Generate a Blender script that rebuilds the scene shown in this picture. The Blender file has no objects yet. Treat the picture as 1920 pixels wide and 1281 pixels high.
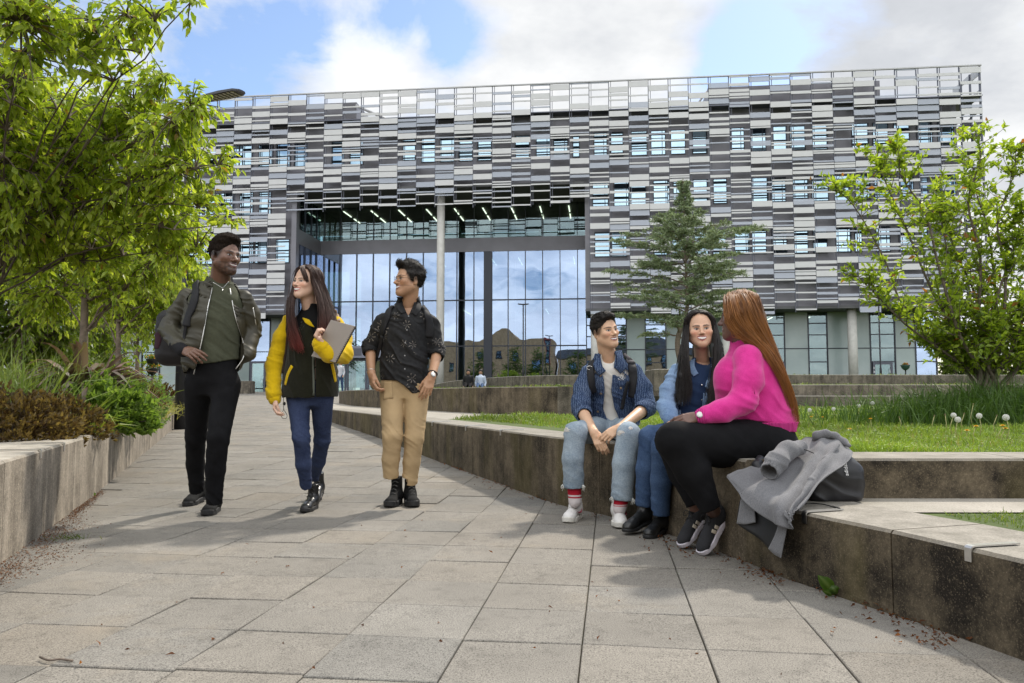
import bpy, bmesh, math, random
import numpy as np
from math import sin, cos, tan, pi, radians, sqrt, atan2
from mathutils import Vector, Matrix

random.seed(7)
np.random.seed(7)
RNG = np.random.default_rng(7)
C = bpy.context.scene.collection

# ------------------------------------------------------------------ camera
F_PX = 1470.0
HORIZON = 740.0
CAM_H = 0.82
PITCH = math.atan((HORIZON - 640.5) / F_PX)
cam_data = bpy.data.cameras.new('camera')
cam_data.sensor_fit = 'HORIZONTAL'
cam_data.sensor_width = 36.0
cam_data.lens = F_PX / 1920.0 * 36.0
cam_data.clip_start = 0.05
cam_data.clip_end = 3000
cam = bpy.data.objects.new('camera', cam_data)
C.objects.link(cam)
cam.location = (0, 0, CAM_H)
cam.rotation_euler = (pi / 2 + PITCH, 0, 0)
bpy.context.scene.camera = cam


def ray(u, v):
    x = (u - 960.0) / F_PX
    z = (640.5 - v) / F_PX
    return np.array([x, cos(PITCH) - z * sin(PITCH), sin(PITCH) + z * cos(PITCH)])


def at(u, v, Y):
    """world point seen at photo pixel (u, v) at distance Y ahead"""
    d = ray(u, v)
    return d * (Y / d[1]) + np.array([0, 0, CAM_H])


def at_z(u, v, z):
    d = ray(u, v)
    return d * ((z - CAM_H) / d[2]) + np.array([0, 0, CAM_H])


def path_z(Y):
    return max(0.0, 0.02 * (Y - 6.0))


# ------------------------------------------------------------------ objects
def tag(o, label=None, cat=None, group=None, kind=None):
    if label: o['label'] = label
    if cat: o['category'] = cat
    if group: o['group'] = group
    if kind: o['kind'] = kind
    return o


def empty(name, loc=(0, 0, 0), rz=0.0, parent=None):
    o = bpy.data.objects.new(name, None)
    o.empty_display_size = 0.1
    C.objects.link(o)
    o.location = loc
    o.rotation_euler = (0, 0, rz)
    if parent: o.parent = parent
    return o


def link(name, me, mats, parent=None, loc=(0, 0, 0), rz=0.0):
    o = bpy.data.objects.new(name, me)
    C.objects.link(o)
    if not isinstance(mats, (list, tuple)): mats = [mats]
    for m in mats:
        if m is not None and len(me.materials) < len(mats): me.materials.append(m)
    o.location = loc
    o.rotation_euler = (0, 0, rz)
    if parent: o.parent = parent
    return o


def np_mesh(name, V, Q=None, T=None, smooth=True, col=None, midx=None):
    """fast mesh from numpy arrays of verts, quads and / or triangles"""
    V = np.asarray(V, np.float32).reshape(-1, 3)
    me = bpy.data.meshes.new(name)
    nq = 0 if Q is None else len(Q)
    nt = 0 if T is None else len(T)
    me.vertices.add(len(V))
    me.vertices.foreach_set('co', V.ravel())
    loops = []
    if nq: loops.append(np.asarray(Q, np.int32).ravel())
    if nt: loops.append(np.asarray(T, np.int32).ravel())
    lv = np.concatenate(loops)
    me.loops.add(len(lv))
    me.loops.foreach_set('vertex_index', lv)
    me.polygons.add(nq + nt)
    starts = np.concatenate([np.arange(nq) * 4, nq * 4 + np.arange(nt) * 3]).astype(np.int32)
    me.polygons.foreach_set('loop_start', starts)
    me.polygons.foreach_set('use_smooth', np.full(nq + nt, smooth))
    if midx is not None: me.polygons.foreach_set('material_index', np.asarray(midx, np.int32))
    me.update(calc_edges=True)
    if col is not None:
        a = me.color_attributes.new('Col', 'FLOAT_COLOR', 'POINT')
        c4 = np.ones((len(V), 4), np.float32)
        c4[:, :3] = col
        a.data.foreach_set('color', c4.ravel())
    me.validate()
    return me


class MB:
    """collects boxes, tubes, prisms with material slots; build() links ONE mesh"""

    def __init__(self):
        self.v, self.f, self.m, self.s = [], [], [], []

    def add(self, vs, fs, m=0, smooth=False):
        b = len(self.v)
        self.v.extend([tuple(map(float, p)) for p in vs])
        self.f.extend([[b + i for i in f] for f in fs])
        self.m.extend([m] * len(fs))
        self.s.extend([smooth] * len(fs))
        return self

    def box(self, c, s, m=0, rot=None):
        hx, hy, hz = s[0] / 2, s[1] / 2, s[2] / 2
        P = [(-hx, -hy, -hz), (hx, -hy, -hz), (hx, hy, -hz), (-hx, hy, -hz),
             (-hx, -hy, hz), (hx, -hy, hz), (hx, hy, hz), (-hx, hy, hz)]
        if rot is not None: P = [tuple(rot @ Vector(p)) for p in P]
        P = [(p[0] + c[0], p[1] + c[1], p[2] + c[2]) for p in P]
        return self.add(P, [(0, 3, 2, 1), (4, 5, 6, 7), (0, 1, 5, 4), (1, 2, 6, 5), (2, 3, 7, 6), (3, 0, 4, 7)], m)

    def bb(self, x0, x1, y0, y1, z0, z1, m=0):
        return self.box(((x0 + x1) / 2, (y0 + y1) / 2, (z0 + z1) / 2), (x1 - x0, y1 - y0, z1 - z0), m)

    def tube(self, pts, rad, n=8, m=0, caps=True, flat=1.0):
        pts = [Vector(p) for p in pts]
        if not hasattr(rad, '__len__'): rad = [rad] * len(pts)
        vs, fs = [], []
        up = Vector((0, 0, 1))
        t0 = (pts[1] - pts[0]).normalized()
        if abs(t0.z) > 0.9: up = Vector((0, 1, 0))
        nrm = t0.cross(up).normalized()
        for i, p in enumerate(pts):
            a = pts[max(i - 1, 0)]
            b = pts[min(i + 1, len(pts) - 1)]
            t = (b - a).normalized()
            nrm = (nrm - t * nrm.dot(t)).normalized()
            bn = t.cross(nrm)
            for k in range(n):
                an = 2 * pi * k / n
                vs.append(p + (nrm * cos(an) + bn * (sin(an) * flat)) * rad[i])
        for i in range(len(pts) - 1):
            for k in range(n):
                a, b = i * n + k, i * n + (k + 1) % n
                fs.append((a, b, b + n, a + n))
        if caps:
            fs.append(tuple(range(n - 1, -1, -1)))
            fs.append(tuple((len(pts) - 1) * n + k for k in range(n)))
        return self.add(vs, fs, m, True)

    def lathe(self, prof, c=(0, 0, 0), n=20, m=0, smooth=True):
        vs, fs = [], []
        for r, z in prof:
            for k in range(n):
                a = 2 * pi * k / n
                vs.append((c[0] + r * cos(a), c[1] + r * sin(a), c[2] + z))
        for i in range(len(prof) - 1):
            for k in range(n):
                a, b = i * n + k, i * n + (k + 1) % n
                fs.append((a, b, b + n, a + n))
        fs.append(tuple(range(n - 1, -1, -1)))
        fs.append(tuple((len(prof) - 1) * n + k for k in range(n)))
        return self.add(vs, fs, m, smooth)

    def prism(self, poly, z0, z1, m=0):
        n = len(poly)
        vs = [(p[0], p[1], z0) for p in poly] + [(p[0], p[1], z1) for p in poly]
        fs = [tuple(range(n - 1, -1, -1)), tuple(range(n, 2 * n))]
        fs += [(i, (i + 1) % n, n + (i + 1) % n, n + i) for i in range(n)]
        return self.add(vs, fs, m)

    def build(self, name, mats, parent=None, loc=(0, 0, 0), rz=0.0, bevel=0.0):
        me = bpy.data.meshes.new(name)
        me.from_pydata(self.v, [], self.f)
        if self.f:
            me.polygons.foreach_set('material_index', np.array(self.m, np.int32))
            me.polygons.foreach_set('use_smooth', np.array(self.s, bool))
        me.update()
        bm = bmesh.new(); bm.from_mesh(me)
        bmesh.ops.recalc_face_normals(bm, faces=bm.faces)
        bm.to_mesh(me); bm.free()
        o = link(name, me, mats, parent, loc, rz)
        if bevel:
            b = o.modifiers.new('bevel', 'BEVEL')
            b.width = bevel; b.segments = 2; b.limit_method = 'ANGLE'
        return o


def catmull(pts, per=8):
    pts = [np.array(p, float) for p in pts]
    P = [2 * pts[0] - pts[1]] + pts + [2 * pts[-1] - pts[-2]]
    out = []
    for i in range(1, len(P) - 2):
        for k in range(per):
            t = k / per
            a, b, c, d = P[i - 1], P[i], P[i + 1], P[i + 2]
            out.append(.5 * ((2 * b) + (c - a) * t + (2 * a - 5 * b + 4 * c - d) * t * t + (3 * b - a - 3 * c + d) * t ** 3))
    out.append(P[-2])
    return out


# ------------------------------------------------------------------ materials
class NT:
    def __init__(self, name):
        self.mat = bpy.data.materials.new(name)
        self.mat.use_nodes = True
        self.t = self.mat.node_tree
        self.n = self.t.nodes
        self.b = self.n['Principled BSDF']
        self.out = self.n['Material Output']

    def new(self, typ, **kw):
        nd = self.n.new(typ)
        for k, v in kw.items():
            if k.startswith('in_'):
                key = k[3:]
                key = int(key) if key.isdigit() else key.replace('_', ' ')
                s = nd.inputs[key]
                if hasattr(v, 'is_output') or isinstance(v, bpy.types.NodeSocket): self.t.links.new(v, s)
                else: s.default_value = v
            else: setattr(nd, k, v)
        return nd

    def l(self, a, b): self.t.links.new(a, b)

    def coord(self, kind='Object', scale=(1, 1, 1)):
        tc = self.new('ShaderNodeTexCoord')
        mp = self.new('ShaderNodeMapping')
        mp.inputs['Scale'].default_value = scale
        self.l(tc.outputs[kind], mp.inputs['Vector'])
        return mp.outputs['Vector']

    def noise(self, vec, scale=5, detail=4, rough=.55, dist=0):
        nd = self.new('ShaderNodeTexNoise')
        self.l(vec, nd.inputs['Vector'])
        nd.inputs['Scale'].default_value = scale
        nd.inputs['Detail'].default_value = detail
        nd.inputs['Roughness'].default_value = rough
        nd.inputs['Distortion'].default_value = dist
        return nd.outputs['Fac']

    def ramp(self, fac, stops):
        nd = self.new('ShaderNodeValToRGB')
        e = nd.color_ramp.elements
        while len(e) < len(stops): e.new(0.5)
        for i, (p, c) in enumerate(stops):
            e[i].position = p
            if not hasattr(c, '__len__'): c = (c, c, c)
            e[i].color = (*c[:3], 1)
        self.l(fac, nd.inputs['Fac'])
        return nd.outputs['Color']

    def mix(self, fac, a, b, mode='MIX'):
        nd = self.new('ShaderNodeMix', data_type='RGBA', blend_type=mode)
        for s, v in ((nd.inputs['Factor'], fac), (nd.inputs['A'], a), (nd.inputs['B'], b)):
            if isinstance(v, bpy.types.NodeSocket): self.l(v, s)
            elif hasattr(v, '__len__'): s.default_value = (*v[:3], 1)
            else:
                s.default_value = v if s.type == 'VALUE' else (v, v, v, 1)
        return nd.outputs['Result']

    def math(self, op, a, b=0.0):
        nd = self.new('ShaderNodeMath', operation=op)
        for s, v in ((nd.inputs[0], a), (nd.inputs[1], b)):
            if isinstance(v, bpy.types.NodeSocket): self.l(v, s)
            else: s.default_value = v
        return nd.outputs[0]

    def bump(self, h, strength=.3, dist=.01):
        nd = self.new('ShaderNodeBump')
        nd.inputs['Strength'].default_value = strength
        nd.inputs['Distance'].default_value = dist
        self.l(h, nd.inputs['Height'])
        self.l(nd.outputs['Normal'], self.b.inputs['Normal'])
        return nd.outputs['Normal']

    def base(self, v):
        s = self.b.inputs['Base Color']
        if isinstance(v, bpy.types.NodeSocket): self.l(v, s)
        else: s.default_value = (*v[:3], 1)

    def set(self, **kw):
        for k, v in kw.items():
            self.b.inputs[k.replace('_', ' ')].default_value = v


def srgb(*c):
    c = [x / 255.0 for x in c]
    return tuple(x / 12.92 if x <= .04045 else ((x + .055) / 1.055) ** 2.4 for x in c)


def simple(name, col, rough=.6, metal=0.0, var=.15, scale=30, bump=.0, bscale=200, spec=.5):
    t = NT(name)
    v = t.coord()
    if var:
        n = t.noise(v, scale, 5)
        lo = tuple(c * (1 - var) for c in col)
        hi = tuple(min(1, c * (1 + var)) for c in col)
        t.base(t.ramp(n, [(.3, lo), (.7, hi)]))
    else: t.base(col)
    t.set(Roughness=rough, Metallic=metal)
    t.b.inputs['Specular IOR Level'].default_value = spec
    if bump: t.bump(t.noise(v, bscale, 3), bump, .004)
    return t.mat


def vcol_mat(name, rough=.6, spec=.4, bump=0.0, bscale=200, var=.12, scale=60, sss=0.0):
    t = NT(name)
    a = t.new('ShaderNodeVertexColor', layer_name='Col')
    v = t.coord()
    n = t.noise(v, scale, 4)
    c = t.mix(1.0, a.outputs['Color'], t.ramp(n, [(.25, 1 - var), (.75, 1.0)]), 'MULTIPLY')
    t.base(c)
    t.set(Roughness=rough)
    t.b.inputs['Specular IOR Level'].default_value = spec
    if sss:
        t.b.inputs['Subsurface Weight'].default_value = sss
        t.b.inputs['Subsurface Radius'].default_value = (.012, .005, .003)
        t.b.inputs['Subsurface Scale'].default_value = 1.0
    if bump: t.bump(t.noise(v, bscale, 3), bump, .003)
    return t.mat


def unit(a):
    return a / (np.linalg.norm(a, axis=-1, keepdims=True) + 1e-9)


def tubes(polys, rads, n=4):
    V, Q = [], []
    b = 0
    an = np.arange(n) * 2 * pi / n
    for pts, rr in zip(polys, rads):
        pts = np.asarray(pts, float); k = len(pts)
        T = unit(np.gradient(pts, axis=0))
        ref = np.array([.31, .2, .93]) if abs(T[0, 2]) < .8 else np.array([1., .2, .1])
        A = unit(np.cross(T, ref)); B = np.cross(T, A)
        rr = np.broadcast_to(rr, k)
        ring = pts[:, None] + (A[:, None] * np.cos(an)[None, :, None] + B[:, None] * np.sin(an)[None, :, None]) * rr[:, None, None]
        V.append(ring.reshape(-1, 3))
        i = np.arange(k - 1)[:, None] * n + b
        j = np.arange(n)[None]
        a = i + j; c = i + (j + 1) % n
        Q.append(np.stack([a, c, c + n, a + n], -1).reshape(-1, 4))
        b += k * n
    return np.concatenate(V), np.concatenate(Q)


def bez(a, b, c, k=8):
    t = np.linspace(0, 1, k)[:, None]
    return a * (1 - t) ** 2 + 2 * b * t * (1 - t) + c * t * t


def local(V, base): return np.asarray(V) - np.asarray(base)[None]


# ================================================================== SETTING
# sun: ahead and to the right, high
SUN_AZ = radians(36)          # to the right of straight ahead
SUN_EL = radians(50)
SUN_DIR = np.array([sin(SUN_AZ) * cos(SUN_EL), cos(SUN_AZ) * cos(SUN_EL), sin(SUN_EL)])


def concrete_mat(name, face_lo, face_hi, top_lo, top_hi, streak=1.0, moss=.0):
    t = NT(name)
    v = t.coord()
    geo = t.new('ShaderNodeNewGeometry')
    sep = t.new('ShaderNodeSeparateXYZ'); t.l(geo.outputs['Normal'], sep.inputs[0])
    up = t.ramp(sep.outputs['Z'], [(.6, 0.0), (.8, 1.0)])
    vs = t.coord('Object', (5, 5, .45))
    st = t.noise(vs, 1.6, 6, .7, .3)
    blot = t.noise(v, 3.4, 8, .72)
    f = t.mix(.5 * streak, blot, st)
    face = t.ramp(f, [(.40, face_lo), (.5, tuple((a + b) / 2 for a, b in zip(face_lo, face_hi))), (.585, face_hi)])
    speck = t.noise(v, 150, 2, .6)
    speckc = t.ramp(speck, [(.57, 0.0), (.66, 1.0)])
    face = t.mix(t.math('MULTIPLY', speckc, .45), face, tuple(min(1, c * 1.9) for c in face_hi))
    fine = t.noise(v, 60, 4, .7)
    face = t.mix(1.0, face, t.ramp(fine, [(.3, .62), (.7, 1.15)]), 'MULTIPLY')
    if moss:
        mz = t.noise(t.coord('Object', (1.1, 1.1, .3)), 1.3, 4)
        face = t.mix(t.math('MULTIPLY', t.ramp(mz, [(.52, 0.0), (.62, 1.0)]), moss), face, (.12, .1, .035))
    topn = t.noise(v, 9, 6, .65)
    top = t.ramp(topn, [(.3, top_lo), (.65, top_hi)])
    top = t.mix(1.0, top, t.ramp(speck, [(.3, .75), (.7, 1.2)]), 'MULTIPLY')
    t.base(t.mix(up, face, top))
    t.set(Roughness=.9)
    t.b.inputs['Specular IOR Level'].default_value = .25
    h = t.mix(.5, t.noise(v, 110, 4, .7), t.noise(v, 25, 3))
    t.bump(h, .45, .006)
    return t.mat


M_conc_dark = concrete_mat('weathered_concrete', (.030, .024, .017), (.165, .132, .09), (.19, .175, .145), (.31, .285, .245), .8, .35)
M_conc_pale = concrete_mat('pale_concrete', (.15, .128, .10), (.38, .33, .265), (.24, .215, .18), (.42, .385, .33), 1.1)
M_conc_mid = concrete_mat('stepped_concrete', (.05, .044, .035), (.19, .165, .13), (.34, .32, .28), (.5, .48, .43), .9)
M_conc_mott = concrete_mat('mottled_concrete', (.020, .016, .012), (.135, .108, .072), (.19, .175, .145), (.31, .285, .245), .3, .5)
M_joint = simple('dark_joint', (.03, .026, .02), .95)

# ---- far ground sheet
t = NT('earth')
v = t.coord()
t.base(t.ramp(t.noise(v, .3, 6), [(.35, (.07, .09, .03)), (.65, (.12, .13, .05))]))
t.set(Roughness=.95)
M_earth = t.mat
n = 24
vs, fs = [(0, 30, -.12)], []
for k in range(n):
    a = 2 * pi * k / n
    vs.append((1600 * cos(a), 30 + 1600 * sin(a), -.12))
for k in range(n): fs.append((0, 1 + k, 1 + (k + 1) % n))
b = MB(); b.add(vs, fs)
tag(b.build('ground', M_earth), kind='structure')

# ---- paving of the path: square slabs laid on a grid turned 7 degrees
t = NT('paving_slab')
vc = t.new('ShaderNodeVertexColor', layer_name='Col')
v = t.coord()
g1 = t.noise(v, 210, 3, .75)
g2 = t.noise(v, 1.7, 6, .6)
g3 = t.noise(v, 12, 5, .65)
c = t.mix(1.0, vc.outputs['Color'], t.ramp(g1, [(.37, .28), (.47, .88), (.68, 1.25)]), 'MULTIPLY')
c = t.mix(1.0, c, t.ramp(g2, [(.3, .84), (.6, 1.05)]), 'MULTIPLY')
c = t.mix(1.0, c, t.ramp(g3, [(.33, .8), (.48, 1.0)]), 'MULTIPLY')
dust = t.ramp(t.noise(v, .9, 5, .7), [(.56, 0.0), (.72, 1.0)])
c = t.mix(t.math('MULTIPLY', dust, .25), c, (.33, .26, .17))
t.base(c)
t.set(Roughness=.88)
t.b.inputs['Specular IOR Level'].default_value = .25
t.bump(t.noise(v, 190, 3, .7), .5, .003)
M_slab = t.mat
t = NT('joint_sand')
v = t.coord()
t.base(t.ramp(t.noise(v, 3, 5), [(.4, (.045, .038, .026)), (.55, (.07, .06, .035)), (.68, (.05, .07, .02))]))
t.set(Roughness=1.0)
M_sand = t.mat


def slabs(name, x0, x1, y0, y1, keep, zf, ang, ox, oy, size=.4, gap=.0045, th=.05):
    ca, sa = cos(ang), sin(ang)
    R = np.random.default_rng(3)
    V, Q, Ccol = [], [], []
    ni = int((x1 - x0) / size) + 2
    nj = int((y1 - y0) / size) + 2
    I0, J0 = int(x0 / size) - 1, int(y0 / size) - 1
    for i in range(I0, I0 + ni):
        off = R.normal(0, .012)
        for j in range(J0, J0 + nj):
            a, bb = i * size + gap / 2, (i + 1) * size - gap / 2
            c0, d0 = j * size + gap / 2 + off, (j + 1) * size - gap / 2 + off
            cx, cy = (a + bb) / 2, (c0 + d0) / 2
            wx, wy = ox + cx * ca + cy * sa, oy - cx * sa + cy * ca
            if not keep(wx, wy): continue
            dz = R.normal(0, .0016)
            tx, ty = R.normal(0, .006), R.normal(0, .006)
            base = len(V)
            ch = .003
            for ins, zz in ((0, -th), (0, -ch), (ch, 0)):
                for (p, q) in ((a + ins, c0 + ins), (bb - ins, c0 + ins), (bb - ins, d0 - ins), (a + ins, d0 - ins)):
                    X, Y = ox + p * ca + q * sa, oy - p * sa + q * ca
                    V.append((X, Y, zf(Y) + zz + dz + tx * (p - cx) + ty * (q - cy)))
            for r in (0, 4):
                for k in range(4):
                    k2 = (k + 1) % 4
                    Q.append((base + r + k, base + r + k2, base + r + 4 + k2, base + r + 4 + k))
            Q.append((base + 8, base + 9, base + 10, base + 11))
            g = .228 + R.normal(0, .010)
            hue = R.normal(0, .0025)
            Ccol += [(g * 1.03 + hue, g * .955, g * .835 - hue)] * 12
    me = np_mesh(name, V, Q=Q, smooth=False, col=np.array(Ccol))
    return link(name, me, M_slab)


PA = math.atan(183 / 1470)
OX, OY = at_z(818, 1281, 0)[:2]
wall_left_x = lambda Y: -2.41 - .356 * (Y - 3.69)


def keep_path(x, y):
    if x < wall_left_x(min(y, 16.0)) - .5 - max(0, y - 16) * .55: return False
    if y < 4 and x > 2.9: return False
    if 4 <= y < 20 and x > 2.9 - (y - 4) * .34: return False
    if y >= 20 and x > -2.4 - (y - 20) * .02: return False
    return y < 57.5


pv = slabs('path', -30, 8, -3, 62, keep_path, path_z, PA, OX, OY)
tag(pv, kind='structure')
b = MB()
for y0, y1 in ((-4, 6), (6, 30), (30, 58)):
    z0, z1 = path_z(y0) - .012, path_z(y1) - .012
    b.add([(-30, y0, z0), (4 if y0 < 20 else 0, y0, z0), (4 if y0 < 20 else 0, y1, z1), (-30, y1, z1)], [(0, 1, 2, 3)])
tag(b.build('path_bed', M_sand), kind='structure')


# ---- walls ---------------------------------------------------------
def wall_mesh(line, thick, z0, z1, panel=1.25, gap=.007, side=1, groove=.02, phase=0.0):
    """line: front face polyline; the body lies on its right when walking along it (side=1)"""
    L = [np.array(p[:2], float) for p in line]
    seg = [np.linalg.norm(L[i + 1] - L[i]) for i in range(len(L) - 1)]
    S = np.concatenate([[0], np.cumsum(seg)])
    tot = S[-1]
    P = np.array(L)

    def pos(s):
        x = np.interp(s, S, P[:, 0]); y = np.interp(s, S, P[:, 1])
        e = .05
        a = np.array([np.interp(s - e, S, P[:, 0]), np.interp(s - e, S, P[:, 1])])
        c = np.array([np.interp(s + e, S, P[:, 0]), np.interp(s + e, S, P[:, 1])])
        d = c - a; d /= np.linalg.norm(d) + 1e-9
        nn = np.array([d[1], -d[0]]) * side
        return np.array([x, y]), nn
    m = MB()
    cuts = [0.0]
    s = panel - phase
    while s < tot - .25:
        cuts.append(s); s += panel
    cuts.append(tot)
    for i in range(len(cuts) - 1):
        a, c = cuts[i] + (gap / 2 if i else 0), cuts[i + 1] - (gap / 2 if i < len(cuts) - 2 else 0)
        k = max(2, int((c - a) / .25) + 1)
        sec = [pos(x) for x in np.linspace(a, c, k)]
        vs, fs = [], []
        ch = .012
        for p, nn in sec:
            zz0 = z0(p[1]) if callable(z0) else z0
            zz1 = z1(p[1]) if callable(z1) else z1
            for o, z in ((0, zz0), (0, zz1 - ch), (ch, zz1), (thick - ch, zz1), (thick, zz1 - ch), (thick, zz0)):
                q = p + nn * o
                vs.append((q[0], q[1], z))
        for j in range(k - 1):
            for r in range(5):
                fs.append((j * 6 + r, (j + 1) * 6 + r, (j + 1) * 6 + r + 1, j * 6 + r + 1))
        fs.append((0, 1, 2, 3, 4, 5))
        q = (k - 1) * 6
        fs.append((q + 5, q + 4, q + 3, q + 2, q + 1, q))
        m.add(vs, fs, 0)
    # dark core seen in the joints
    sec = [pos(x) for x in np.linspace(.03, tot - .03, max(2, int(tot / .3)))]
    vs, fs = [], []
    for p, nn in sec:
        zz0 = z0(p[1]) if callable(z0) else z0
        zz1 = z1(p[1]) if callable(z1) else z1
        for o, z in ((groove, zz0), (groove, zz1 - groove), (thick - groove, zz1 - groove), (thick - groove, zz0)):
            q = p + nn * o
            vs.append((q[0], q[1], z))
    for j in range(len(sec) - 1):
        for r in range(3):
            fs.append((j * 4 + r, (j + 1) * 4 + r, (j + 1) * 4 + r + 1, j * 4 + r + 1))
    m.add(vs, fs, 1)
    return m, pos, tot


M_steel = simple('brushed_steel', (.62, .62, .62), .28, 1.0, .08, 40)


def edge_clip(parent, p, nn, z, length=.22, first=[None]):
    """flat steel strip folded over the wall edge"""
    d = np.array([-nn[1], nn[0]])
    m = MB()
    w = .028
    prof = [(-.006, -.045), (-.006, .0), (.0, .007), (.012, .009), (length, .009), (length, .004), (.012, .004), (.003, .002), (-.001, -.004), (-.001, -.045)]
    vs = []
    for sgn in (-1, 1):
        for o, h in prof:
            q = p + nn * o + d * (sgn * w / 2)
            vs.append((q[0], q[1], z + h))
    k = len(prof)
    fs = [(i, (i + 1) % k, k + (i + 1) % k, k + i) for i in range(k)]
    fs += [(0, 1, 8, 9), (1, 2, 7, 8), (2, 3, 6, 7), (3, 4, 5, 6)]
    fs += [tuple(k + i for i in f) for f in ((0, 1, 8, 9), (1, 2, 7, 8), (2, 3, 6, 7), (3, 4, 5, 6))]
    m.add(vs, fs)
    return m.build('edge_clip', M_steel, parent)


# left planter wall (its lit face looks at the path)
zl = lambda Y: .5 + max(0, Y - 6) * .008
lw_line = [(wall_left_x(y), y) for y in (-2.0, 1.0, 3.69, 7.0, 11.0, 15.3)]
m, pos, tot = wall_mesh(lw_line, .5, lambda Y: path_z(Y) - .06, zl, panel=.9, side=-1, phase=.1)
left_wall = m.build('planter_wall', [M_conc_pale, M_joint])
tag(left_wall, 'long pale concrete planter wall along the left edge of the path, sunlit face', 'wall')
for (u, vv) in ((19, 861), (93, 838), (140, 826), (178, 815), (205, 806), (228, 799), (247, 793), (262, 788), (276, 783)):
    q = at_z(u, vv, .52)
    Y = q[1]
    s = (Y + 2.0) / 17.3 * tot
    p, nn = pos(s)
    edge_clip(left_wall, p, nn, zl(p[1]), .24)

# main seat wall on the right
w1 = [(-4.3, 18.2), (-4.05, 17.4), (-2.06, 12.4), (-1.1, 9.7), (-.31, 7.62), (.29, 6.05), (.585, 5.48), (.87, 4.83), (1.15, 3.89)]
w1c = [p for p in catmull(w1, 6)]
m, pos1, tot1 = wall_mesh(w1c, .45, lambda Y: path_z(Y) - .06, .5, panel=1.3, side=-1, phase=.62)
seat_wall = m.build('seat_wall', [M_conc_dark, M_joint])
tag(seat_wall, 'curved dark stained concrete wall that the three seated people sit on', 'wall')
for (u, vv) in ((1003, 806), (945, 798), (899, 790), (860, 783)):
    q = at_z(u, vv, .5)
    ss = np.linspace(0, tot1, 400)
    dd = [np.linalg.norm(pos1(s)[0] - q[:2]) for s in ss]
    p, nn = pos1(ss[int(np.argmin(dd))])
    edge_clip(seat_wall, p, nn, .5, .22)

# low wall in the right foreground
w0 = [(1.15, 3.885), (1.245, 3.49), (1.43, 3.0), (1.59, 2.43), (1.86, 1.6), (2.25, .6), (2.9, -1.0)]
w0c = catmull(w0, 6)
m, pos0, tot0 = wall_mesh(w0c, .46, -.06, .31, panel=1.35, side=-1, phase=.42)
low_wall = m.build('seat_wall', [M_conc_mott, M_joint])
tag(low_wall, 'low dark stained concrete wall in the right foreground under the black bag and grey coat', 'wall')
for (u, vv) in ((1512, 962), (1850, 1025)):
    q = at_z(u, vv, .31)
    ss = np.linspace(0, tot0, 300)
    dd = [np.linalg.norm(pos0(s)[0] - q[:2]) for s in ss]
    p, nn = pos0(ss[int(np.argmin(dd))])
    edge_clip(low_wall, p, nn, .31, .2)

# back wall from the corner to the right, at seat height
wb = [(1.17, 3.97), (2.6, 3.96), (4.2, 3.94), (7.5, 3.9)]
m, posb, totb = wall_mesh(wb, .46, .1, .5, panel=1.42, side=-1, phase=.02)
tag(m.build('seat_wall', [M_conc_mott, M_joint]), 'dark concrete wall behind the black bag, edging the dandelion lawn on the right', 'wall')

# wall of the next tier, behind the walkers
w2 = [(-6.6, 30), (-5.2, 25.0), (-4.35, 22.4), (-3.0, 19.2), (-1.87, 16.8), (-.75, 14.3), (.2, 12.95), (1.0, 12.4)]
w2c = catmull(w2, 6)
z2 = lambda Y: .95
m, pos2, tot2 = wall_mesh(w2c, .3, .2, z2, panel=1.3, side=-1)
tag(m.build('terrace_wall', [M_conc_dark, M_joint]), 'streaked concrete terrace wall behind the man in beige trousers, curving to the left', 'wall')
wr = [(1.005, 12.41), (2.2, 15.5), (2.9, 19.35)]
m, _, _ = wall_mesh(wr, .3, .3, .95, panel=1.5, side=-1)
tag(m.build('terrace_wall', [M_conc_mid, M_joint]), 'short concrete return wall of the terrace beside the man in the blue knitted jacket', 'wall')
# two steps further right
step1 = [(2.6, 19.6), (8, 19.6), (16, 19.5), (26, 19.2)]
m, _, _ = wall_mesh(step1, .62, .3, .79, panel=2.6, side=-1)
tag(m.build('concrete_step', [M_conc_mid, M_joint]), 'lower of two long dark concrete steps behind the woman in pink', 'step')
step2 = [(2.6, 20.23), (8, 20.23), (16, 20.13), (26, 19.83)]
m, _, _ = wall_mesh(step2, .4, .5, 1.075, panel=2.6, side=-1, phase=.7)
tag(m.build('concrete_step', [M_conc_mid, M_joint]), 'upper of two long dark concrete steps behind the woman in pink', 'step')
# third tier
w3 = [(-5.5, 50), (-4.4, 44), (-2.6, 37), (0, 32), (2.4, 29.6), (6, 29), (14, 29.4), (24, 29.6), (40, 29.6)]
w3c = catmull(w3, 6)
z3 = lambda Y: 1.56 - max(0, Y - 32) * .016
m, _, _ = wall_mesh(w3c, .3, .6, z3, panel=2.4, side=-1)
tag(m.build('terrace_wall', [M_conc_mid, M_joint]), 'farthest low terrace wall in front of the glazed building', 'wall')
blk = MB()
p0 = at_z(1220, 716, 1.13); p1 = at_z(1244, 716, 1.13)
blk.bb(p0[0], p0[0] + .44, p0[1] - .5, p0[1] + .8, .9, 1.42)
tag(blk.build('concrete_block', [M_conc_mid], bevel=.015), 'pale concrete block between the heads of the seated man and the woman in denim', 'block')
blk = MB()
q = at(455, 735, 50)
blk.bb(q[0] - .62, q[0] + .62, 49.6, 50.5, path_z(50) - .05, path_z(50) + .8)
tag(blk.build('concrete_block', [M_conc_mid], bevel=.015), 'grey concrete bollard block before the building doors, behind the man in the bomber jacket', 'block')
q = at(322, 762, 16.2)
blk = MB()
blk.bb(q[0] - .9, q[0] + .25, 16.0, 16.5, .1, .78)
tag(blk.build('concrete_block', [M_conc_mid], bevel=.012), 'dark concrete end block at the far end of the planter wall beside the lamp post', 'block')

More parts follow.
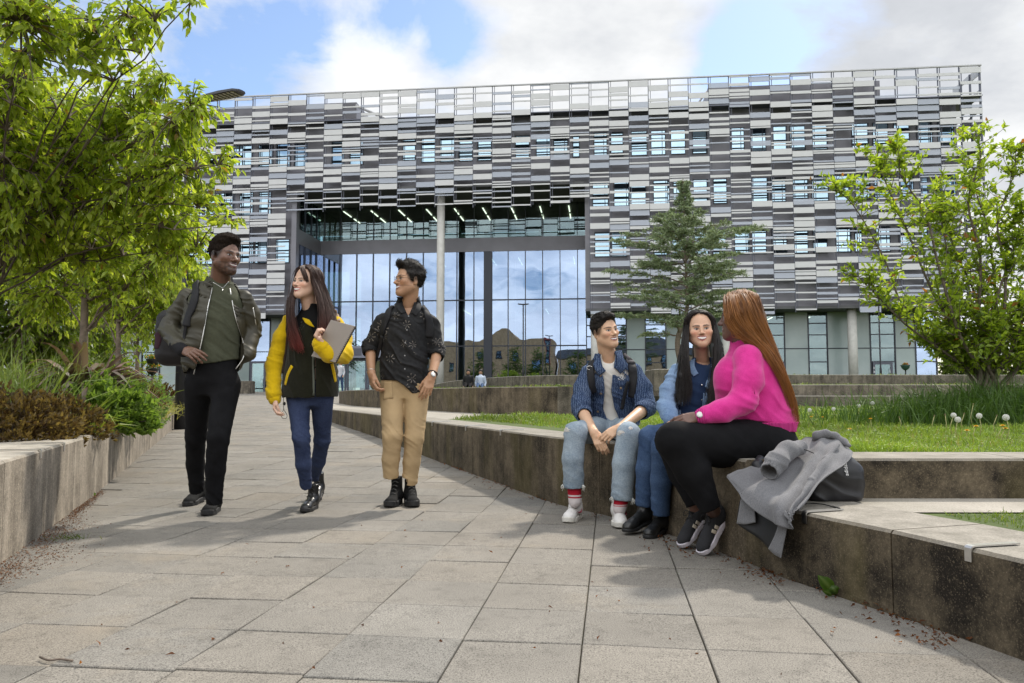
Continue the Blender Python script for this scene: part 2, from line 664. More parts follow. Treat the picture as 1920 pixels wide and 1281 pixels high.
# ---- terraces
t = NT('turf')
v = t.coord()
t.base(t.ramp(t.noise(v, 6, 6, .7), [(.3, (.035, .055, .012)), (.55, (.07, .10, .02)), (.75, (.13, .12, .04))]))
t.set(Roughness=1.0)
M_turf = t.mat
M_soil = simple('soil', (.055, .036, .022), 1.0, 0, .4, 14, .8, 60)

W1b = [pos1(s)[0] + pos1(s)[1] * .40 for s in np.linspace(0, tot1, 60)]


def sheet(name, poly, z, mt, kind='structure'):
    bm = bmesh.new()
    vs = [bm.verts.new((p[0], p[1], z(p[0], p[1]) if callable(z) else z)) for p in poly]
    bm.faces.new(vs)
    bmesh.ops.triangulate(bm, faces=bm.faces[:])
    me = bpy.data.meshes.new(name)
    bm.to_mesh(me); bm.free()
    o = link(name, me, mt)
    tag(o, kind=kind)
    for p in me.polygons:
        pass
    return o


# paved landing behind the seat wall and lawn on it
t = NT('landing_concrete')
v = t.coord()
c = t.ramp(t.noise(v, 2.2, 6, .65), [(.3, (.24, .22, .18)), (.65, (.38, .35, .30))])
c = t.mix(1.0, c, t.ramp(t.noise(v, 160, 3, .7), [(.35, .7), (.65, 1.15)]), 'MULTIPLY')
t.base(c); t.set(Roughness=.92)
t.bump(t.noise(v, 150, 3), .3, .003)
M_landing = t.mat
land = [tuple(p) for p in W1b if p[1] > 6.0][::2]
sheet('landing', land + [(1.2, 6.0), (1.3, 12.6), (.3, 13.2), (-1.7, 17.0), (-2.8, 19.4), (-4.2, 22.6), (-6.5, 30), (-6.9, 30), (-5.6, 24), (-4.4, 18.6)], .485, M_landing)

lawn1_poly = [(-.87, 10.6), (-.45, 9.2), (-.02, 8.0), (.45, 6.7), (.85, 5.55), (1.05, 4.9), (1.3, 4.2), (3.0, 4.3), (9, 4.34), (16, 6), (22, 19.3), (2.9, 19.6), (2.2, 15.6), (1.05, 12.42), (.1, 11.9)]
sheet('lawn', lawn1_poly, .492, M_turf)
lawn0_poly = [(1.72, 3.62), (7.5, 3.58), (7.5, -1), (3.3, -1), (2.65, .8), (2.25, 1.8), (2.0, 2.6), (1.82, 3.2)]
sheet('lawn', lawn0_poly, .296, M_turf)
low_land = [(1.3, 3.97), (7.5, 3.93), (7.5, 3.5), (1.6, 3.5), (1.4, 3.6)]
sheet('landing', low_land, .302, M_landing)
# second terrace lawn (behind terrace wall) and upper lawn
lawn2_poly = [(-6.5, 30), (-5.0, 25.2), (-4.1, 22.6), (-1.6, 17), (.4, 13.3), (1.2, 12.7), (2.4, 15.5), (2.9, 20.6), (26, 20.2), (42, 29.6), (8, 30), (0, 33), (-4.2, 45), (-5.3, 50), (-6.8, 50)]
sheet('lawn', lawn2_poly, lambda x, y: .945 + (.125 if x > 2.5 else 0), M_turf)
up_poly = [(-5.3, 50), (-4.2, 44.2), (-2.4, 37.2), (.1, 32.3), (2.4, 29.9), (6, 29.3), (14, 29.7), (24, 29.9), (60, 29.9), (60, 58), (-5.3, 58)]
sheet('lawn', up_poly, lambda x, y: 1.55 - max(0, (4 - x)) * .035, M_turf)

# planting bed on the left
bed = [(wall_left_x(-2) - .45, -2), (wall_left_x(3.7) - .45, 3.7), (wall_left_x(15.3) - .45, 15.3), (-7.6, 16.6), (-10.8, 24), (-16, 36), (-21, 47), (-60, 60), (-40, 0), (-12, -4)]
sheet('planting_bed', bed, lambda x, y: .44 + max(0, y - 4) * .012 + .02 * max(0, -x - 6), M_soil)
# ================================================================== MAIN BUILDING
BA = radians(6.2)
BO = np.array([0, 60.0, 0])


def bloc(u, v, n=0.0):
    """photo pixel -> building coordinates (along the front, height) on the plane n metres behind the front"""
    d = ray(u, v)
    nv = np.array([sin(BA), cos(BA), 0])
    t = (n + 60 * nv[1]) / (d @ nv)
    p = d * t + np.array([0, 0, CAM_H]) - BO
    return p[0] * cos(BA) - p[1] * sin(BA), p[2]


def bworld(s, n, z):
    return (s * cos(BA) + n * sin(BA), 60 - s * sin(BA) + n * cos(BA), z)


bld = empty('university_building', BO, -BA)
tag(bld, 'long modern building clad in grey and white louvres over a tall glazed entrance', 'building')

M_panel = simple('louvre_aluminium', (.50, .50, .50), .42, 0.0, .03, 2, spec=.5)
M_panel2 = simple('louvre_grey', (.42, .42, .43), .45, 0.0, .05, 2)
t = NT('louvre_glass')
t.base((.36, .39, .45)); t.set(Roughness=.16, Alpha=.72)
M_lglass = t.mat
M_rail = simple('slate_metal', (.085, .09, .115), .45, .3, .1)
M_dark = simple('spandrel_panel', (.155, .152, .172), .38, .1, .12, .7)
M_soffit = simple('soffit', (.11, .11, .115), .7)
M_frame = simple('mullion_metal', (.03, .034, .045), .4, .4, .05)
M_column = simple('smooth_concrete', (.47, .46, .43), .75, 0, .1, 3)
M_int = simple('interior_wall', (.11, .12, .115), .9, 0, .35, .8)
M_intf = simple('interior_floor', (.16, .16, .15), .6)
M_ceil = simple('interior_ceiling', (.16, .15, .13), .8, 0, .3, 1)


def glass_mat(name, fac, gcol, tcol, rough=.0, wav=.012):
    t = NT(name)
    t.n.remove(t.b)
    g = t.new('ShaderNodeBsdfGlossy'); g.inputs['Color'].default_value = (*gcol, 1); g.inputs['Roughness'].default_value = rough
    tr = t.new('ShaderNodeBsdfTransparent'); tr.inputs['Color'].default_value = (*tcol, 1)
    fr = t.new('ShaderNodeFresnel'); fr.inputs['IOR'].default_value = 1.5
    f = t.math('MINIMUM', t.math('ADD', fr.outputs[0], fac), .97)
    mx = t.new('ShaderNodeMixShader')
    t.l(f, mx.inputs[0]); t.l(tr.outputs[0], mx.inputs[1]); t.l(g.outputs[0], mx.inputs[2])
    t.l(mx.outputs[0], t.out.inputs['Surface'])
    bm = t.new('ShaderNodeBump'); bm.inputs['Strength'].default_value = wav; bm.inputs['Distance'].default_value = .5
    t.l(t.noise(t.coord('Object'), .55, 1), bm.inputs['Height'])
    t.l(bm.outputs[0], g.inputs['Normal'])
    return t.mat


M_glass = glass_mat('curtain_glass', .36, (.60, .72, .95), (.38, .47, .46))
M_glass_up = glass_mat('clear_glass', .10, (.75, .88, .92), (.62, .72, .68))
M_glass_win = glass_mat('window_glass', .66, (.44, .60, .70), (.3, .42, .42))
t = NT('frosted_glass')
v = t.coord()
t.base(t.ramp(t.noise(v, .5, 3), [(.3, (.28, .345, .34)), (.7, (.36, .42, .415))])); t.set(Roughness=.22)
M_frost = t.mat
t = NT('strip_light')
t.base((1, 1, 1)); t.b.inputs['Emission Color'].default_value = (1, .93, .8, 1); t.b.inputs['Emission Strength'].default_value = 2.2
M_strip = t.mat

S0, S1 = -42.35, 34.75
MOD = 1.513
VL, VR = -17.5, 5.62
TOP, SCR, VB, LB = 25.0, 22.9, 15.6, 7.2
R = np.random.default_rng(21)
bays = []
s = S1
while s > S0 + .5:
    bays.append((s - MOD, s)); s -= MOD
bays = bays[::-1]
for (a, b_) in bays:
    mid = (a + b_) / 2
    zb = VB if VL < mid < VR else LB
    zb += R.uniform(-.28, .22)
    m = MB()
    z = TOP - R.choice([0.0, .08, .45])
    z0s = z
    first = True
    while z > zb:
        rel = (z - 7.35) % 4.0          # windows sit where rel is about 0 .. 2.1
        win = .05 < rel < 2.1 and z < 22.6
        r = R.random()
        if win:
            h = .105 if r < .66 else (.2 if r < .92 else .42)
            gap = R.choice([.09, .24, .42, .62])
            gl = R.random() < .42
        else:
            h = .44 if r < .42 else (.23 if r < .70 else .11)
            gap = R.choice([.045, .08, .2, .32, .52], p=[.2, .18, .26, .22, .14])
            gl = R.random() < .38
        if z > SCR - .05:
            gap = R.choice([.08, .25, .45, .62]); gl = R.random() < .22; h = R.choice([.11, .22, .44])
        if z - h < zb - .3: break
        yy = 0.0 if not gl else .03
        tilt = 0 if not gl else .2
        rot = Matrix.Rotation(-tilt if gl else -.04, 3, 'X')
        m.box((mid, yy, z - h / 2), (MOD - .035, .045, h), 1 if gl else 0, rot)
        z -= h + gap
    m.bb(a - .028, a + .028, .06, .17, zb - .05, TOP, 2)
    m.bb(a + .14, a + .18, .10, .17, zb + .1, TOP, 2)
    m.build('louvre_bay', [M_panel, M_lglass, M_rail], bld)
m = MB()
m.bb(S0, S1 + .03, -.05, .10, TOP, TOP + .09, 0)
m.bb(S0, S1 + .03, .0, .9, SCR - .16, SCR - .08, 1)
m.build('roof_rail', [M_panel2, M_rail], bld)

# solid wall behind the louvres
m = MB()
WN = .95
m.bb(S0, VL, WN, WN + .3, LB + .2, SCR, 0)
m.bb(VR, 33.3, WN, WN + .3, LB + .2, SCR, 0)
m.bb(VL, VR, WN, WN + .3, 17.2, SCR, 0)
m.bb(33.0, 33.3, WN + .3, 20, LB + .2, SCR, 0)
m.bb(S0, 33.3, WN + .3, 20, 22.6, SCR - .2, 1)
# plant room behind the parapet screen, open to the sky in the middle
m.bb(15.2, 28.0, 1.2, 6, SCR - .2, TOP - .35, 0)
m.bb(-27.3, -12.9, 1.2, 6, SCR - .2, TOP - .35, 0)
m.build('wall', [M_dark, M_soffit], bld)
m = MB()
m.tube([(-12.9, 1.0, 24.3), (-9.8, 1.0, 22.8)], .11, 6)
m.build('roof_brace', M_panel2, bld)
m = MB()
m.tube([(15.1, 1.0, 24.3), (14.0, 1.0, 22.8)], .08, 6)
m.build('roof_brace', M_panel2, bld)
# windows
WB = [19.35, 15.4, 11.45]
k = 0
for zb in WB:
    for (a, b_) in bays:
        mid = (a + b_) / 2
        if a < S0 + .2 or mid > 33.0 or mid < -30: continue
        if zb < 19 and VL < mid < VR: continue
        if R.random() < .14: continue
        w = R.choice([1.15, 1.25, 1.05, .55], p=[.4, .3, .2, .1])
        x0 = a + R.choice([.07, .2, .34])
        x1 = min(x0 + w, b_ + .2)
        f = MB()
        fw = .06
        f.bb(x0, x1, WN - .07, WN + .0, zb, zb + fw); f.bb(x0, x1, WN - .07, WN, zb + 1.95 - fw, zb + 1.95)
        f.bb(x0, x0 + fw, WN - .068, WN, zb + fw, zb + 1.95 - fw); f.bb(x1 - fw, x1, WN - .068, WN, zb + fw, zb + 1.95 - fw)
        zz = zb + R.choice([.55, .75, 1.3])
        f.bb(x0 + fw, x1 - fw, WN - .064, WN, zz, zz + .05)
        if R.random() < .4: f.bb(x1 - .3, x1 - .25, WN - .062, WN, zb + fw, zb + 1.95 - fw)
        fo = f.build('window', M_frame, bld)
        p = MB(); p.bb(x0 + fw, x1 - fw, WN - .045, WN - .03, zb + fw, zb + 1.95 - fw)
        p.build('pane', M_glass_win, fo)
        k += 1
# recess: soffit, return, glazing, spandrel, mullions
m = MB()
m.bb(VL, VR, .3, 6.2, 17.1, 17.3)
m.bb(S0, VL, .4, 3.4, LB + .0, LB + .2); m.bb(VR, 33.3, .4, 3.4, LB, LB + .2)
m.build('soffit', M_soffit, bld)
GN = 6.0
m = MB()
m.bb(VL - .2, VR + 6, GN, GN + .03, 14.2, 17.1)
m.bb(VL - .06, VL, .9, GN, 14.2, 17.1)
m.build('upper_glazing', M_glass_up, bld)
m = MB()
m.bb(VL - .2, VR + 6, GN, GN + .03, 1.4, 13.0)
m.build('curtain_wall', M_glass, bld)
m = MB()
m.bb(VL - .06, VL, .9, GN, 1.0, 13.0)
m.build('curtain_wall', M_glass, bld)
m = MB()
m.bb(VL - .2, VR + 6, GN - .06, GN + .3, 13.0, 14.2)
m.bb(VL - .1, VL + .04, .9, GN - .06, 13.0, 14.2)
m.bb(VL - .35, VL + .05, .3, .9, 1.0, 17.2)
m.build('spandrel_band', M_dark, bld)
m = MB()
i = 0
x = VL + .35
while x < VR + .4:
    m.bb(x - .03, x + .03, GN - .14, GN - .003, 1.2, 12.995)
    m.bb(x - .025, x + .025, GN - .12, GN - .003, 14.205, 17.095)
    x += 1.47; i += 1
for z in (8.84, 4.92):
    m.bb(VL, VR + 3, GN - .08, GN - .004, z - .05, z + .05)
for n_ in (2.3, 3.7, 5.0):
    m.bb(VL + .003, VL + .1, n_ - .03, n_ + .03, 1.2, 12.995); m.bb(VL + .003, VL + .08, n_ - .025, n_ + .025, 14.205, 17.09)
m.bb(VL + .003, VL + .08, .95, GN, 8.79, 8.89)
m.bb(-3.05, -2.35, GN - .2, GN - .15, 1.2, 12.99)
m.build('mullion_frame', M_frame, bld)
# interior seen through the glass
m = MB()
m.bb(VL, VR + 6, GN + 12, GN + 12.2, 1.0, 17.0, 0)
m.bb(VL - 8, VL - 7.8, 1, GN + 12, 1.0, 17.0, 0)
m.bb(VL - 8, VR + 6, 1.4 if False else GN + .4, GN + 12, 13.4, 13.9, 1)
m.bb(VL - 8, VL - .1, 1.4, GN + .4, 13.4, 13.9, 1)
m.bb(VL - 8, VR + 6, GN + .4, GN + 12, 17.15, 17.3, 2)
m.bb(VL - 8, VL - .1, 1.3, GN + .4, 17.15, 17.3, 2)
m.bb(VL - 8, VR + 6, GN + 3.4, GN + 12, 8.6, 8.9, 1)
m.bb(VL - 8, VR + 26, GN - 2, GN + 12, .9, 1.1, 1)
for k in range(9):
    m.bb(VL + k * 2.6 + .4, VL + k * 2.6 + .8, GN + 7, GN + 7.4, 1.1, 17, 0)
m.build('interior', [M_int, M_intf, M_ceil], bld)
m = MB()
for k in range(9):
    xx = VL + 1.6 + k * 2.5
    m.bb(xx, xx + .09, GN + 1.2, GN + 3.4, 17.05, 17.1)
    m.bb(xx, xx + .09, GN + 4.2, GN + 6, 17.05, 17.1)
    if k in (5, 6, 8, 3): m.bb(xx + .3, xx + .37, GN + 4.6, GN + 8.6, 13.2, 13.25)
    if k in (4, 7): m.bb(xx + .3, xx + .37, GN + 4.4, GN + 8.6, 8.45, 8.5)
for k in range(4):
    m.bb(VL - 1.2, VL - 3.4, 1.6 + k * 1.1, 1.68 + k * 1.1, 17.05, 17.1)
m.build('strip_lights', M_strip, bld)
m = MB()
for z in (14.9, 15.3):
    m.bb(VL, VR + 3, GN + .5, GN + .53, z, z + .04)
k = 0
x = VL + .5
while x < VR:
    m.bb(x, x + .05, GN + .5, GN + .55, 13.9, 15.3); x += 1.47
m.bb(VL, VR + 3, GN + .5, GN + .52, 13.9, 14.7)
m.build('balustrade', M_frost, bld)

# columns
for s_, n_, zt, zb in ((-5.82, 1.1, 17.1, 1.2), (6.35, 1.3, 7.25, 1.2), (16.3, 1.3, 7.25, 1.2), (25.5, 1.3, 7.25, 1.2), (-23.6, 1.4, 7.25, .6)):
    m = MB()
    m.lathe([(.31, zb), (.31, 4), (.31, 8), (.31, zt)] if zt > 8 else [(.34, zb), (.34, zt)], (s_, n_, 0), 28)
    m.build('column', M_column, bld)

# ground floor under the louvres
LN = 3.2
fr = MB()


def low_pane(s0, s1, zb, kind):
    p = MB()
    if kind == 'frost':
        p.bb(s0 + .03, s1 - .03, LN, LN + .05, zb, LB + .1)
        p.build('frosted_panel', M_frost, bld)
    else:
        p.bb(s0 + .04, s1 - .04, LN, LN + .03, zb, LB + .1)
        p.build('glass_panel', M_glass_up if kind == 'clear' else M_glass, bld)
    fr.bb(s0 - .04, s0 + .04, LN - .08, LN + .06, zb, LB + .1)
    fr.bb(s0 + .04, s1 - .04, LN - .05, LN - .003, 4.35, 4.42)


zbr = 1.3
edges = [5.65, 7.3, 8.8, 10.3, 11.9, 13.4, 15.0, 16.5, 18.0, 19.55, 21.0, 22.8, 24.2, 25.9, 27.4, 29.2, 30.7, 32.2]
kinds = ['glass', 'glass', 'frost', 'glass', 'frost', 'glass', 'frost', 'glass', 'frost', 'clear', 'frost', 'clear', 'frost', 'frost', 'clear', 'frost', 'glass']
for i, kd in enumerate(kinds):
    low_pane(edges[i], edges[i + 1], zbr, kd)
    if kd != 'frost':
        for z in (3.3, 5.4, 6.3):
            fr.bb(edges[i] + .04, edges[i + 1] - .04, LN - .06, LN - .004, z, z + .08)
zbl = .6
e2 = [-17.5, -19.1, -20.7, -22.4, -24.0, -25.6, -27.2, -28.8, -30.4, -32, -33.6, -35.2, -36.8, -38.4, -40, -41.6]
k2 = ['clear', 'frost', 'glass', 'frost', 'clear', 'frost', 'glass', 'frost', 'clear', 'frost', 'frost', 'clear', 'frost', 'glass', 'frost']
for i, kd in enumerate(k2): low_pane(e2[i + 1], e2[i], zbl, kd)
fr.bb(32.16, 32.24, LN - .08, LN + .06, zbr, LB)
fr.bb(-41.6, VL - .04, LN - .04, LN + .04, LB + .005, LB + .09); fr.bb(5.7, 32.2, LN - .04, LN + .04, LB + .005, LB + .09)
fr.bb(VL - .04, 5.7, LN - .04, LN + .04, 1.0, 1.04)
fr.build('ground_floor_frame', M_frame, bld)
m = MB(); m.bb(32.2, 32.23, LN + .06, 18, zbr, LB); m.build('glass_panel', M_glass, bld)
m = MB()
m.bb(5.7, 32.1, LN + 5, LN + 5.2, .9, LB, 0); m.bb(-42, -17.6, LN + 5, LN + 5.2, .5, LB, 0)
m.bb(-42, VL - .2, LN + .2, LN + 5, LB - .1, LB, 2); m.bb(5.75, 32.1, LN + .2, LN + 5, LB - .1, LB, 2)
m.bb(-42, -17.6, LN + .1, LN + 5, .4, .6, 1)
m.build('interior', [M_int, M_intf, M_ceil], bld)
m = MB()
for q in (19.9, 20.3, 23.2, 27.7): m.bb(q, q + .05, LN + 1, LN + 4, 6.9, 6.95)
for q in (-19.9, -21.7): m.bb(q, q + .3, LN + 1.6, LN + 1.7, 2.4, 2.5)
m.build('strip_lights', M_strip, bld)


def door(s0, s1, zb, h, nn, glass=None):
    f = MB()
    f.bb(s0, s0 + .16, nn - .13, nn - .02, zb, zb + h); f.bb(s1 - .16, s1, nn - .13, nn - .02, zb, zb + h)
    f.bb(s0 + .16, s1 - .16, nn - .129, nn - .02, zb + h - .18, zb + h); f.bb(s0 + .16, s1 - .16, nn - .129, nn - .02, zb, zb + .12)
    d = f.build('door', M_rail, bld)
    p = MB(); p.bb(s0 + .16, s1 - .16, nn - .10, nn - .08, zb + .12, zb + h - .18); p.build('pane', M_glass_up, d)
    hd = MB(); hd.tube([(s1 - .24, nn - .2, zb + .9), (s1 - .24, nn - .2, zb + 1.5)], .02, 6); hd.build('handle', M_steel, d)
    return d


door(19.75, 20.95, zbr, 2.0, LN); door(27.5, 28.95, zbr, 2.0, LN)
door(-22.35, -21.0, zbl, 3.0, LN)
# entrance portal in the recess
m = MB()
m.bb(-17.0, -10.7, GN - 1.6, GN - .2, 3.9, 4.9, 0)
m.bb(-15.3, -13.2, GN - 1.63, GN - 1.6, 4.1, 4.7, 1)
m.bb(-17.0, -16.6, GN - 1.5, GN - .2, .8, 3.9, 0); m.bb(-11.1, -10.7, GN - 1.5, GN - .2, .8, 3.9, 0)
m.build('entrance_portal', [simple('portal_grey', (.19, .20, .25), .45, .2, .05), M_rail], bld)
for q in (-16.5, -14.7, -12.9):
    door(q, q + 1.75, .95, 2.9, GN - .7)

# right hand end of the louvre screen, returning along the side
m = MB()
R2 = np.random.default_rng(5)
for n_ in (.1, 1.6, 3.2):
    m.bb(S1 - .12, S1, n_, n_ + .12, LB, TOP, 1)
for k in range(3):
    z = TOP
    while z > LB + .6:
        h = R2.choice([.19, .34, .6]); g = R2.choice([.3, .6, 1.1])
        m.bb(S1 - .05, S1 + .0, .25 + k * 1.5, 1.55 + k * 1.5, z - h, z, 0)
        z -= h + g
for z in (22.7, 18.8, 14.8, 10.9):
    m.bb(33.32, S1, .2, 4.5, z, z + .06, 1)
m.build('side_screen', [M_panel, M_rail], bld)

# white arrows-like marks on the fire doors
m = MB()
for s_ in (19.82, 27.57):
    for z in (2.55, 2.85):
        m.box((s_, LN - .14, z + .04), (.12, .01, .035), 0, Matrix.Rotation(.6, 3, 'Y')); m.box((s_, LN - .14, z - .04), (.12, .01, .035), 0, Matrix.Rotation(-.6, 3, 'Y'))
m.build('door_sign', simple('sign_white', (.8, .8, .8), .5, 0, 0), bld)

# ------------------------------------------------ buildings across the way, seen in the glass
M_brick = simple('tan_brick', (.36, .26, .155), .9, 0, .22, 2.2, .3, 30)
M_slate = simple('slate_roof', (.09, .095, .11), .6, 0, .2, 1.5)
M_redpanel = simple('red_panel', (.25, .05, .04), .6)
VN = 110.0


def opposite(outline, label, depth=12, roof=None, wins=()):
    o = empty('brick_building', (0, 0, 0))
    tag(o, label, 'building')
    pts = [bloc(u, v, VN) for u, v in outline]
    zb = -.1
    poly = [(pts[0][0], zb)] + pts + [(pts[-1][0], zb)]
    n0, n1 = 12 - VN, 12 - VN - depth
    m = MB()
    k = len(poly)
    vs = [bworld(p[0], n0, p[1]) for p in poly] + [bworld(p[0], n1, p[1]) for p in poly]
    fs = [tuple(range(k)), tuple(range(2 * k - 1, k - 1, -1))] + [(i, (i + 1) % k, k + (i + 1) % k, k + i) for i in range(k)]
    m.add(vs, fs)
    m.build('wall', M_brick, o)
    if roof:
        rp = [bloc(u, v, VN) for u, v in roof]
        m = MB()
        k = len(rp)
        vs = [bworld(p[0], n0 + .25, p[1]) for p in rp] + [bworld(p[0], n1, p[1]) for p in rp]
        m.add(vs, [tuple(range(k)), tuple(range(2 * k - 1, k - 1, -1))] + [(i, (i + 1) % k, k + (i + 1) % k, k + i) for i in range(k)])
        m.build('roof', M_slate, o)
    for (u, v, w, h, red) in wins:
        s_, z_ = bloc(u, v, VN)
        f = MB()
        sc_ = (VN + 60) / F_PX
        c = bworld(s_, n0 + .06, z_)
        f.box(c, (w * sc_, .12, h * sc_), 0, Matrix.Rotation(-BA, 3, 'Z'))
        wo = f.build('window', M_redpanel if red else M_frame, o)
        p = MB(); p.box(bworld(s_, n0 + .14, z_), (w * sc_ * .8, .04, h * sc_ * .86), 0, Matrix.Rotation(-BA, 3, 'Z'))
        p.build('pane', M_glass_win, wo)
    return o


gab = [(700, 650), (780, 648), (845, 640), (900, 640), (918, 636), (930, 624), (942, 617), (952, 615), (962, 620), (972, 632), (985, 637), (1034, 636), (1040, 642)]
wn = [(900, 668, 10, 16, 0), (935, 665, 10, 20, 0), (968, 668, 10, 16, 0), (1005, 690, 14, 30, 0), (1026, 660, 10, 50, 1), (870, 672, 8, 22, 1), (845, 690, 9, 18, 0), (900, 700, 10, 16, 0), (800, 680, 10, 18, 0)]
opposite(gab, 'tan brick building with a wavy gable standing across from the glass front', 12, None, wn)
bl2 = [(1046, 668), (1100, 664), (1180, 668), (1290, 668), (1420, 668)]
opposite(bl2, 'lower tan brick building with a dark slate roof across from the glass front', 12,
         [(1044, 669), (1052, 655), (1110, 655), (1160, 652), (1180, 640), (1225, 636), (1262, 640), (1285, 655), (1420, 655), (1424, 669)],
         [(1075, 690, 9, 20, 0), (1100, 690, 9, 20, 0), (1140, 690, 8, 20, 0), (1215, 680, 10, 22, 0), (1240, 680, 10, 22, 0), (1268, 685, 10, 22, 0), (1340, 690, 10, 22, 0)])
# ================================================================== PLANTS
def leaf_mat(name, tint=(1, 1, 1), trans=.58, rough=.45):
    t = NT(name)
    a = t.new('ShaderNodeVertexColor', layer_name='Col')
    c = t.mix(1.0, a.outputs['Color'], tint, 'MULTIPLY')
    t.base(c)
    t.set(Roughness=rough)
    t.b.inputs['Specular IOR Level'].default_value = .45
    tl = t.new('ShaderNodeBsdfTranslucent')
    t.l(t.mix(1.0, c, (1.25, 1.25, .55), 'MULTIPLY'), tl.inputs['Color'])
    mx = t.new('ShaderNodeMixShader'); mx.inputs[0].default_value = trans
    t.l(t.b.outputs[0], mx.inputs[1]); t.l(tl.outputs[0], mx.inputs[2])
    t.l(mx.outputs[0], t.out.inputs['Surface'])
    return t.mat


M_leaf = leaf_mat('leaf', trans=.62, rough=.38)
M_needle = leaf_mat('needle', trans=.12, rough=.6)
M_blade = leaf_mat('grass_blade', trans=.4, rough=.5)
M_bark = simple('bark', (.12, .095, .075), .9, 0, .4, 18, .7, 40)
M_bark2 = simple('pale_bark', (.15, .115, .085), .85, 0, .35, 14, .6, 40)




def leaves(P, D, N, L, W, col, fold=.18, droop=.12):
    """5-vertex folded leaves; returns verts, tris, colours"""
    P = np.asarray(P, float); n = len(P)
    D = unit(D); S = unit(np.cross(D, N)); N = unit(np.cross(S, D))
    L = np.broadcast_to(L, n)[:, None]; W = np.broadcast_to(W, n)[:, None]
    v = np.empty((n, 5, 3))
    v[:, 0] = P
    mid = P + D * L * .42
    v[:, 1] = mid - S * W * .5 + N * W * fold
    v[:, 2] = mid - N * L * .02
    v[:, 3] = mid + S * W * .5 + N * W * fold
    v[:, 4] = P + D * L - N * L * droop
    b = (np.arange(n) * 5)[:, None, None]
    T = np.array([[0, 2, 1], [0, 3, 2], [1, 2, 4], [2, 3, 4]])[None] + b
    c = np.repeat(np.asarray(col), 5, axis=0) if np.ndim(col) == 2 else np.tile(col, (n * 5, 1))
    return v.reshape(-1, 3), T.reshape(-1, 3), c


def blades(P, D, L, W, bend, col, R):
    """grass blades: 5 verts, 3 tris, bending over"""
    n = len(P)
    D = unit(D)
    H = R.normal(size=(n, 3)); H[:, 2] = 0; H = unit(H)
    S = unit(np.cross(D, H))
    L = L[:, None]; W = np.broadcast_to(W, n)[:, None]; bend = np.broadcast_to(bend, n)[:, None]
    down = np.array([0, 0, -1.0])
    v = np.empty((n, 5, 3))
    v[:, 0] = P - S * W * .5
    v[:, 1] = P + S * W * .5
    m = P + D * L * .55 + H * L * bend * .3
    v[:, 2] = m - S * W * .4
    v[:, 3] = m + S * W * .4
    v[:, 4] = P + D * L * (1 - bend * .35) + H * L * bend + down * L * bend * .25
    b = (np.arange(n) * 5)[:, None, None]
    T = np.array([[0, 1, 3], [0, 3, 2], [2, 3, 4]])[None] + b
    return v.reshape(-1, 3), T.reshape(-1, 3), np.repeat(col, 5, axis=0)








def leaf_cols(n, R, a, b, tipcol=None, tipfrac=0.0):
    t = R.beta(1.4, 1.4, n)[:, None]
    c = np.array(a)[None] * (1 - t) + np.array(b)[None] * t
    if tipcol is not None:
        m = R.random(n) < tipfrac
        c[m] = np.array(tipcol)
    return c


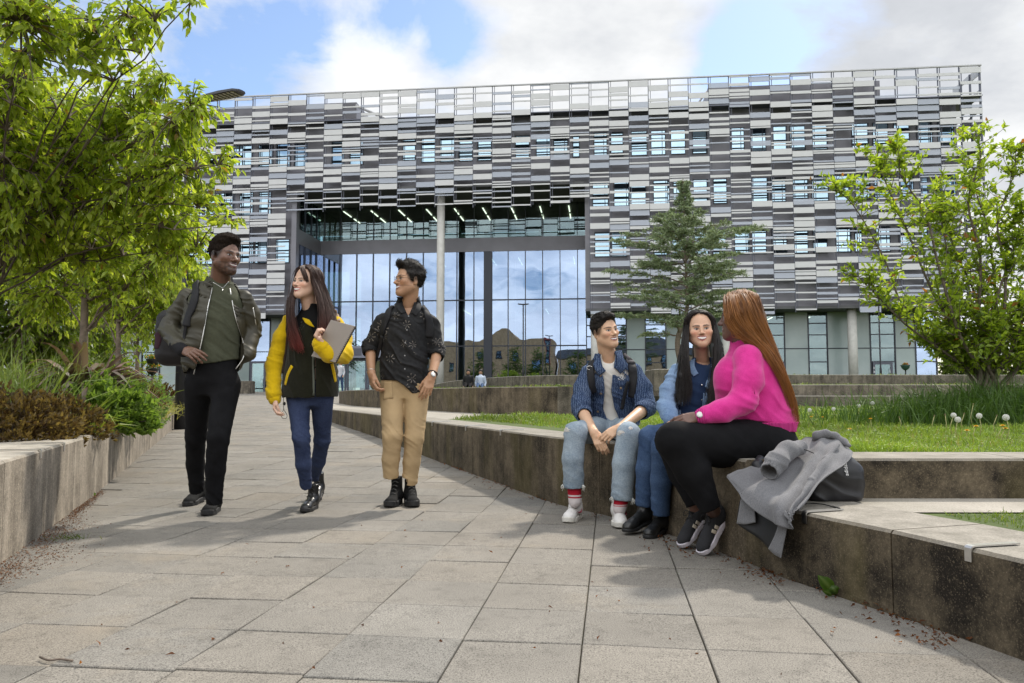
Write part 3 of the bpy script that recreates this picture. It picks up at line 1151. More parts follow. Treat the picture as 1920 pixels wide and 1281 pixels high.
def make_tree(name, label, base, trunk_top, blobs, n_twigs, per_twig, leafL, colA, colB, seed, rtrunk=.1, group=None, bark=None,
              droop=.55, tip=None, tipfrac=0, limbs=14, twigL=.5, spread=1.0, aspect=.5, limb_k=.38):
    """blobs: (centre, radius) list that the crown fills; trunk and limbs reach into every blob"""
    R = np.random.default_rng(seed)
    base = np.array(base, float); tt = np.array(trunk_top, float)
    root = empty(name, base)
    tag(root, label, 'tree', group)
    Cn = np.array([b[0] for b in blobs]); Rd = np.array([b[1] for b in blobs])
    wts = Rd ** 2.0; wts /= wts.sum()
    polys, rads = [], []
    k = 10
    mid = (base + tt) / 2 + R.normal(0, .06, 3) * [1, 1, 0]
    tr = bez(base, mid, tt, k)
    polys.append(tr); rads.append(np.linspace(rtrunk * 1.15, rtrunk * .6, k))
    limb_pts = [tr[5:]]
    for i in range(max(limbs, len(blobs))):
        bi = i % len(blobs)
        e = Cn[bi] + R.normal(0, .25, 3) * Rd[bi]
        s = tr[R.integers(5, k)]
        m = (s + e) / 2 + np.array([0, 0, .12 * np.linalg.norm(e - s)]) + R.normal(0, .08, 3)
        p = bez(s, m, e, 12)
        p[1:-1] += R.normal(0, .02, (10, 3))
        polys.append(p); rads.append(np.linspace(rtrunk * limb_k, rtrunk * .05, 12))
        limb_pts.append(p[3:])
    LP = np.concatenate(limb_pts)
    bi = R.choice(len(blobs), n_twigs, p=wts)
    d = unit(R.normal(size=(n_twigs, 3)))
    rr = R.random(n_twigs) ** .45
    A = Cn[bi] + d * (rr * Rd[bi])[:, None] * np.array([1, 1, .92])
    Pl, Dl, Nl = [], [], []
    tw, twr = [], []
    for a in A:
        j = np.argmin(((LP - a) ** 2).sum(1))
        s = LP[j]
        dirn = unit(a - s)
        if np.linalg.norm(a - s) > twigL * 2.2: s = a - dirn * twigL * 2.2
        out = unit(dirn + np.array([0, 0, .1]) + R.normal(0, .25, 3))
        e = a + out * twigL * .35 + np.array([0, 0, -.08 * twigL])
        p = bez(s, (s + a) / 2 + np.array([0, 0, .12 * twigL]), e, 6)
        tw.append(p); twr.append(np.linspace(.010, .0022, 6) * (rtrunk / .1) ** .5)
        n = R.integers(int(per_twig * .7), int(per_twig * 1.3) + 1)
        q = R.uniform(.35, 1.0, n)
        idx = q * 5
        i0 = np.minimum(idx.astype(int), 4)
        f = (idx - i0)[:, None]
        pos = p[i0] * (1 - f) + p[i0 + 1] * f
        td = unit(p[i0 + 1] - p[i0])
        side = unit(np.cross(td, [0, 0, 1.0])) * R.choice([-1, 1], n)[:, None]
        dd = td * R.uniform(.2, .8, n)[:, None] + side * R.uniform(.3, 1.0, n)[:, None] * spread + np.array([0, 0, -1.0]) * (droop * R.uniform(.3, 1.5, n))[:, None]
        Pl.append(pos + R.normal(0, .012, (n, 3))); Dl.append(dd)
        Nl.append(np.array([0, 0, 1.0]) + R.normal(0, .45, (n, 3)))
    P = np.concatenate(Pl); D = np.concatenate(Dl); N = np.concatenate(Nl)
    L = leafL * R.uniform(.6, 1.2, len(P))
    cc = leaf_cols(len(P), R, colA, colB, tip, tipfrac)
    V, T, col = leaves(P, D, N, L, L * aspect, cc)
    me = np_mesh('crown', local(V, base), T=T, smooth=False, col=col)
    link('crown', me, M_leaf, root)
    V, Q = tubes(polys[:1], rads[:1], 10)
    link('trunk', np_mesh('trunk', local(V, base), Q=Q), bark or M_bark, root)
    V, Q = tubes(polys[1:] + tw, rads[1:] + twr, 5)
    link('branches', np_mesh('branches', local(V, base), Q=Q), bark or M_bark, root)
    return root


def B(u, v, Y, rpx):
    return at(u, v, Y), rpx / F_PX * Y


GA, GB = (.19, .29, .03), (.54, .62, .10)
# foreground cherry, trunk just outside the left edge
make_tree('cherry_tree', 'leafy cherry tree filling the upper left, its branches reaching over the planter', (-5.0, 7.2, .5), (-4.75, 7.1, 2.2),
          [B(60, 40, 5.0, 110), B(180, 70, 5.4, 80), B(250, 30, 5.2, 48), B(292, 30, 5.2, 26), B(-60, 120, 6, 140), B(360, 8, 5.0, 26),
           B(90, 250, 7, 140), B(190, 260, 6.6, 120), B(255, 200, 6.5, 62), B(300, 148, 6.3, 32), B(362, 205, 6.0, 42), B(330, 230, 6.2, 40),
           B(320, 300, 6.3, 85), B(405, 300, 6.1, 28), B(130, 380, 7.0, 130), B(280, 385, 6.7, 90), B(385, 375, 6.4, 34), B(425, 412, 6.3, 24),
           B(60, 450, 7.4, 90), B(180, 455, 7.2, 70), B(330, 440, 7.0, 70), B(-40, 330, 7.2, 150), B(10, 300, 6.4, 100), B(-10, 400, 6.4, 80), B(25, 170, 5.8, 80), B(60, 330, 6.3, 70)],
          2500, 12, .082, GA, GB, 11, .075, 'trees in the planting bed', M_bark, droop=.75, tip=(.3, .2, .06), tipfrac=.02, limbs=26, twigL=.34, limb_k=.15)
tr_g = 'trees in the planting bed'
make_tree('cherry_tree', 'cherry tree with the ringed trunk standing behind the bronze strappy plant', at(152, 700, 10.6) * [1, 1, 0] + [0, 0, .5], at(160, 500, 10.6),
          [B(150, 440, 10.8, 120), B(240, 470, 10.6, 90), B(70, 480, 11, 110), B(300, 500, 10.6, 60), B(210, 540, 10.6, 60), B(100, 560, 11.2, 60), B(330, 455, 10.5, 50)],
          1000, 11, .1, GA, GB, 12, .062, tr_g, M_bark2, droop=.7, limb_k=.26, limbs=16, twigL=.5)
make_tree('cherry_tree', 'slimmer cherry tree further along the bed, third trunk from the left', at(222, 700, 15.5) * [1, 1, 0] + [0, 0, .55], at(222, 560, 15.5),
          [B(240, 510, 15.5, 90), B(300, 550, 15.5, 60), B(190, 560, 16, 60), B(360, 520, 15, 40), B(260, 590, 15.5, 40), B(330, 600, 15.5, 34)],
          700, 11, .125, GA, GB, 13, .055, tr_g, M_bark2, droop=.7, limbs=16, twigL=.6)
make_tree('cherry_tree', 'farthest thin cherry tree close to the building end, behind the lamp post', at(258, 712, 22) * [1, 1, 0] + [0, 0, .6], at(257, 610, 22),
          [B(262, 570, 22, 70), B(310, 590, 22, 50), B(220, 600, 22.5, 45), B(330, 545, 22, 40), B(290, 625, 22, 30)],
          420, 10, .16, GA, GB, 14, .06, tr_g, M_bark2, droop=.7, limbs=12, twigL=.7)
make_tree('cherry_tree', 'bushy green tree low at the far left behind the tall grasses', at(40, 700, 16) * [1, 1, 0] + [0, 0, .6], at(40, 560, 16),
          [B(30, 540, 16, 110), B(-60, 520, 16, 120), B(110, 560, 17, 90), B(0, 610, 15.5, 80), B(90, 630, 17, 70), B(170, 610, 19, 70), B(50, 670, 17, 60), B(140, 665, 18, 50), B(200, 650, 20, 50), B(-40, 660, 16, 70)],
          1300, 11, .14, (.1, .17, .015), (.24, .32, .05), 15, .1, tr_g, M_bark2, droop=.6, limbs=14, twigL=.7)

# right hand multi-stemmed tree
R = np.random.default_rng(31)
tb = np.array([*at(1838, 740, 9.0)[:2], .55])
root = empty('young_tree', tb)
tag(root, 'multi-stemmed young tree rising from long grass at the right edge', 'tree')
stems = [[(1836, 712), (1780, 640), (1700, 590), (1660, 490), (1600, 385), (1556, 352)], [(1838, 712), (1790, 620), (1745, 540), (1700, 430), (1660, 340), (1640, 285)],
         [(1840, 712), (1800, 630), (1760, 500), (1735, 400), (1690, 330), (1682, 268)], [(1846, 712), (1836, 600), (1838, 480), (1815, 380), (1838, 300), (1828, 246)],
         [(1850, 712), (1868, 600), (1862, 500), (1850, 420), (1830, 360), (1822, 300)], [(1858, 712), (1880, 620), (1885, 500), (1870, 420), (1900, 330), (1905, 282)],
         [(1862, 712), (1905, 640), (1930, 540), (1950, 420), (1960, 330)], [(1836, 712), (1770, 660), (1700, 610), (1650, 560), (1610, 520)],
         [(1842, 712), (1802, 640), (1790, 540), (1770, 440), (1755, 360)], [(1868, 712), (1890, 680), (1930, 650), (1970, 620)], [(1846, 712), (1830, 560), (1790, 470), (1775, 400)],
         [(1850, 712), (1870, 560), (1900, 470), (1915, 400)],
         [(1826, 716), (1795, 680), (1760, 655), (1735, 640)], [(1880, 716), (1900, 690), (1915, 660), (1925, 640)], [(1846, 716), (1820, 690), (1806, 660), (1790, 610)], [(1866, 716), (1850, 680), (1862, 640), (1850, 600)], [(1890, 716), (1915, 670), (1905, 610), (1925, 560)]]
spolys, srads = [], []
LPs = []
for i, st in enumerate(stems):
    Y0 = 9 + R.uniform(-.5, .7)
    pts = [tb + np.array([R.uniform(-.42, .42), R.uniform(-.25, .25), 0])] + [at(u, v, 9 + (Y0 - 9) * (k + 1) / 5) for k, (u, v) in enumerate(st)]
    p = np.array(catmull(pts, 4))
    spolys.append(p); srads.append(np.linspace(.024, .004, len(p)))
    LPs.append(p[6:])
tw, twr, Pl, Dl, Nl, tipm = [], [], [], [], [], []
for p in LPs:
    n = len(p)
    for rep in range(56):
        f = R.uniform(.05, 1.0)
        s = p[min(int(f * n), n - 1)]
        up = R.uniform(.25, 1.0)
        d = unit(np.array([R.normal(0, .8), R.normal(0, .8), up]))
        ln = R.uniform(.18, .62) * (1.15 - .6 * f)
        e = s + d * ln
        m = (s + e) / 2 + np.array([0, 0, -.04])
        q = bez(s, m, e, 5)
        tw.append(q); twr.append(np.linspace(.006, .002, 5))
        k = R.integers(10, 19)
        g = R.uniform(.1, 1, k)
        pos = s[None] + (e - s)[None] * g[:, None]
        dd = d[None] * .5 + R.normal(0, .6, (k, 3)) + np.array([0, 0, .05])
        Pl.append(pos); Dl.append(dd); Nl.append(np.array([0, 0, 1.]) + R.normal(0, .5, (k, 3)))
        tipm.append((g > .97) & (R.random() < .35))
P = np.concatenate(Pl); D = np.concatenate(Dl); N = np.concatenate(Nl)
L = .085 * R.uniform(.55, 1.25, len(P))
cc = leaf_cols(len(P), R, (.14, .225, .02), (.42, .52, .075))
cc[np.concatenate(tipm)] = (.30, .13, .04)
V, T, col = leaves(P, D, N, L, L * .5, cc, .22, .15)
link('crown', np_mesh('crown', local(V, tb), T=T, smooth=False, col=col), M_leaf, root)
V, Q = tubes(spolys, srads, 7)
link('trunk', np_mesh('trunk', local(V, tb), Q=Q), M_bark, root)
V, Q = tubes(tw, twr, 4)
link('branches', np_mesh('branches', local(V, tb), Q=Q), M_bark, root)

# cedar before the facade
R = np.random.default_rng(41)
cb_ = np.array([*at(1286, 700, 34.5)[:2], 1.5])
root = empty('cedar_tree', cb_)
tag(root, 'dark green cedar with tiered branches in front of the louvred facade', 'tree')
topz = at(1288, 336, 34.5)[2]
polys, rads = [], []
tl = [cb_, cb_ + [-.35, 0, 1.6], cb_ + [.1, .0, 3.2], cb_ + [.05, 0, 5.5], [cb_[0] + .0, cb_[1], topz]]
trunk = np.array(catmull(tl, 8))
polys.append(trunk); rads.append(np.linspace(.16, .015, len(trunk)))
Pn, Dn = [], []
H = topz - cb_[2]
prof = [(.18, .5), (.24, .75), (.35, .95), (.45, 1.0), (.6, .96), (.68, .78), (.74, .40), (.8, .20), (.86, .10), (.93, .05), (1.0, .03)]
for i in range(104):
    f = .2 + .79 * (i / 104) ** .85
    z = cb_[2] + f * H
    rad = 3.3 * np.interp(f, [a for a, b in prof], [b for a, b in prof]) * R.uniform(.42, 1.25)
    an = i * 2.399 + R.normal(0, .3)
    c0 = trunk[np.argmin(abs(trunk[:, 2] - z))].copy(); c0[2] = z
    dr = np.array([cos(an), sin(an), 0])
    rise = R.uniform(.05, .34) * rad
    e = c0 + dr * rad + np.array([0, 0, rise])
    p = bez(c0, c0 + dr * rad * .55 + np.array([0, 0, rise * .9 + .08]), e, 9)
    p[1:-1] += R.normal(0, .03, (7, 3))
    polys.append(p); rads.append(np.linspace(.035 * (1.1 - f) + .012, .004, 9))
    nt = int(7 + rad * 9)
    for k in range(nt):
        g = R.uniform(.18, 1)
        ii = min(int(g * 8), 7); ff = g * 8 - ii
        s = p[ii] * (1 - ff) + p[ii + 1] * ff
        sd = np.array([-dr[1], dr[0], 0]) * R.choice([-1, 1])
        d = unit(dr * R.uniform(.4, 1) + sd * R.uniform(.2, 1.0) + np.array([0, 0, R.uniform(-.18, .22)]))
        ln = R.uniform(.25, .8) * (1.15 - .55 * g) * min(1, rad / 1.6 + .25)
        e2 = s + d * ln + np.array([0, 0, -.05 * ln])
        polys.append(np.array([s, (s + e2) / 2 + [0, 0, .02], e2])); rads.append(np.array([.01, .007, .003]))
        m = int(12 + ln * 38)
        h = R.uniform(.02, 1, m)
        Pn.append(s[None] + (e2 - s)[None] * h[:, None] + R.normal(0, .012, (m, 3)))
        Dn.append(d[None] * .7 + R.normal(0, .6, (m, 3)) + np.array([0, 0, .22]))
P = np.concatenate(Pn); D = np.concatenate(Dn)
L = .135 * R.uniform(.6, 1.3, len(P))
cc = leaf_cols(len(P), R, (.11, .155, .09), (.30, .37, .19))
V, T, col = leaves(P, D, R.normal(size=P.shape), L, L * .26, cc, .1, .05)
link('crown', np_mesh('crown', local(V, cb_), T=T, smooth=False, col=col), M_needle, root)
V, Q = tubes(polys[:1], rads[:1], 8)
link('trunk', np_mesh('trunk', local(V, cb_), Q=Q), M_bark2, root)
V, Q = tubes(polys[1:], rads[1:], 4)
link('branches', np_mesh('branches', local(V, cb_), Q=Q), M_bark2, root)

# trees beyond the right end of the building and across from the glass
for i, (u, v, Y, r_) in enumerate(((1790, 690, 62, 34), (1850, 700, 66, 30), (1910, 690, 64, 34))):
    c = at(u, v, Y)
    make_tree('background_tree', ['far green tree seen past the right corner of the building', 'far low tree behind the stems of the young tree', 'far tree at the extreme right edge, low on the skyline'][i],
              (c[0], c[1], 1.0), (c[0], c[1], c[2]), [(c, r_ / F_PX * Y), (c + [1.2, .5, -.4], r_ * .7 / F_PX * Y)], 260, 9, .32, (.1, .15, .02), (.2, .27, .05), 60 + i, .14, 'far trees on the right', limbs=8, twigL=.6)
lab = ['young tree across from the glass entrance, left of the wavy gable', 'young tree across from the glass front, under the wavy gable', 'young tree across from the glass front, right of the wavy gable', 'young tree across from the frosted panels of the ground floor', 'tree across from the entrance portal']
for i, (u, v, n_) in enumerate(((905, 690, 86), (965, 684, 92), (1010, 690, 80), (1080, 695, 84), (655, 665, 66))):
    s_, z_ = bloc(u, v, n_)
    w = np.array(bworld(s_, 12 - n_, z_))
    if w[1] > -3 and abs(w[0]) < 6: w[0] = -8
    make_tree('street_tree', lab[i], (w[0], w[1], 0), (w[0], w[1], w[2] * .6), [(w, 2.5), (w + [0, 0, 2.4], 1.7), (w + [1.0, 0, -1.6], 1.9), (w + [-1.1, .3, -1.0], 1.8)], 420, 10, .26, (.05, .1, .012), (.13, .2, .03), 80 + i, .09, 'trees across from the glass front', limbs=8, twigL=.6)

# ---- planting along the left wall
def shrub(name, label, c, r, n, L, asp, colA, colB, seed, upright=.5, mt=None, group=None, stem=True, hcut=None):
    """leafy bush: many short twigs bearing leaves through an uneven mound"""
    R = np.random.default_rng(seed)
    c = np.array(c, float)
    root = empty(name, c); tag(root, label, 'shrub', group)
    d = unit(R.normal(size=(n, 3))); d[:, 2] = np.abs(d[:, 2])
    bump = 1 + .16 * np.sin(d[:, 0] * 7 + seed) * np.cos(d[:, 1] * 6 + seed * 2)
    q = d * np.array(r) * (R.random(n) ** .28 * bump)[:, None]
    k = 9
    P = (c + q)[:, None] + unit(d + R.normal(0, .35, (n, 3)) + np.array([0, 0, upright]))[:, None] * R.uniform(-.04, .07, (n, k, 1))
    D = unit(d)[:, None] + R.normal(0, .7, (n, k, 3)) + np.array([0, 0, upright])
    P = P.reshape(-1, 3); D = D.reshape(-1, 3)
    LL = L * R.uniform(.6, 1.25, len(P))
    cc = leaf_cols(len(P), R, colA, colB)
    V, T, col = leaves(P, D, R.normal(size=P.shape) + np.array([0, 0, .6]), LL, LL * asp, cc)
    link('foliage', np_mesh('foliage', local(V, c), T=T, smooth=False, col=col), mt or M_leaf, root)
    tw = []
    for i in range(0, n, max(1, n // 90)):
        tw.append(bez(c + R.normal(0, .05, 3) * [1, 1, 0], c + q[i] * [.3, .3, .7], c + q[i], 5))
    V, Q = tubes(tw, [np.linspace(.008, .002, 5)] * len(tw), 4)
    link('stems', np_mesh('stems', local(V, c), Q=Q), M_bark, root)
    return root


def bedpt(u, v, Y, z=.46):
    p = at(u, v, Y); p[2] = z
    return p


BR1, BR2 = (.045, .022, .014), (.16, .085, .05)
shrub('shrub', 'brown leaved bush at the left edge, spilling over the planter wall', bedpt(10, 800, 5.7), (.5, .5, .36), 800, .045, .5, BR1, (.22, .16, .07), 3, .7)
shrub('shrub', 'dark brown bush right of the big brown bush, close to the wall edge', bedpt(95, 790, 6.3), (.42, .42, .30), 620, .042, .5, BR1, (.20, .15, .065), 4, .7)
shrub('shrub', 'fresh green bush with broad leaves in front of the bronze strappy plant', bedpt(195, 770, 7.5), (.46, .46, .46), 620, .07, .6, (.09, .16, .03), (.22, .32, .08), 5, .4)
shrub('shrub', 'small grey green bush right of the broad leaved green bush', bedpt(240, 760, 8.6), (.36, .36, .42), 420, .04, .5, (.1, .16, .06), (.2, .28, .11), 6, .4)
shrub('shrub', 'round brown bush halfway along the planter', bedpt(258, 755, 11.5, .52), (.38, .38, .48), 420, .05, .5, BR1, (.15, .09, .05), 7, .5)
shrub('shrub', 'clipped bright green ball of a bush beyond the round brown bush', bedpt(283, 745, 13.5, .55), (.32, .32, .48), 420, .04, .5, (.12, .22, .04), (.22, .34, .09), 8, .3)
shrub('shrub', 'farthest brown bush beside the lamp post', bedpt(300, 742, 17.0, .6), (.36, .36, .46), 360, .05, .5, BR1, (.17, .1, .06), 9, .5)


def tuft(name, label, c, n, L, W, spread, bend, colA, colB, seed, rad=.12, cat='grass plant', group=None, mt=None):
    R = np.random.default_rng(seed)
    c = np.array(c, float)
    P = c + R.normal(0, rad, (n, 3)) * [1, 1, 0]
    D = np.array([0, 0, 1.]) + R.normal(0, spread, (n, 3)) * [1, 1, .2] + (P - c) * 1.2
    LL = L * R.uniform(.5, 1.1, n)
    V, T, col = blades(P, D, LL, W * R.uniform(.6, 1.2, n), bend * R.uniform(.3, 1.4, n), leaf_cols(n, R, colA, colB), R)
    o = link(name, np_mesh(name, local(V, c), T=T, smooth=False, col=col), mt or M_blade, None, c)
    tag(o, label, cat, group)
    return o


tuft('tall_grass', 'tall green grass clump at the left edge above the brown bush', bedpt(-5, 760, 7.0), 480, 1.1, .012, .15, .45, (.10, .17, .03), (.27, .33, .10), 21, .3)
tuft('tall_grass', 'tall green grass clump between the left edge and the bronze plant', bedpt(30, 760, 7.6), 300, .98, .012, .15, .5, (.10, .17, .03), (.27, .33, .10), 22, .25)
tuft('tall_grass', 'upright grass clump behind the bronze plant, right of the ringed trunk', bedpt(215, 740, 11), 200, .85, .014, .13, .4, (.1, .16, .03), (.24, .28, .08), 23, .2)
tuft('low_grass', 'broad bladed low grass hanging over the wall beside the brown bush', bedpt(152, 785, 6.6), 90, .42, .018, .5, .8, (.12, .2, .02), (.3, .36, .06), 24, .08)
tuft('low_grass', 'straw coloured low grass on the wall edge past the green bush', bedpt(244, 765, 10.0, .5), 520, .36, .008, .55, .8, (.17, .16, .05), (.36, .34, .12), 25, .2)
tuft('low_grass', 'yellow green low grass further on, nearer the lamp post', bedpt(268, 760, 12.4, .52), 380, .32, .009, .5, .7, (.2, .2, .05), (.38, .36, .1), 26, .25)
tuft('low_grass', 'straw grass right at the foot of the lamp post', bedpt(290, 756, 14.6, .55), 300, .30, .01, .5, .7, (.2, .18, .05), (.4, .36, .12), 27, .25)
shrub('hedge_bush', 'big loose green bush far behind the tall grasses on the left', bedpt(40, 700, 21, .7), (2.6, 1.2, 1.7), 900, .12, .55, (.12, .2, .03), (.3, .38, .07), 33, .3)
shrub('hedge_bush', 'second loose green bush far behind the bronze flax', bedpt(165, 715, 24, .7), (2.2, 1.2, 1.5), 800, .12, .55, (.12, .2, .03), (.3, .38, .07), 34, .3)
# bronze flax
R = np.random.default_rng(51)
c = bedpt(160, 740, 7.9)
n = 150
M_flax = leaf_mat('flax_leaf', trans=.15, rough=.38)
V, Q, COL = [], [], []
for i in range(n):
    an = R.uniform(0, 2 * pi); dr = np.array([cos(an), sin(an), 0])
    Ln = R.uniform(.75, 1.22); tilt = R.uniform(.35, .88)
    e = c + dr * Ln * tilt * .9 + np.array([0, 0, Ln * (1.05 - tilt * .75)])
    if R.random() < .6: e = e + dr * .15 - np.array([0, 0, .34])
    m = c + dr * Ln * tilt * .35 + np.array([0, 0, Ln * .75])
    p = bez(c + R.normal(0, .07, 3) * [1, 1, 0], m, e, 8)
    sd = np.array([-dr[1], dr[0], 0])
    w = .044 * np.array([.6, .9, 1, 1, .9, .7, .45, .05]) * R.uniform(.7, 1.2)
    b = len(V)
    col = np.array([.17, .12, .10]) * R.uniform(.5, 1.7) + R.normal(0, .01, 3)
    for k in range(8):
        V += [p[k] - sd * w[k], p[k] + np.array([0, 0, -.3 * w[k]]), p[k] + sd * w[k]]
        COL += [np.clip(col * .7, .01, 1), np.clip(col, .01, 1), np.clip(col * 1.1, .01, 1)]
        if k: Q += [(b + 3 * k - 3, b + 3 * k - 2, b + 3 * k + 1, b + 3 * k), (b + 3 * k - 2, b + 3 * k - 1, b + 3 * k + 2, b + 3 * k + 1)]
o = link('flax_plant', np_mesh('flax_plant', local(V, c), Q=np.array(Q), col=np.array(COL)), M_flax, None, c)
tag(o, 'bronze flax plant with long drooping strap leaves under the ringed trunk', 'plant')

# ---- grass blades on the lawns (uncountable)
def pip(poly, x, y):
    inside = np.zeros(len(x), bool)
    n = len(poly); j = n - 1
    for i in range(n):
        xi, yi = poly[i]; xj, yj = poly[j]
        c = ((yi > y) != (yj > y)) & (x < (xj - xi) * (y - yi) / (yj - yi + 1e-12) + xi)
        inside ^= c; j = i
    return inside


def lawn_grass(name, poly, z, n, L, seed, y_bias=1.0, W=.006, colA=(.11, .19, .02), colB=(.31, .42, .065), box=None, dry=.06):
    R = np.random.default_rng(seed)
    xs = [p[0] for p in poly]; ys = [p[1] for p in poly]
    x0, x1, y0, y1 = box or (min(xs), max(xs), min(ys), max(ys))
    x = R.uniform(x0, x1, n * 3)
    y = y0 + (y1 - y0) * R.random(n * 3) ** y_bias
    k = pip(poly, x, y) & (np.abs(x) < y * .70 + 1)
    x, y = x[k][:n], y[k][:n]
    n = len(x)
    P = np.stack([x, y, np.full(n, z) if not callable(z) else np.array([z(a, b_) for a, b_ in zip(x, y)])], 1)
    D = np.array([0, 0, 1.]) + R.normal(0, .38, (n, 3)) * [1, 1, .1]
    sc_ = np.clip(y / 6, .8, 4)
    clump = .7 + .5 * np.sin(x * 3.1 + np.sin(y * 2.3)) * np.cos(y * 2.7 + 1.3 * x)
    LL = L * R.uniform(.45, 1.2, n) * np.clip(clump, .45, 1.3)
    cc = leaf_cols(n, R, colA, colB, (.30, .26, .1), dry)
    tone = (.85 + .3 * np.sin(x * 1.3 + 2) * np.sin(y * 1.1))[:, None]
    V, T, col = blades(P, D, LL, W * sc_, .45 * R.uniform(.2, 1.5, n), cc * tone, R)
    o = link(name, np_mesh(name, V, T=T, smooth=False, col=col), M_blade)
    tag(o, kind='stuff')
    return o


inner1 = [(-.80, 10.5), (-.1, 9.2), (.35, 8.0), (.85, 6.7), (1.25, 5.6), (1.4, 4.95), (1.5, 4.46), (3.0, 4.44), (9, 4.4), (16, 6), (22, 19.3), (2.9, 19.4), (2.3, 15.6), (1.15, 12.2), (.1, 11.8)]
lawn_grass('lawn_grass', inner1, .485, 110000, .105, 61, 1.9)
lawn_grass('lawn_grass', [(1.86, 3.47), (7, 3.47), (7, 0), (3.2, 0), (2.6, 1.4), (2.2, 2.4), (2.05, 2.9)], .292, 16000, .04, 62, 1.0, .005, (.08, .14, .015), (.2, .27, .05))
lawn_grass('lawn_grass', [(-4.0, 22.6), (-1.5, 17), (.45, 13.4), (1.2, 12.8), (2.2, 15.5), (2.7, 20), (1, 30), (-2, 35)], .94, 14000, .08, 63, 1.2, .006, (.09, .15, .02), (.22, .28, .06))
lawn_grass('lawn_grass', [(2.9, 20.7), (26, 20.3), (30, 29.2), (4, 29.2)], 1.065, 22000, .09, 64, 1.0, .006, (.1, .16, .02), (.24, .29, .07))
lawn_grass('lawn_grass', [(-4.0, 44.3), (-2.2, 37.3), (.2, 32.4), (2.5, 30), (6, 29.4), (14, 29.8), (30, 29.9), (34, 34), (-1, 40)], lambda x, y: 1.545 - max(0, 4 - x) * .035, 16000, .1, 65, 1.0, .006, (.1, .16, .02), (.24, .29, .07))

# long grass round the young tree
R = np.random.default_rng(71)
n = 5200
cx, cy = tb[0] + .1, tb[1] - .3
P = np.stack([cx + R.normal(0, .95, n), cy + R.normal(0, .5, n), np.full(n, .48)], 1)
rr = np.hypot((P[:, 0] - cx) / 1.7, (P[:, 1] - cy) / 1.0)
D = np.array([0, 0, 1.]) + R.normal(0, .33, (n, 3)) * [1, 1, .1]
LL = (.80 - .3 * np.clip(rr, 0, 1.6)) * R.uniform(.45, 1.15, n)
V, T, col = blades(P, D, LL, .009 * R.uniform(.6, 1.2, n), .5 * R.uniform(.3, 1.5, n), leaf_cols(n, R, (.03, .075, .01), (.10, .18, .03)), R)
tag(link('long_grass', np_mesh('long_grass', V, T=T, smooth=False, col=col), M_blade), kind='stuff')

# dandelions
M_stalk = simple('stalk', (.28, .27, .10), .6, 0, .2)
M_fluff = simple('seed_fluff', (.72, .72, .68), .9, 0, .05)
M_petal = simple('yellow_petal', (.80, .52, .02), .6, 0, .1)
M_seed = simple('seed_core', (.2, .15, .08), .8)


def dandelion(u, v, vb, kind, label, group):
    g = at_z(u, vb, .49)
    top = at(u, v, g[1] + .02)
    root = empty('dandelion', g)
    tag(root, label, 'dandelion', group)
    m = MB(); R_ = random.Random(int(u * 7 + v))
    lean = R_.uniform(-.03, .03)
    tl = (top[0] - g[0], top[1] - g[1], top[2] - g[2])
    m.tube([(0, 0, -.01), (lean, 0, tl[2] * .5), tl], [.0035, .0032, .003], 5)
    m.build('stalk', M_stalk, root)
    if kind == 'clock':
        r = R_.uniform(.016, .021)
        m = MB()
        for k in range(110):
            a, zz = k * 2.39996, 1 - 2 * (k + .5) / 110
            q = sqrt(1 - zz * zz)
            d = Vector((q * cos(a), q * sin(a), zz))
            p = Vector(tl) + d * r
            m.tube([tuple(Vector(tl) + d * .005), tuple(p)], .0004, 3, 0, False)
            s1 = d.orthogonal().normalized(); s2 = d.cross(s1)
            w = .004
            m.add([p + s1 * w + d * .002, p + s2 * w + d * .002, p - s1 * w + d * .002, p - s2 * w + d * .002, p], [(0, 1, 4), (1, 2, 4), (2, 3, 4), (3, 0, 4)])
        m.build('seed_head', M_fluff, root)
    elif kind == 'flower':
        m = MB()
        for ring, (nn, rr_, hh) in enumerate(((16, .024, .002), (13, .018, .006), (9, .011, .009))):
            for k in range(nn):
                a = 2 * pi * k / nn + ring
                d = Vector((cos(a), sin(a), 0)); s_ = Vector((-sin(a), cos(a), 0))
                o = Vector(tl)
                m.add([o, o + d * rr_ * .7 + s_ * .003 + Vector((0, 0, hh)), o + d * rr_ + Vector((0, 0, hh + .001)), o + d * rr_ * .7 - s_ * .003 + Vector((0, 0, hh))], [(0, 1, 2, 3)])
        m.build('flower_head', M_petal, root)
    else:
        m = MB(); m.lathe([(.001, -.004), (.006, 0), (.005, .006), (.001, .009)], tl, 8)
        m.build('bare_head', M_seed, root)


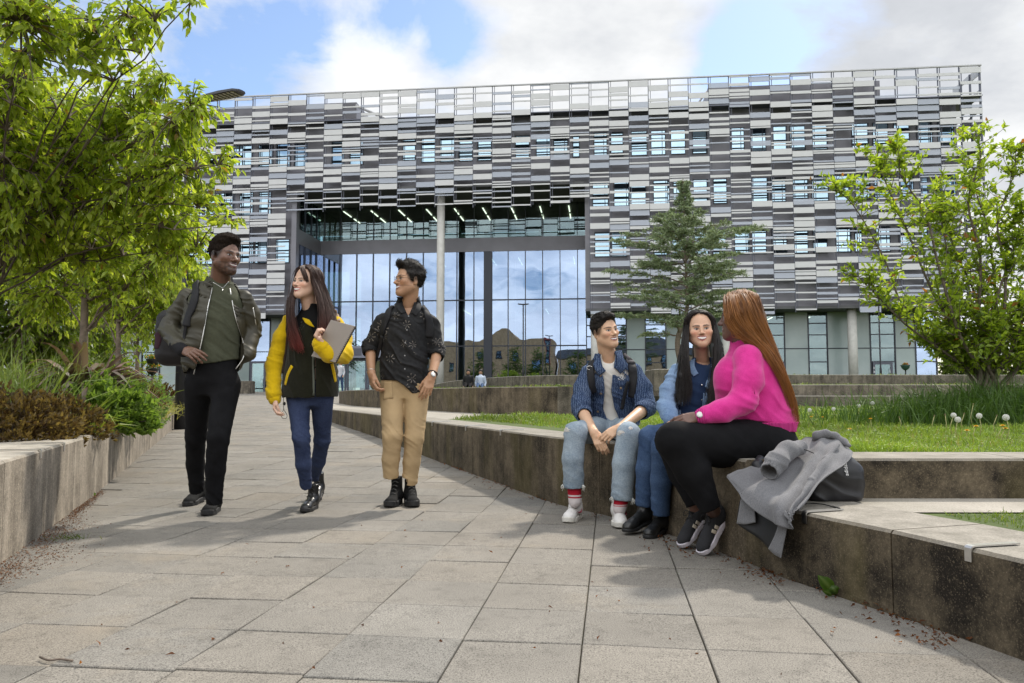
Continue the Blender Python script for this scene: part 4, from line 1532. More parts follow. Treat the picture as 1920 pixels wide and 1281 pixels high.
gc, gf, gs = 'white dandelion clocks on the lawn', 'yellow dandelion flowers on the lawn', 'bare dandelion stalks on the lawn'
for u, v, vb, lb in ((1518, 769, 795, 'leftmost dandelion clock, next to the hem of the pink jumper'), (1563, 767, 796, 'second dandelion clock from the left, low in the grass'),
                     (1610, 761, 796, 'third dandelion clock from the left, just left of the tallest left one'), (1636, 756, 796, 'tallest of the four dandelion clocks left of the long grass'),
                     (1788, 779, 822, 'ragged dandelion clock left of the two full white ones'), (1796, 787, 824, 'small ragged dandelion clock just below the ragged one'),
                     (1836, 780, 822, 'left one of the two large round dandelion clocks before the long grass'), (1886, 783, 828, 'right one of the two large round dandelion clocks, nearest the right edge')):
    dandelion(u, v, vb, 'clock', lb, gc)
for u, v, vb, lb in ((1521, 782, 800, 'small yellow dandelion flower near the hem of the pink jumper'), (1543, 783, 803, 'yellow dandelion flower between the hem of the jumper and the coat collar'), (1632, 786, 808, 'widest yellow dandelion flower, above the bag'),
                     (1593, 805, 818, 'low yellow dandelion flower directly above the coat'), (1813, 808, 830, 'yellow dandelion flower below the ragged clocks'), (1830, 800, 828, 'yellow dandelion flower under the left large clock'),
                     (1880, 799, 832, 'upper yellow dandelion flower under the right large clock'), (1885, 804, 832, 'lower yellow dandelion flower under the right large clock')):
    dandelion(u, v, vb, 'flower', lb, gf)
for u, v, vb, lb in ((1686, 783, 806, 'lone bare dandelion stalk midway above the back wall'), (1752, 780, 812, 'bare dandelion stalk left of the tall pair'), (1772, 778, 816, 'bare dandelion stalk right beside the slanting one'),
                     (1825, 758, 806, 'tallest bare dandelion stalk, rising left of the left large clock'), (1808, 776, 812, 'bare dandelion stalk between the ragged clock and the left large clock'), (1869, 780, 815, 'bare dandelion stalk between the two large clocks'), (1532, 748, 792, 'tall bare stalk behind the hem of the pink jumper')):
    dandelion(u, v, vb, 'stalk', lb, gs)
for u, v, vb, lb in ((945, 934, 948, 0), ):
    pass
# ================================================================== SOFT SHAPES (distance fields meshed into one skin)
f32 = np.float32


class Sh:
    def __init__(s, f, lo, hi): s.f, s.lo, s.hi = f, np.array(lo, float), np.array(hi, float)
    def __call__(s, P): return s.f(P)


def cap(a, b, ra, rb=None):
    a = np.array(a, f32); b = np.array(b, f32); rb = ra if rb is None else rb
    ba = b - a; L2 = float(ba @ ba) + 1e-12

    def f(P):
        t = np.clip(((P - a) @ ba) / L2, 0, 1)
        return np.linalg.norm(P - a - t[:, None] * ba, axis=1) - (ra + (rb - ra) * t)
    return Sh(f, np.minimum(a - ra, b - rb), np.maximum(a + ra, b + rb))


def ell(c, r, M=None):
    c = np.array(c, f32); r = np.array(r, f32)
    Mi = None if M is None else np.array(M, f32)

    def f(P):
        q = P - c
        if Mi is not None: q = q @ Mi        # columns of M are the ellipsoid's axes
        k0 = np.linalg.norm(q / r, axis=1); k1 = np.linalg.norm(q / (r * r), axis=1) + 1e-9
        return k0 * (k0 - 1) / k1
    R_ = np.array(r).max() if M is not None else np.array(r)
    return Sh(f, c - R_, c + R_)


def rbox(c, h, rad, M=None):
    c = np.array(c, f32); h = np.array(h, f32) - rad
    Mi = None if M is None else np.array(M, f32)

    def f(P):
        q = P - c
        if Mi is not None: q = q @ Mi
        q = np.abs(q) - h
        return np.linalg.norm(np.maximum(q, 0), axis=1) + np.minimum(q.max(1), 0) - rad
    R_ = np.linalg.norm(h + rad) if M is not None else h + rad
    return Sh(f, c - R_, c + R_)


def loft(sts):
    """sts, lowest first: (centre, right vector, half width, half depth): upright body of elliptical level sections"""
    sts = sorted(sts, key=lambda q: q[0][2])
    Cn = np.array([s[0] for s in sts], float); Rt = unit(np.array([s[1] for s in sts], float)); Rt[:, 2] = 0; Rt = unit(Rt)
    z = Cn[:, 2]
    n = 64
    zz = np.linspace(z[0], z[-1], n)
    raw = np.concatenate([Cn[:, :2], np.array([[s[2], s[3]] for s in sts])], 1)
    tab = np.stack([np.interp(zz, z, raw[:, k]) for k in range(4)], 1)
    ker = np.exp(-.5 * (np.arange(-6, 7) / 2.6) ** 2); ker /= ker.sum()
    pad = np.concatenate([np.repeat(tab[:1], 6, 0), tab, np.repeat(tab[-1:], 6, 0)])
    tab = np.stack([np.convolve(pad[:, k], ker, 'valid') for k in range(4)], 1)
    r = Rt.mean(0); r /= np.linalg.norm(r)
    rx, ry = float(r[0]), float(r[1])

    def f(P):
        c = [np.interp(P[:, 2], zz, tab[:, k]).astype(f32) for k in range(4)]
        qx, qy = P[:, 0] - c[0], P[:, 1] - c[1]
        x = qx * rx + qy * ry; y = -qx * ry + qy * rx
        w, d = c[2], c[3]
        k0 = np.sqrt((x / w) ** 2 + (y / d) ** 2); k1 = np.sqrt((x / w ** 2) ** 2 + (y / d ** 2) ** 2) + 1e-9
        de = k0 * (k0 - 1) / k1 * .85
        over = np.maximum(z[0] - P[:, 2], P[:, 2] - z[-1]).astype(f32)
        return np.where(over > 0, np.where(de > 0, np.hypot(np.maximum(de, 0), over), over), np.maximum(de, over))
    m = max(tab[:, 2].max(), tab[:, 3].max())
    return Sh(f, np.array([Cn[:, 0].min() - m, Cn[:, 1].min() - m, z[0]]), np.array([Cn[:, 0].max() + m, Cn[:, 1].max() + m, z[-1]]))


def smin(a, b, k):
    if k <= 0: return np.minimum(a, b)
    h = np.clip(.5 + .5 * (b - a) / k, 0, 1)
    return b * (1 - h) + a * h - k * h * (1 - h)


def U(*S, k=0.0):
    S = [s for s in S if s is not None]

    def f(P):
        d = S[0](P)
        for s in S[1:]: d = smin(d, s(P), k)
        return d
    return Sh(f, np.min([s.lo for s in S], 0), np.max([s.hi for s in S], 0))


def sub(a, *B_, k=0.0):
    def f(P):
        d = a(P)
        for b in B_: d = -smin(-d, b(P), k)
        return d
    return Sh(f, a.lo, a.hi)


def inter(a, fn, k=0.0):
    return Sh(lambda P: -smin(-a(P), -fn(P), k), a.lo, a.hi)


def infl(a, r): return Sh(lambda P: a(P) - r, a.lo - r, a.hi + r)


def disp(a, fn, m=.03):
    def f(P):
        d = a(P)
        nr = np.abs(d) < m * 3
        if nr.any(): d[nr] = d[nr] + fn(P[nr])
        return d
    return Sh(f, a.lo - m, a.hi + m)


def chain(pts, rad, k=.01):
    return U(*[cap(pts[i], pts[i + 1], rad[i], rad[i + 1]) for i in range(len(pts) - 1)], k=k)


_PERM = np.random.default_rng(1).random(4096).astype(f32)


def vnoise(P, fr=1.0, seed=0):
    q = P * f32(fr) + f32(seed * 17.13)
    i = np.floor(q).astype(np.int64); t = (q - i).astype(f32); t = t * t * (3 - 2 * t)
    out = np.zeros(len(P), f32)
    for dx in (0, 1):
        for dy in (0, 1):
            for dz in (0, 1):
                h = ((i[:, 0] + dx) * 73856093 ^ (i[:, 1] + dy) * 19349663 ^ (i[:, 2] + dz) * 83492791) & 4095
                w = (t[:, 0] if dx else 1 - t[:, 0]) * (t[:, 1] if dy else 1 - t[:, 1]) * (t[:, 2] if dz else 1 - t[:, 2])
                out += w * _PERM[h]
    return out * 2 - 1


def folds(amp, dirv, fr, seed=0, warp=1.6, mask=None):
    """irregular creases running across dirv"""
    dv = np.array(dirv, f32); dv /= np.linalg.norm(dv)
    s1 = np.cross(dv, [.3, 1, .1]); s1 /= np.linalg.norm(s1); s2 = np.cross(dv, s1)
    B_ = np.stack([dv * fr * 2.3, s1 * fr * .42, s2 * fr * .42], 1).astype(f32)

    def f(P):
        w = np.stack([vnoise(P, 6, seed + 11), vnoise(P, 6, seed + 12), vnoise(P, 6, seed + 13)], 1) * f32(.035 * warp)
        Q = (P + w) @ B_
        r = 1 - 2.2 * np.abs(vnoise(Q, 1.0, seed))
        Q2 = (P + w * .6) @ (B_ * f32(1.0)) * f32(2.1)
        r2 = 1 - 2.2 * np.abs(vnoise(Q2, 1.0, seed + 4))
        d = -amp * (.9 * np.maximum(r, 0) ** 1.6 - .25 + .38 * np.maximum(r2, -.4)) - amp * .22 * vnoise(P, 8, seed + 7)
        if mask is not None: d = d * mask(P)
        return d
    return f


def near(*pts, r=.14):
    pts = [np.array(p, f32) for p in pts]

    def f(P):
        m = np.zeros(len(P), f32)
        for p in pts: m = np.maximum(m, np.exp(-((P - p) ** 2).sum(1) / (r * r)))
        return m + .18
    return f


def surface(S, vox, pad=2):
    lo = S.lo - vox * (pad + 1); hi = S.hi + vox * (pad + 1)
    Bk = 6
    nb = np.maximum(1, np.ceil((hi - lo) / vox / Bk).astype(int))
    n = nb * Bk
    gx = [lo[i] + (np.arange(nb[i]) * Bk + (Bk - 1) / 2) * vox for i in range(3)]
    G = np.stack(np.meshgrid(*gx, indexing='ij'), -1).reshape(-1, 3).astype(f32)
    d = S(G)
    F = np.repeat(np.repeat(np.repeat(d.reshape(nb), Bk, 0), Bk, 1), Bk, 2).astype(f32)
    act = np.argwhere(np.abs(d.reshape(nb)) < Bk * vox * 1.55)
    off = np.stack(np.meshgrid(*[np.arange(Bk)] * 3, indexing='ij'), -1).reshape(-1, 3)
    for c0 in range(0, len(act), 1500):
        idx = (act[c0:c0 + 1500, None] * Bk + off[None]).reshape(-1, 3)
        F[idx[:, 0], idx[:, 1], idx[:, 2]] = S((lo + idx * vox).astype(f32))
    F[F == 0] = 1e-7
    ins = F < 0
    cnt = np.zeros(n - 1, np.int8)
    for dx in (0, 1):
        for dy in (0, 1):
            for dz in (0, 1):
                cnt += ins[dx:n[0] - 1 + dx, dy:n[1] - 1 + dy, dz:n[2] - 1 + dz]
    cells = np.argwhere((cnt > 0) & (cnt < 8))
    idm = np.full(n - 1, -1, np.int32); idm[tuple(cells.T)] = np.arange(len(cells))
    corner = [(x, y, z) for x in (0, 1) for y in (0, 1) for z in (0, 1)]
    vals = np.stack([F[cells[:, 0] + c[0], cells[:, 1] + c[1], cells[:, 2] + c[2]] for c in corner], 1)
    acc = np.zeros((len(cells), 3)); m = np.zeros(len(cells))
    for i, a in enumerate(corner):
        for j, b in enumerate(corner):
            if j <= i or sum(abs(a[k] - b[k]) for k in range(3)) != 1: continue
            va, vb = vals[:, i], vals[:, j]
            x = (va < 0) != (vb < 0)
            t = np.where(x, va / np.where(x, va - vb, 1), 0)
            p = np.array(a)[None] + t[:, None] * (np.array(b) - np.array(a))[None]
            acc += p * x[:, None]; m += x
    V = lo + (cells + acc / m[:, None]) * vox
    Q = []
    for ax in range(3):
        sl0 = [slice(None)] * 3; sl1 = [slice(None)] * 3
        sl0[ax] = slice(0, n[ax] - 1); sl1[ax] = slice(1, n[ax])
        A = ins[tuple(sl0)]; Bq = ins[tuple(sl1)]
        e = np.argwhere(A != Bq)
        o1, o2 = [(1, 2), (2, 0), (0, 1)][ax]
        ok = (e[:, o1] > 0) & (e[:, o2] > 0) & (e[:, o1] < n[o1] - 1) & (e[:, o2] < n[o2] - 1)
        e = e[ok]
        u1 = np.zeros(3, int); u1[o1] = 1; u2 = np.zeros(3, int); u2[o2] = 1
        q = np.stack([idm[tuple((e - u1 - u2).T)], idm[tuple((e - u2).T)], idm[tuple(e.T)], idm[tuple((e - u1).T)]], 1)
        fl = ~A[tuple(e.T)]
        q[fl] = q[fl][:, ::-1]
        Q.append(q)
    Q = np.concatenate(Q)
    return V, Q[(Q >= 0).all(1)]


def skin(name, S, vox, mats, base, parent=None, colf=None):
    V, Q = surface(S, vox)
    col = colf(V) if colf else None
    return link(name, np_mesh(name, local(V, base), Q=Q, col=col), mats, parent, (0, 0, 0) if parent else base)


def hit(S, u, v, Y0, Y1, step=.004):
    """first point of shape S met along the line of sight through (u, v) between depths Y0 and Y1, with its normal"""
    Ys = np.arange(Y0, Y1, step)
    d = ray(u, v)
    P = (d[None] * (Ys / d[1])[:, None] + np.array([0, 0, CAM_H])).astype(f32)
    f = S(P)
    k = np.argmax(f < 0)
    if f[k] >= 0: k = int(np.argmin(f))
    p = P[k].astype(float)
    e = .004
    E = np.array([p, p + [e, 0, 0], p + [0, e, 0], p + [0, 0, e]], f32)
    g = S(E); nrm = np.array([g[1] - g[0], g[2] - g[0], g[3] - g[0]], float)
    return p, nrm / (np.linalg.norm(nrm) + 1e-9)


def band(pts, nrms, width, thick, per=5):
    """strap of rectangular section following points with surface normals"""
    P = np.array(catmull(pts, per)); N = unit(np.array(catmull(nrms, per)))
    T = unit(np.gradient(P, axis=0)); S_ = unit(np.cross(T, N)); N = np.cross(S_, T)
    w = np.interp(np.linspace(0, 1, len(P)), np.linspace(0, 1, len(width)), width) if hasattr(width, '__len__') else np.full(len(P), width)
    m = MB(); vs, fs = [], []
    sec = [(-.5, -.2), (-.5, .6), (-.36, 1), (.36, 1), (.5, .6), (.5, -.2)]
    k = len(sec)
    for i in range(len(P)):
        for a, h in sec: vs.append(P[i] + S_[i] * a * w[i] + N[i] * h * thick)
    for i in range(len(P) - 1):
        for j in range(k):
            fs.append((i * k + j, i * k + (j + 1) % k, (i + 1) * k + (j + 1) % k, (i + 1) * k + j))
    fs.append(tuple(range(k))); fs.append(tuple(range((len(P) - 1) * k, len(P) * k))[::-1])
    m.add(vs, fs, 0, True)
    return m


def shift(m, base):
    m.v = [(p[0] - base[0], p[1] - base[1], p[2] - base[2]) for p in m.v]
    return m


def strap_px(S, px, Y0, Y1, width, thick, lift=.004):
    pn = [hit(S, u, v, Y0, Y1) for u, v in px]
    return band([p + n * lift for p, n in pn], [n for p, n in pn], width, thick)


def tube_px(S, px, Y0, Y1, r, lift=.002, per=5):
    pn = [hit(S, u, v, Y0, Y1) for u, v in px]
    m = MB(); m.tube(catmull([p + n * lift for p, n in pn], per), r, 6)
    return m


# ------------------------------------------------------------------ heads and hands
def frame(psi, pitch=0.0, roll=0.0):
    """axes (right, forward, up) of something facing psi degrees to the right of the camera"""
    a, p, r = radians(psi), radians(pitch), radians(roll)
    f = np.array([sin(a), -cos(a), 0.0]); up = np.array([0, 0, 1.0])
    f, up = f * cos(p) + up * sin(p), up * cos(p) - f * sin(p)
    rt = np.cross(f, up)
    rt, up = rt * cos(r) + up * sin(r), up * cos(r) - rt * sin(r)
    return np.stack([rt, f, up], 1)


class Head:
    def __init__(s, c, psi, pitch=0, roll=0, scale=1.0, jaw=1.0, nose=1.0, slim=1.0, smile=.5, fem=False, mouth_open=.004, ears=True, neck_to=None, neck_r=.055, brow=1.0):
        s.c = np.array(c, float); s.M = frame(psi, pitch, roll); s.sc = scale; s.smile = smile; s.fem = fem; s.mo = mouth_open; s.brow = brow
        sm = smile
        cr = ell((0, -.014, .045), (.076, .096, .086))
        parts = [cr, ell((0, .03, -.02), (.062 * slim, .058, .08)),
                 cap((.05 * jaw * slim, .0, -.045), (.012, .066, -.088), .022, .02), cap((-.05 * jaw * slim, .0, -.045), (-.012, .066, -.088), .022, .02)]
        b = U(*parts, k=.035)
        b = U(b, ell((0, .074, -.088), (.019 * jaw, .016, .016)), k=.018)
        ck = .006 * sm
        b = U(b, ell((.042 * slim, .058 + ck * .5, -.018 + ck), (.022, .02, .018)), ell((-.042 * slim, .058 + ck * .5, -.018 + ck), (.022, .02, .018)), k=.022)
        b = U(b, cap((.036, .074, .026), (.012, .081, .022), .010 * brow, .008), cap((-.036, .074, .026), (-.012, .081, .022), .010 * brow, .008), k=.016)
        for sx in (1, -1): b = sub(b, ell((sx * .031, .098, .008), (.017, .016, .012)), k=.012)
        b = U(b, cap((0, .082, .018), (0, .102 * (1 + .06 * (nose - 1)), -.018), .0065, .0095 * nose), k=.012)
        b = U(b, ell((0, .104 + .004 * nose, -.022), (.0105 * nose, .011, .0095)), ell((.0125 * nose, .092, -.026), (.0075 * nose, .011, .0075)), ell((-.0125 * nose, .092, -.026), (.0075 * nose, .011, .0075)), k=.007)
        b = U(b, ell((0, .078, -.052), (.026, .015, .018)), k=.014)
        # lips
        for (zz, rr, yy) in ((-.0475 + s.mo * .6, .0058, .0895), (-.0605 - s.mo * .7, .0068, .0885)):
            pts = [(-.026 - .004 * sm, yy - .021, -.054 + .009 * sm), (-.013, yy - .004, zz + .001), (0, yy, zz), (.013, yy - .004, zz + .001), (.026 + .004 * sm, yy - .021, -.054 + .009 * sm)]
            b = U(b, chain(pts, [.002, rr * .85, rr, rr * .85, .002], .003), k=.006)
        for sx in (1, -1):
            b = U(b, ell((sx * .0305, .0685, .008), (.0145, .0145, .0115)), k=.003)
        if ears:
            for sx in (1, -1):
                Mx = np.array(Matrix.Rotation(sx * -.35, 3, 'Z') @ Matrix.Rotation(-.15, 3, 'X'))
                e = ell((sx * .079, -.012, .0), (.009, .019, .031), Mx)
                e = sub(e, ell((sx * .089, -.008, .004), (.007, .011, .02), Mx), k=.006)
                e = U(e, ell((sx * .077, -.004, -.022), (.008, .009, .010)), k=.006)
                b = U(b, e, k=.006)
        s.local = b; s.cr = cr
        s.neck = None
        S = s.w(b)
        if neck_to is not None:
            nt = np.array(neck_to, float)
            n0 = s.pt((0, -.022, -.04)); n1 = s.pt((0, .012, -.072))
            nk = U(cap(n0, nt, neck_r, neck_r * 1.06), cap(n1, nt + (n1 - n0) * .4, neck_r * .62, neck_r * .7), k=.03)
            S = U(S, nk, k=.022)
        s.S = S

    def pt(s, q): return s.c + s.M @ (np.array(q, float) * s.sc)

    def loc(s, P): return ((P - s.c) @ s.M / s.sc)

    def w(s, S):
        Mf = s.M.astype(f32); cf = s.c.astype(f32)
        k = f32(s.sc)
        cs = np.array([[S.lo[0] if i & 1 else S.hi[0], S.lo[1] if i & 2 else S.hi[1], S.lo[2] if i & 4 else S.hi[2]] for i in range(8)])
        wc = s.c + (cs * s.sc) @ s.M.T
        return Sh(lambda P: S(((P - cf) @ Mf) / k) * k, wc.min(0), wc.max(0))

    def paint(s, base, lip, brow=(.02, .014, .01), iris=(.018, .01, .006), beard=0.0, gaze=(0, 0), eye_open=.0052, blush=.12, brow_t=.0038, scalp=0.0):
        base = np.array(base); lip = np.array(lip); brow = np.array(brow)
        sm, mo = s.smile, s.mo

        def f(P):
            q = s.loc(P); x, y, z = q[:, 0], q[:, 1], q[:, 2]
            c = np.tile(base, (len(P), 1))
            n = vnoise(P.astype(f32), 60, 2)[:, None]
            c *= 1 + .06 * n
            fr = y > .02
            ax = np.abs(x)
            bl = np.exp(-(((ax - .042) / .02) ** 2 + ((z + .018) / .018) ** 2)) + .22 * np.exp(-((ax / .012) ** 2 + ((z + .022) / .014) ** 2))
            c = np.where(fr[:, None], c * (1 + (blush * bl)[:, None] * np.array([1.1, -.35, -.5])), c)
            if scalp:
                lim = np.interp(y, [-.12, -.04, -.015, .02, .045, .06, .08], [-.075, -.06, -.02, -.035, .0, .05, .075])
                w = scalp * np.clip((z - lim) / .035, 0, 1) * (y < .085)
                c = c * (1 - w[:, None]) + np.array(brow) * w[:, None]
            if beard:
                bd = (((z < -.036) & (y > -.01) & (ax < .075)) | ((np.abs(z + .039) < .006) & (ax < .026) & (y > .06)))
                w = beard * np.clip(.75 + .5 * vnoise(P.astype(f32), 90, 4), 0, 1)
                w = w * np.clip((-.030 - z) / .028, 0.0, 1) ** .8 + np.where(np.abs(z + .039) < .006, .25, 0)
                w = np.where(bd & ~((np.abs(z + .054) < .011) & (ax < .023) & (y > .06)), w * np.clip((y + .02) / .06, 0, 1), 0)
                c = c * (1 - w[:, None]) + brow * w[:, None]
            # mouth
            mz = -.054 + .010 * sm * (x / .03) ** 2
            mw = .027 + .004 * sm
            arch = np.sqrt(np.clip(1 - (x / mw) ** 2, 0, 1))
            dz = z - mz
            up = (dz > 0) & (dz < (.0075 + mo * .8) * arch); lo = (dz <= 0) & (dz > -(.009 + mo * .9) * arch)
            lipm = (up | lo) & (y > .055)
            c[lipm] = lip
            if mo > 0:
                om = (np.abs(dz + .001) < mo * np.clip(1 - (x / (mw * .92)) ** 2, 0, 1)) & (y > .05)
                c[om] = (.08, .02, .02)
                th = om & (dz > -mo * .55)
                c[th] = (.86, .83, .78)
            line = (np.abs(dz) < .0013) & (ax < mw) & (y > .055) & (mo <= 0.001)
            c[line] = lip * .35
            # nostrils
            ns = (np.hypot(ax - .0075, z + .0335) < .0032) & (y > .08)
            c[ns] *= .5
            # eyes
            for sx in (1, -1):
                dx = (x - sx * .031); ew = .0145
                a = np.clip(1 - (dx / ew) ** 2, 0, 1)
                ez = z - .0075 - .08 * dx * sx
                ey = (y > .05)
                inn = ey & (np.abs(ez) < eye_open * a) & (np.abs(dx) < ew)
                lash = ey & (ez >= eye_open * a) & (ez < eye_open * a + .0026) & (np.abs(dx) < ew * 1.05)
                lash2 = ey & (ez <= -eye_open * a) & (ez > -eye_open * a - .0012) & (np.abs(dx) < ew)
                c[lash] = brow * .8; c[lash2] = c[lash2] * .55
                c[inn] = (.44, .41, .38)
                ir = inn & (np.hypot(dx - gaze[0], ez - gaze[1]) < .0062)
                c[ir] = iris
                sock = ey & (np.hypot(dx / 1.5, (ez - .003)) < .012) & ~inn & ~lash
                c[sock] *= .86
                bx = (x * sx - .031)
                bz = z - (.0255 + .004 * s.brow - 9 * (bx - .004) ** 2 * (1 if bx.size else 1))
                th_ = brow_t * np.clip(1.15 - np.maximum(bx, 0) * 35, .3, 1.1)
                br = ey & (np.abs(bz) < th_) & (bx > -.021) & (bx < .025)
                c[br] = c[br] * .2 + brow * .8
            return c
        return f


def short_hair(h, thick=.012, front=.082, side=-.005, back=-.055, top_boost=.0, seed=1, fr=40, amp=.004, side_thin=.5, temple=.055):
    """hair shell over the skull, trimmed along a hairline"""
    cr = ell((0, -.014, .045), (.076, .096, .086))

    def f(P):
        x, y, z = P[:, 0], P[:, 1], P[:, 2]
        d = cr(P)
        up = np.clip((z - .03) / .08, 0, 1)
        th = thick * (side_thin + (1 - side_thin) * up) + top_boost * np.clip((z - .07) / .05, 0, 1) * np.clip((y + .06) / .12, 0, 1)
        hl = np.interp(y, [-.12, -.05, -.03, -.002, .018, temple - .012, temple + .012, .075, .1], [back, back, side, side - .012, side - .004, front * .30, front * .80, front, front])
        e = np.clip((z - hl) / .03, 0, 1)
        d = d - th * (.25 + .75 * e * (2 - e))
        d = np.maximum(d, (hl - z) * .7)
        n = vnoise(P * np.array([1, .45, 1], f32), fr, seed) * amp + vnoise(P, fr * 2.6, seed + 1) * amp * .5
        return d + n
    return h.w(Sh(f, cr.lo - .04, cr.hi + .04))


def hand_sdf(wrist, ydir, zdir, side=1, curls=((20, 25, 15),) * 4, thumb=(35, 25, 20), spread=6, sc=1.0):
    """palm, four unequal fingers, thumb off the side. ydir towards the fingers, zdir out of the back of the hand; side=+1: thumb on +x"""
    y = np.array(ydir, float); y /= np.linalg.norm(y)
    z = np.array(zdir, float); z -= y * (z @ y); z /= np.linalg.norm(z)
    x = np.cross(y, z)
    W0 = np.array(wrist, float)
    T = lambda a, b, c: W0 + (x * a * side + y * b + z * c) * sc
    ky = [.088, .092, .087, .078]; kx = [.027, .009, -.009, -.026]
    seg = [(.044, .026, .020), (.048, .030, .021), (.044, .028, .020), (.035, .021, .018)]
    rad = [.0088, .009, .0086, .0076]
    S = [cap(T(.006, -.01, 0), T(.002, .03, 0), .024 * sc, .023 * sc)]
    palm = [cap(T(kx[i] * .55, .012, -.002), T(kx[i], ky[i] - .004, 0), .0135 * sc, .0105 * sc) for i in range(4)]
    b = U(S[0], *palm, cap(T(.022, .025, -.008), T(.03, .06, -.006), .015 * sc, .012 * sc), k=.012)
    for i in range(4):
        a0 = 0.0
        p = np.array([kx[i], ky[i], 0.0]); pts = [T(*p)]; sp = radians(spread) * (1.5 - i)
        for j in range(3):
            a0 += radians(curls[i][j])
            d = np.array([sin(sp) * cos(a0), cos(sp) * cos(a0), -sin(a0)])
            p = p + d * seg[i][j]; pts.append(T(*p))
        fi = chain(pts, [rad[i] * 1.12 * sc, rad[i] * sc, rad[i] * .93 * sc, rad[i] * .78 * sc], .003)
        b = U(b, fi, k=.005)
    a, c_, d_ = (radians(t_) for t_ in thumb)
    p = np.array([.026, .022, -.006]); pts = [T(*p)]
    dirs = [np.array([sin(a) * .9, cos(a), -.35]), np.array([sin(a - c_) * .9, cos(a - c_), -.45]), np.array([sin(a - c_ - d_) * .9, cos(a - c_ - d_), -.5])]
    for ln, dv in zip((.042, .032, .025), dirs):
        p = p + dv / np.linalg.norm(dv) * ln; pts.append(T(*p))
    b = U(b, chain(pts, [.0145 * sc, .0115 * sc, .0105 * sc, .0085 * sc], .004), k=.008)
    return b


def shoe_sdf(heel, toe_dir, pitch=0.0, L=.285, shaft=.10, sole=.026, wide=1.0, toe_r=.034, lean=0.0):
    """returns (upper, sole) distance fields; heel: point on the ground under the heel; pitch raises the heel about the ball"""
    y = np.array([toe_dir[0], toe_dir[1], 0.0]); y /= np.linalg.norm(y)
    up = np.array([0, 0, 1.0])
    p = radians(pitch)
    yv = y * cos(p) - up * sin(p); zv = up * cos(p) + y * sin(p)
    xv = np.cross(yv, zv)
    h = np.array(heel, float)
    M = np.stack([xv, yv, zv], 1).astype(f32)
    k = L / .285
    hf = h.astype(f32)
    bx = 1.0 * wide

    def up_f(P):
        q = ((P - hf) @ M) / k
        a = U(ell((0, .05, .05), (.037 * bx, .05, .05)), cap((0, .062, .066), (0, .175, .046), .039 * bx, .034), ell((0, .222, .034), (.043 * bx, .058, toe_r)),
              cap((0, .052, .06), (0, .05 + lean, shaft), .040, .041), k=.03)(q)
        a = np.maximum(a, sole * .6 - q[:, 2])
        a = np.maximum(a, q[:, 2] - shaft)
        return a * k

    def so_f(P):
        q = ((P - hf) @ M) / k
        xy = q[:, :2].astype(f32)
        q3 = np.concatenate([xy, np.zeros((len(xy), 1), f32)], 1)
        o = U(cap((0, .042, 0), (0, .12, 0), .039 * bx, .037 * bx), cap((0, .12, 0), (.004, .2, 0), .037 * bx, .049 * bx), cap((.004, .2, 0), (.001, .245, 0), .049 * bx, .040 * bx), k=.01)(q3)
        rise = .012 * np.clip((q[:, 1] - .2) / .09, 0, 1) ** 2
        a = np.maximum(o, np.abs(q[:, 2] - sole * .5 - rise) - sole * .5)
        return a * k
    lo, hi = h - .34, h + .36
    cs = [h + xv * a + yv * b * k + zv * c for a in (-.08, .08) for b in (-.02, .31) for c in (-.02, max(shaft, .12) + .03)]
    cs = np.array(cs)
    A = Sh(up_f, cs.min(0), cs.max(0)); Bs = Sh(so_f, cs.min(0), cs.max(0))
    A.T = lambda a, b, c: h + (xv * a + yv * b + zv * c) * k
    return A, Bs


def strands(guides, n, r, R, jitter=.012, seg=12, taper=.5):
    """many thin locks following guide curves; guides: list of point lists"""
    G = [np.array(catmull(g, 6)) for g in guides]
    m = min(len(g) for g in G)
    t0 = np.linspace(0, 1, seg)
    rs = []
    polys = []
    for i in range(n):
        k = R.integers(0, len(G) - 1); f = R.random()
        a = G[k]; b = G[k + 1]
        ia = np.stack([np.interp(t0, np.linspace(0, 1, len(a)), a[:, c]) for c in range(3)], 1)
        ib = np.stack([np.interp(t0, np.linspace(0, 1, len(b)), b[:, c]) for c in range(3)], 1)
        p = ia * (1 - f) + ib * f
        j = R.normal(0, jitter, 3)
        w = np.linspace(.4, 1.3, seg)[:, None]
        p = p + j * w + np.stack([np.sin(t0 * R.uniform(3, 9) + R.uniform(0, 6)) * jitter * .35 for _ in range(3)], 1)
        end = R.uniform(.86, 1.0)
        p = np.stack([np.interp(t0 * end, t0, p[:, c]) for c in range(3)], 1)
        polys.append(p)
        rr = r * R.uniform(.6, 1.3)
        rs.append(rr * np.interp(t0, [0, .12, .7, 1], [.7, 1, .9, .25]))
    return polys, rs


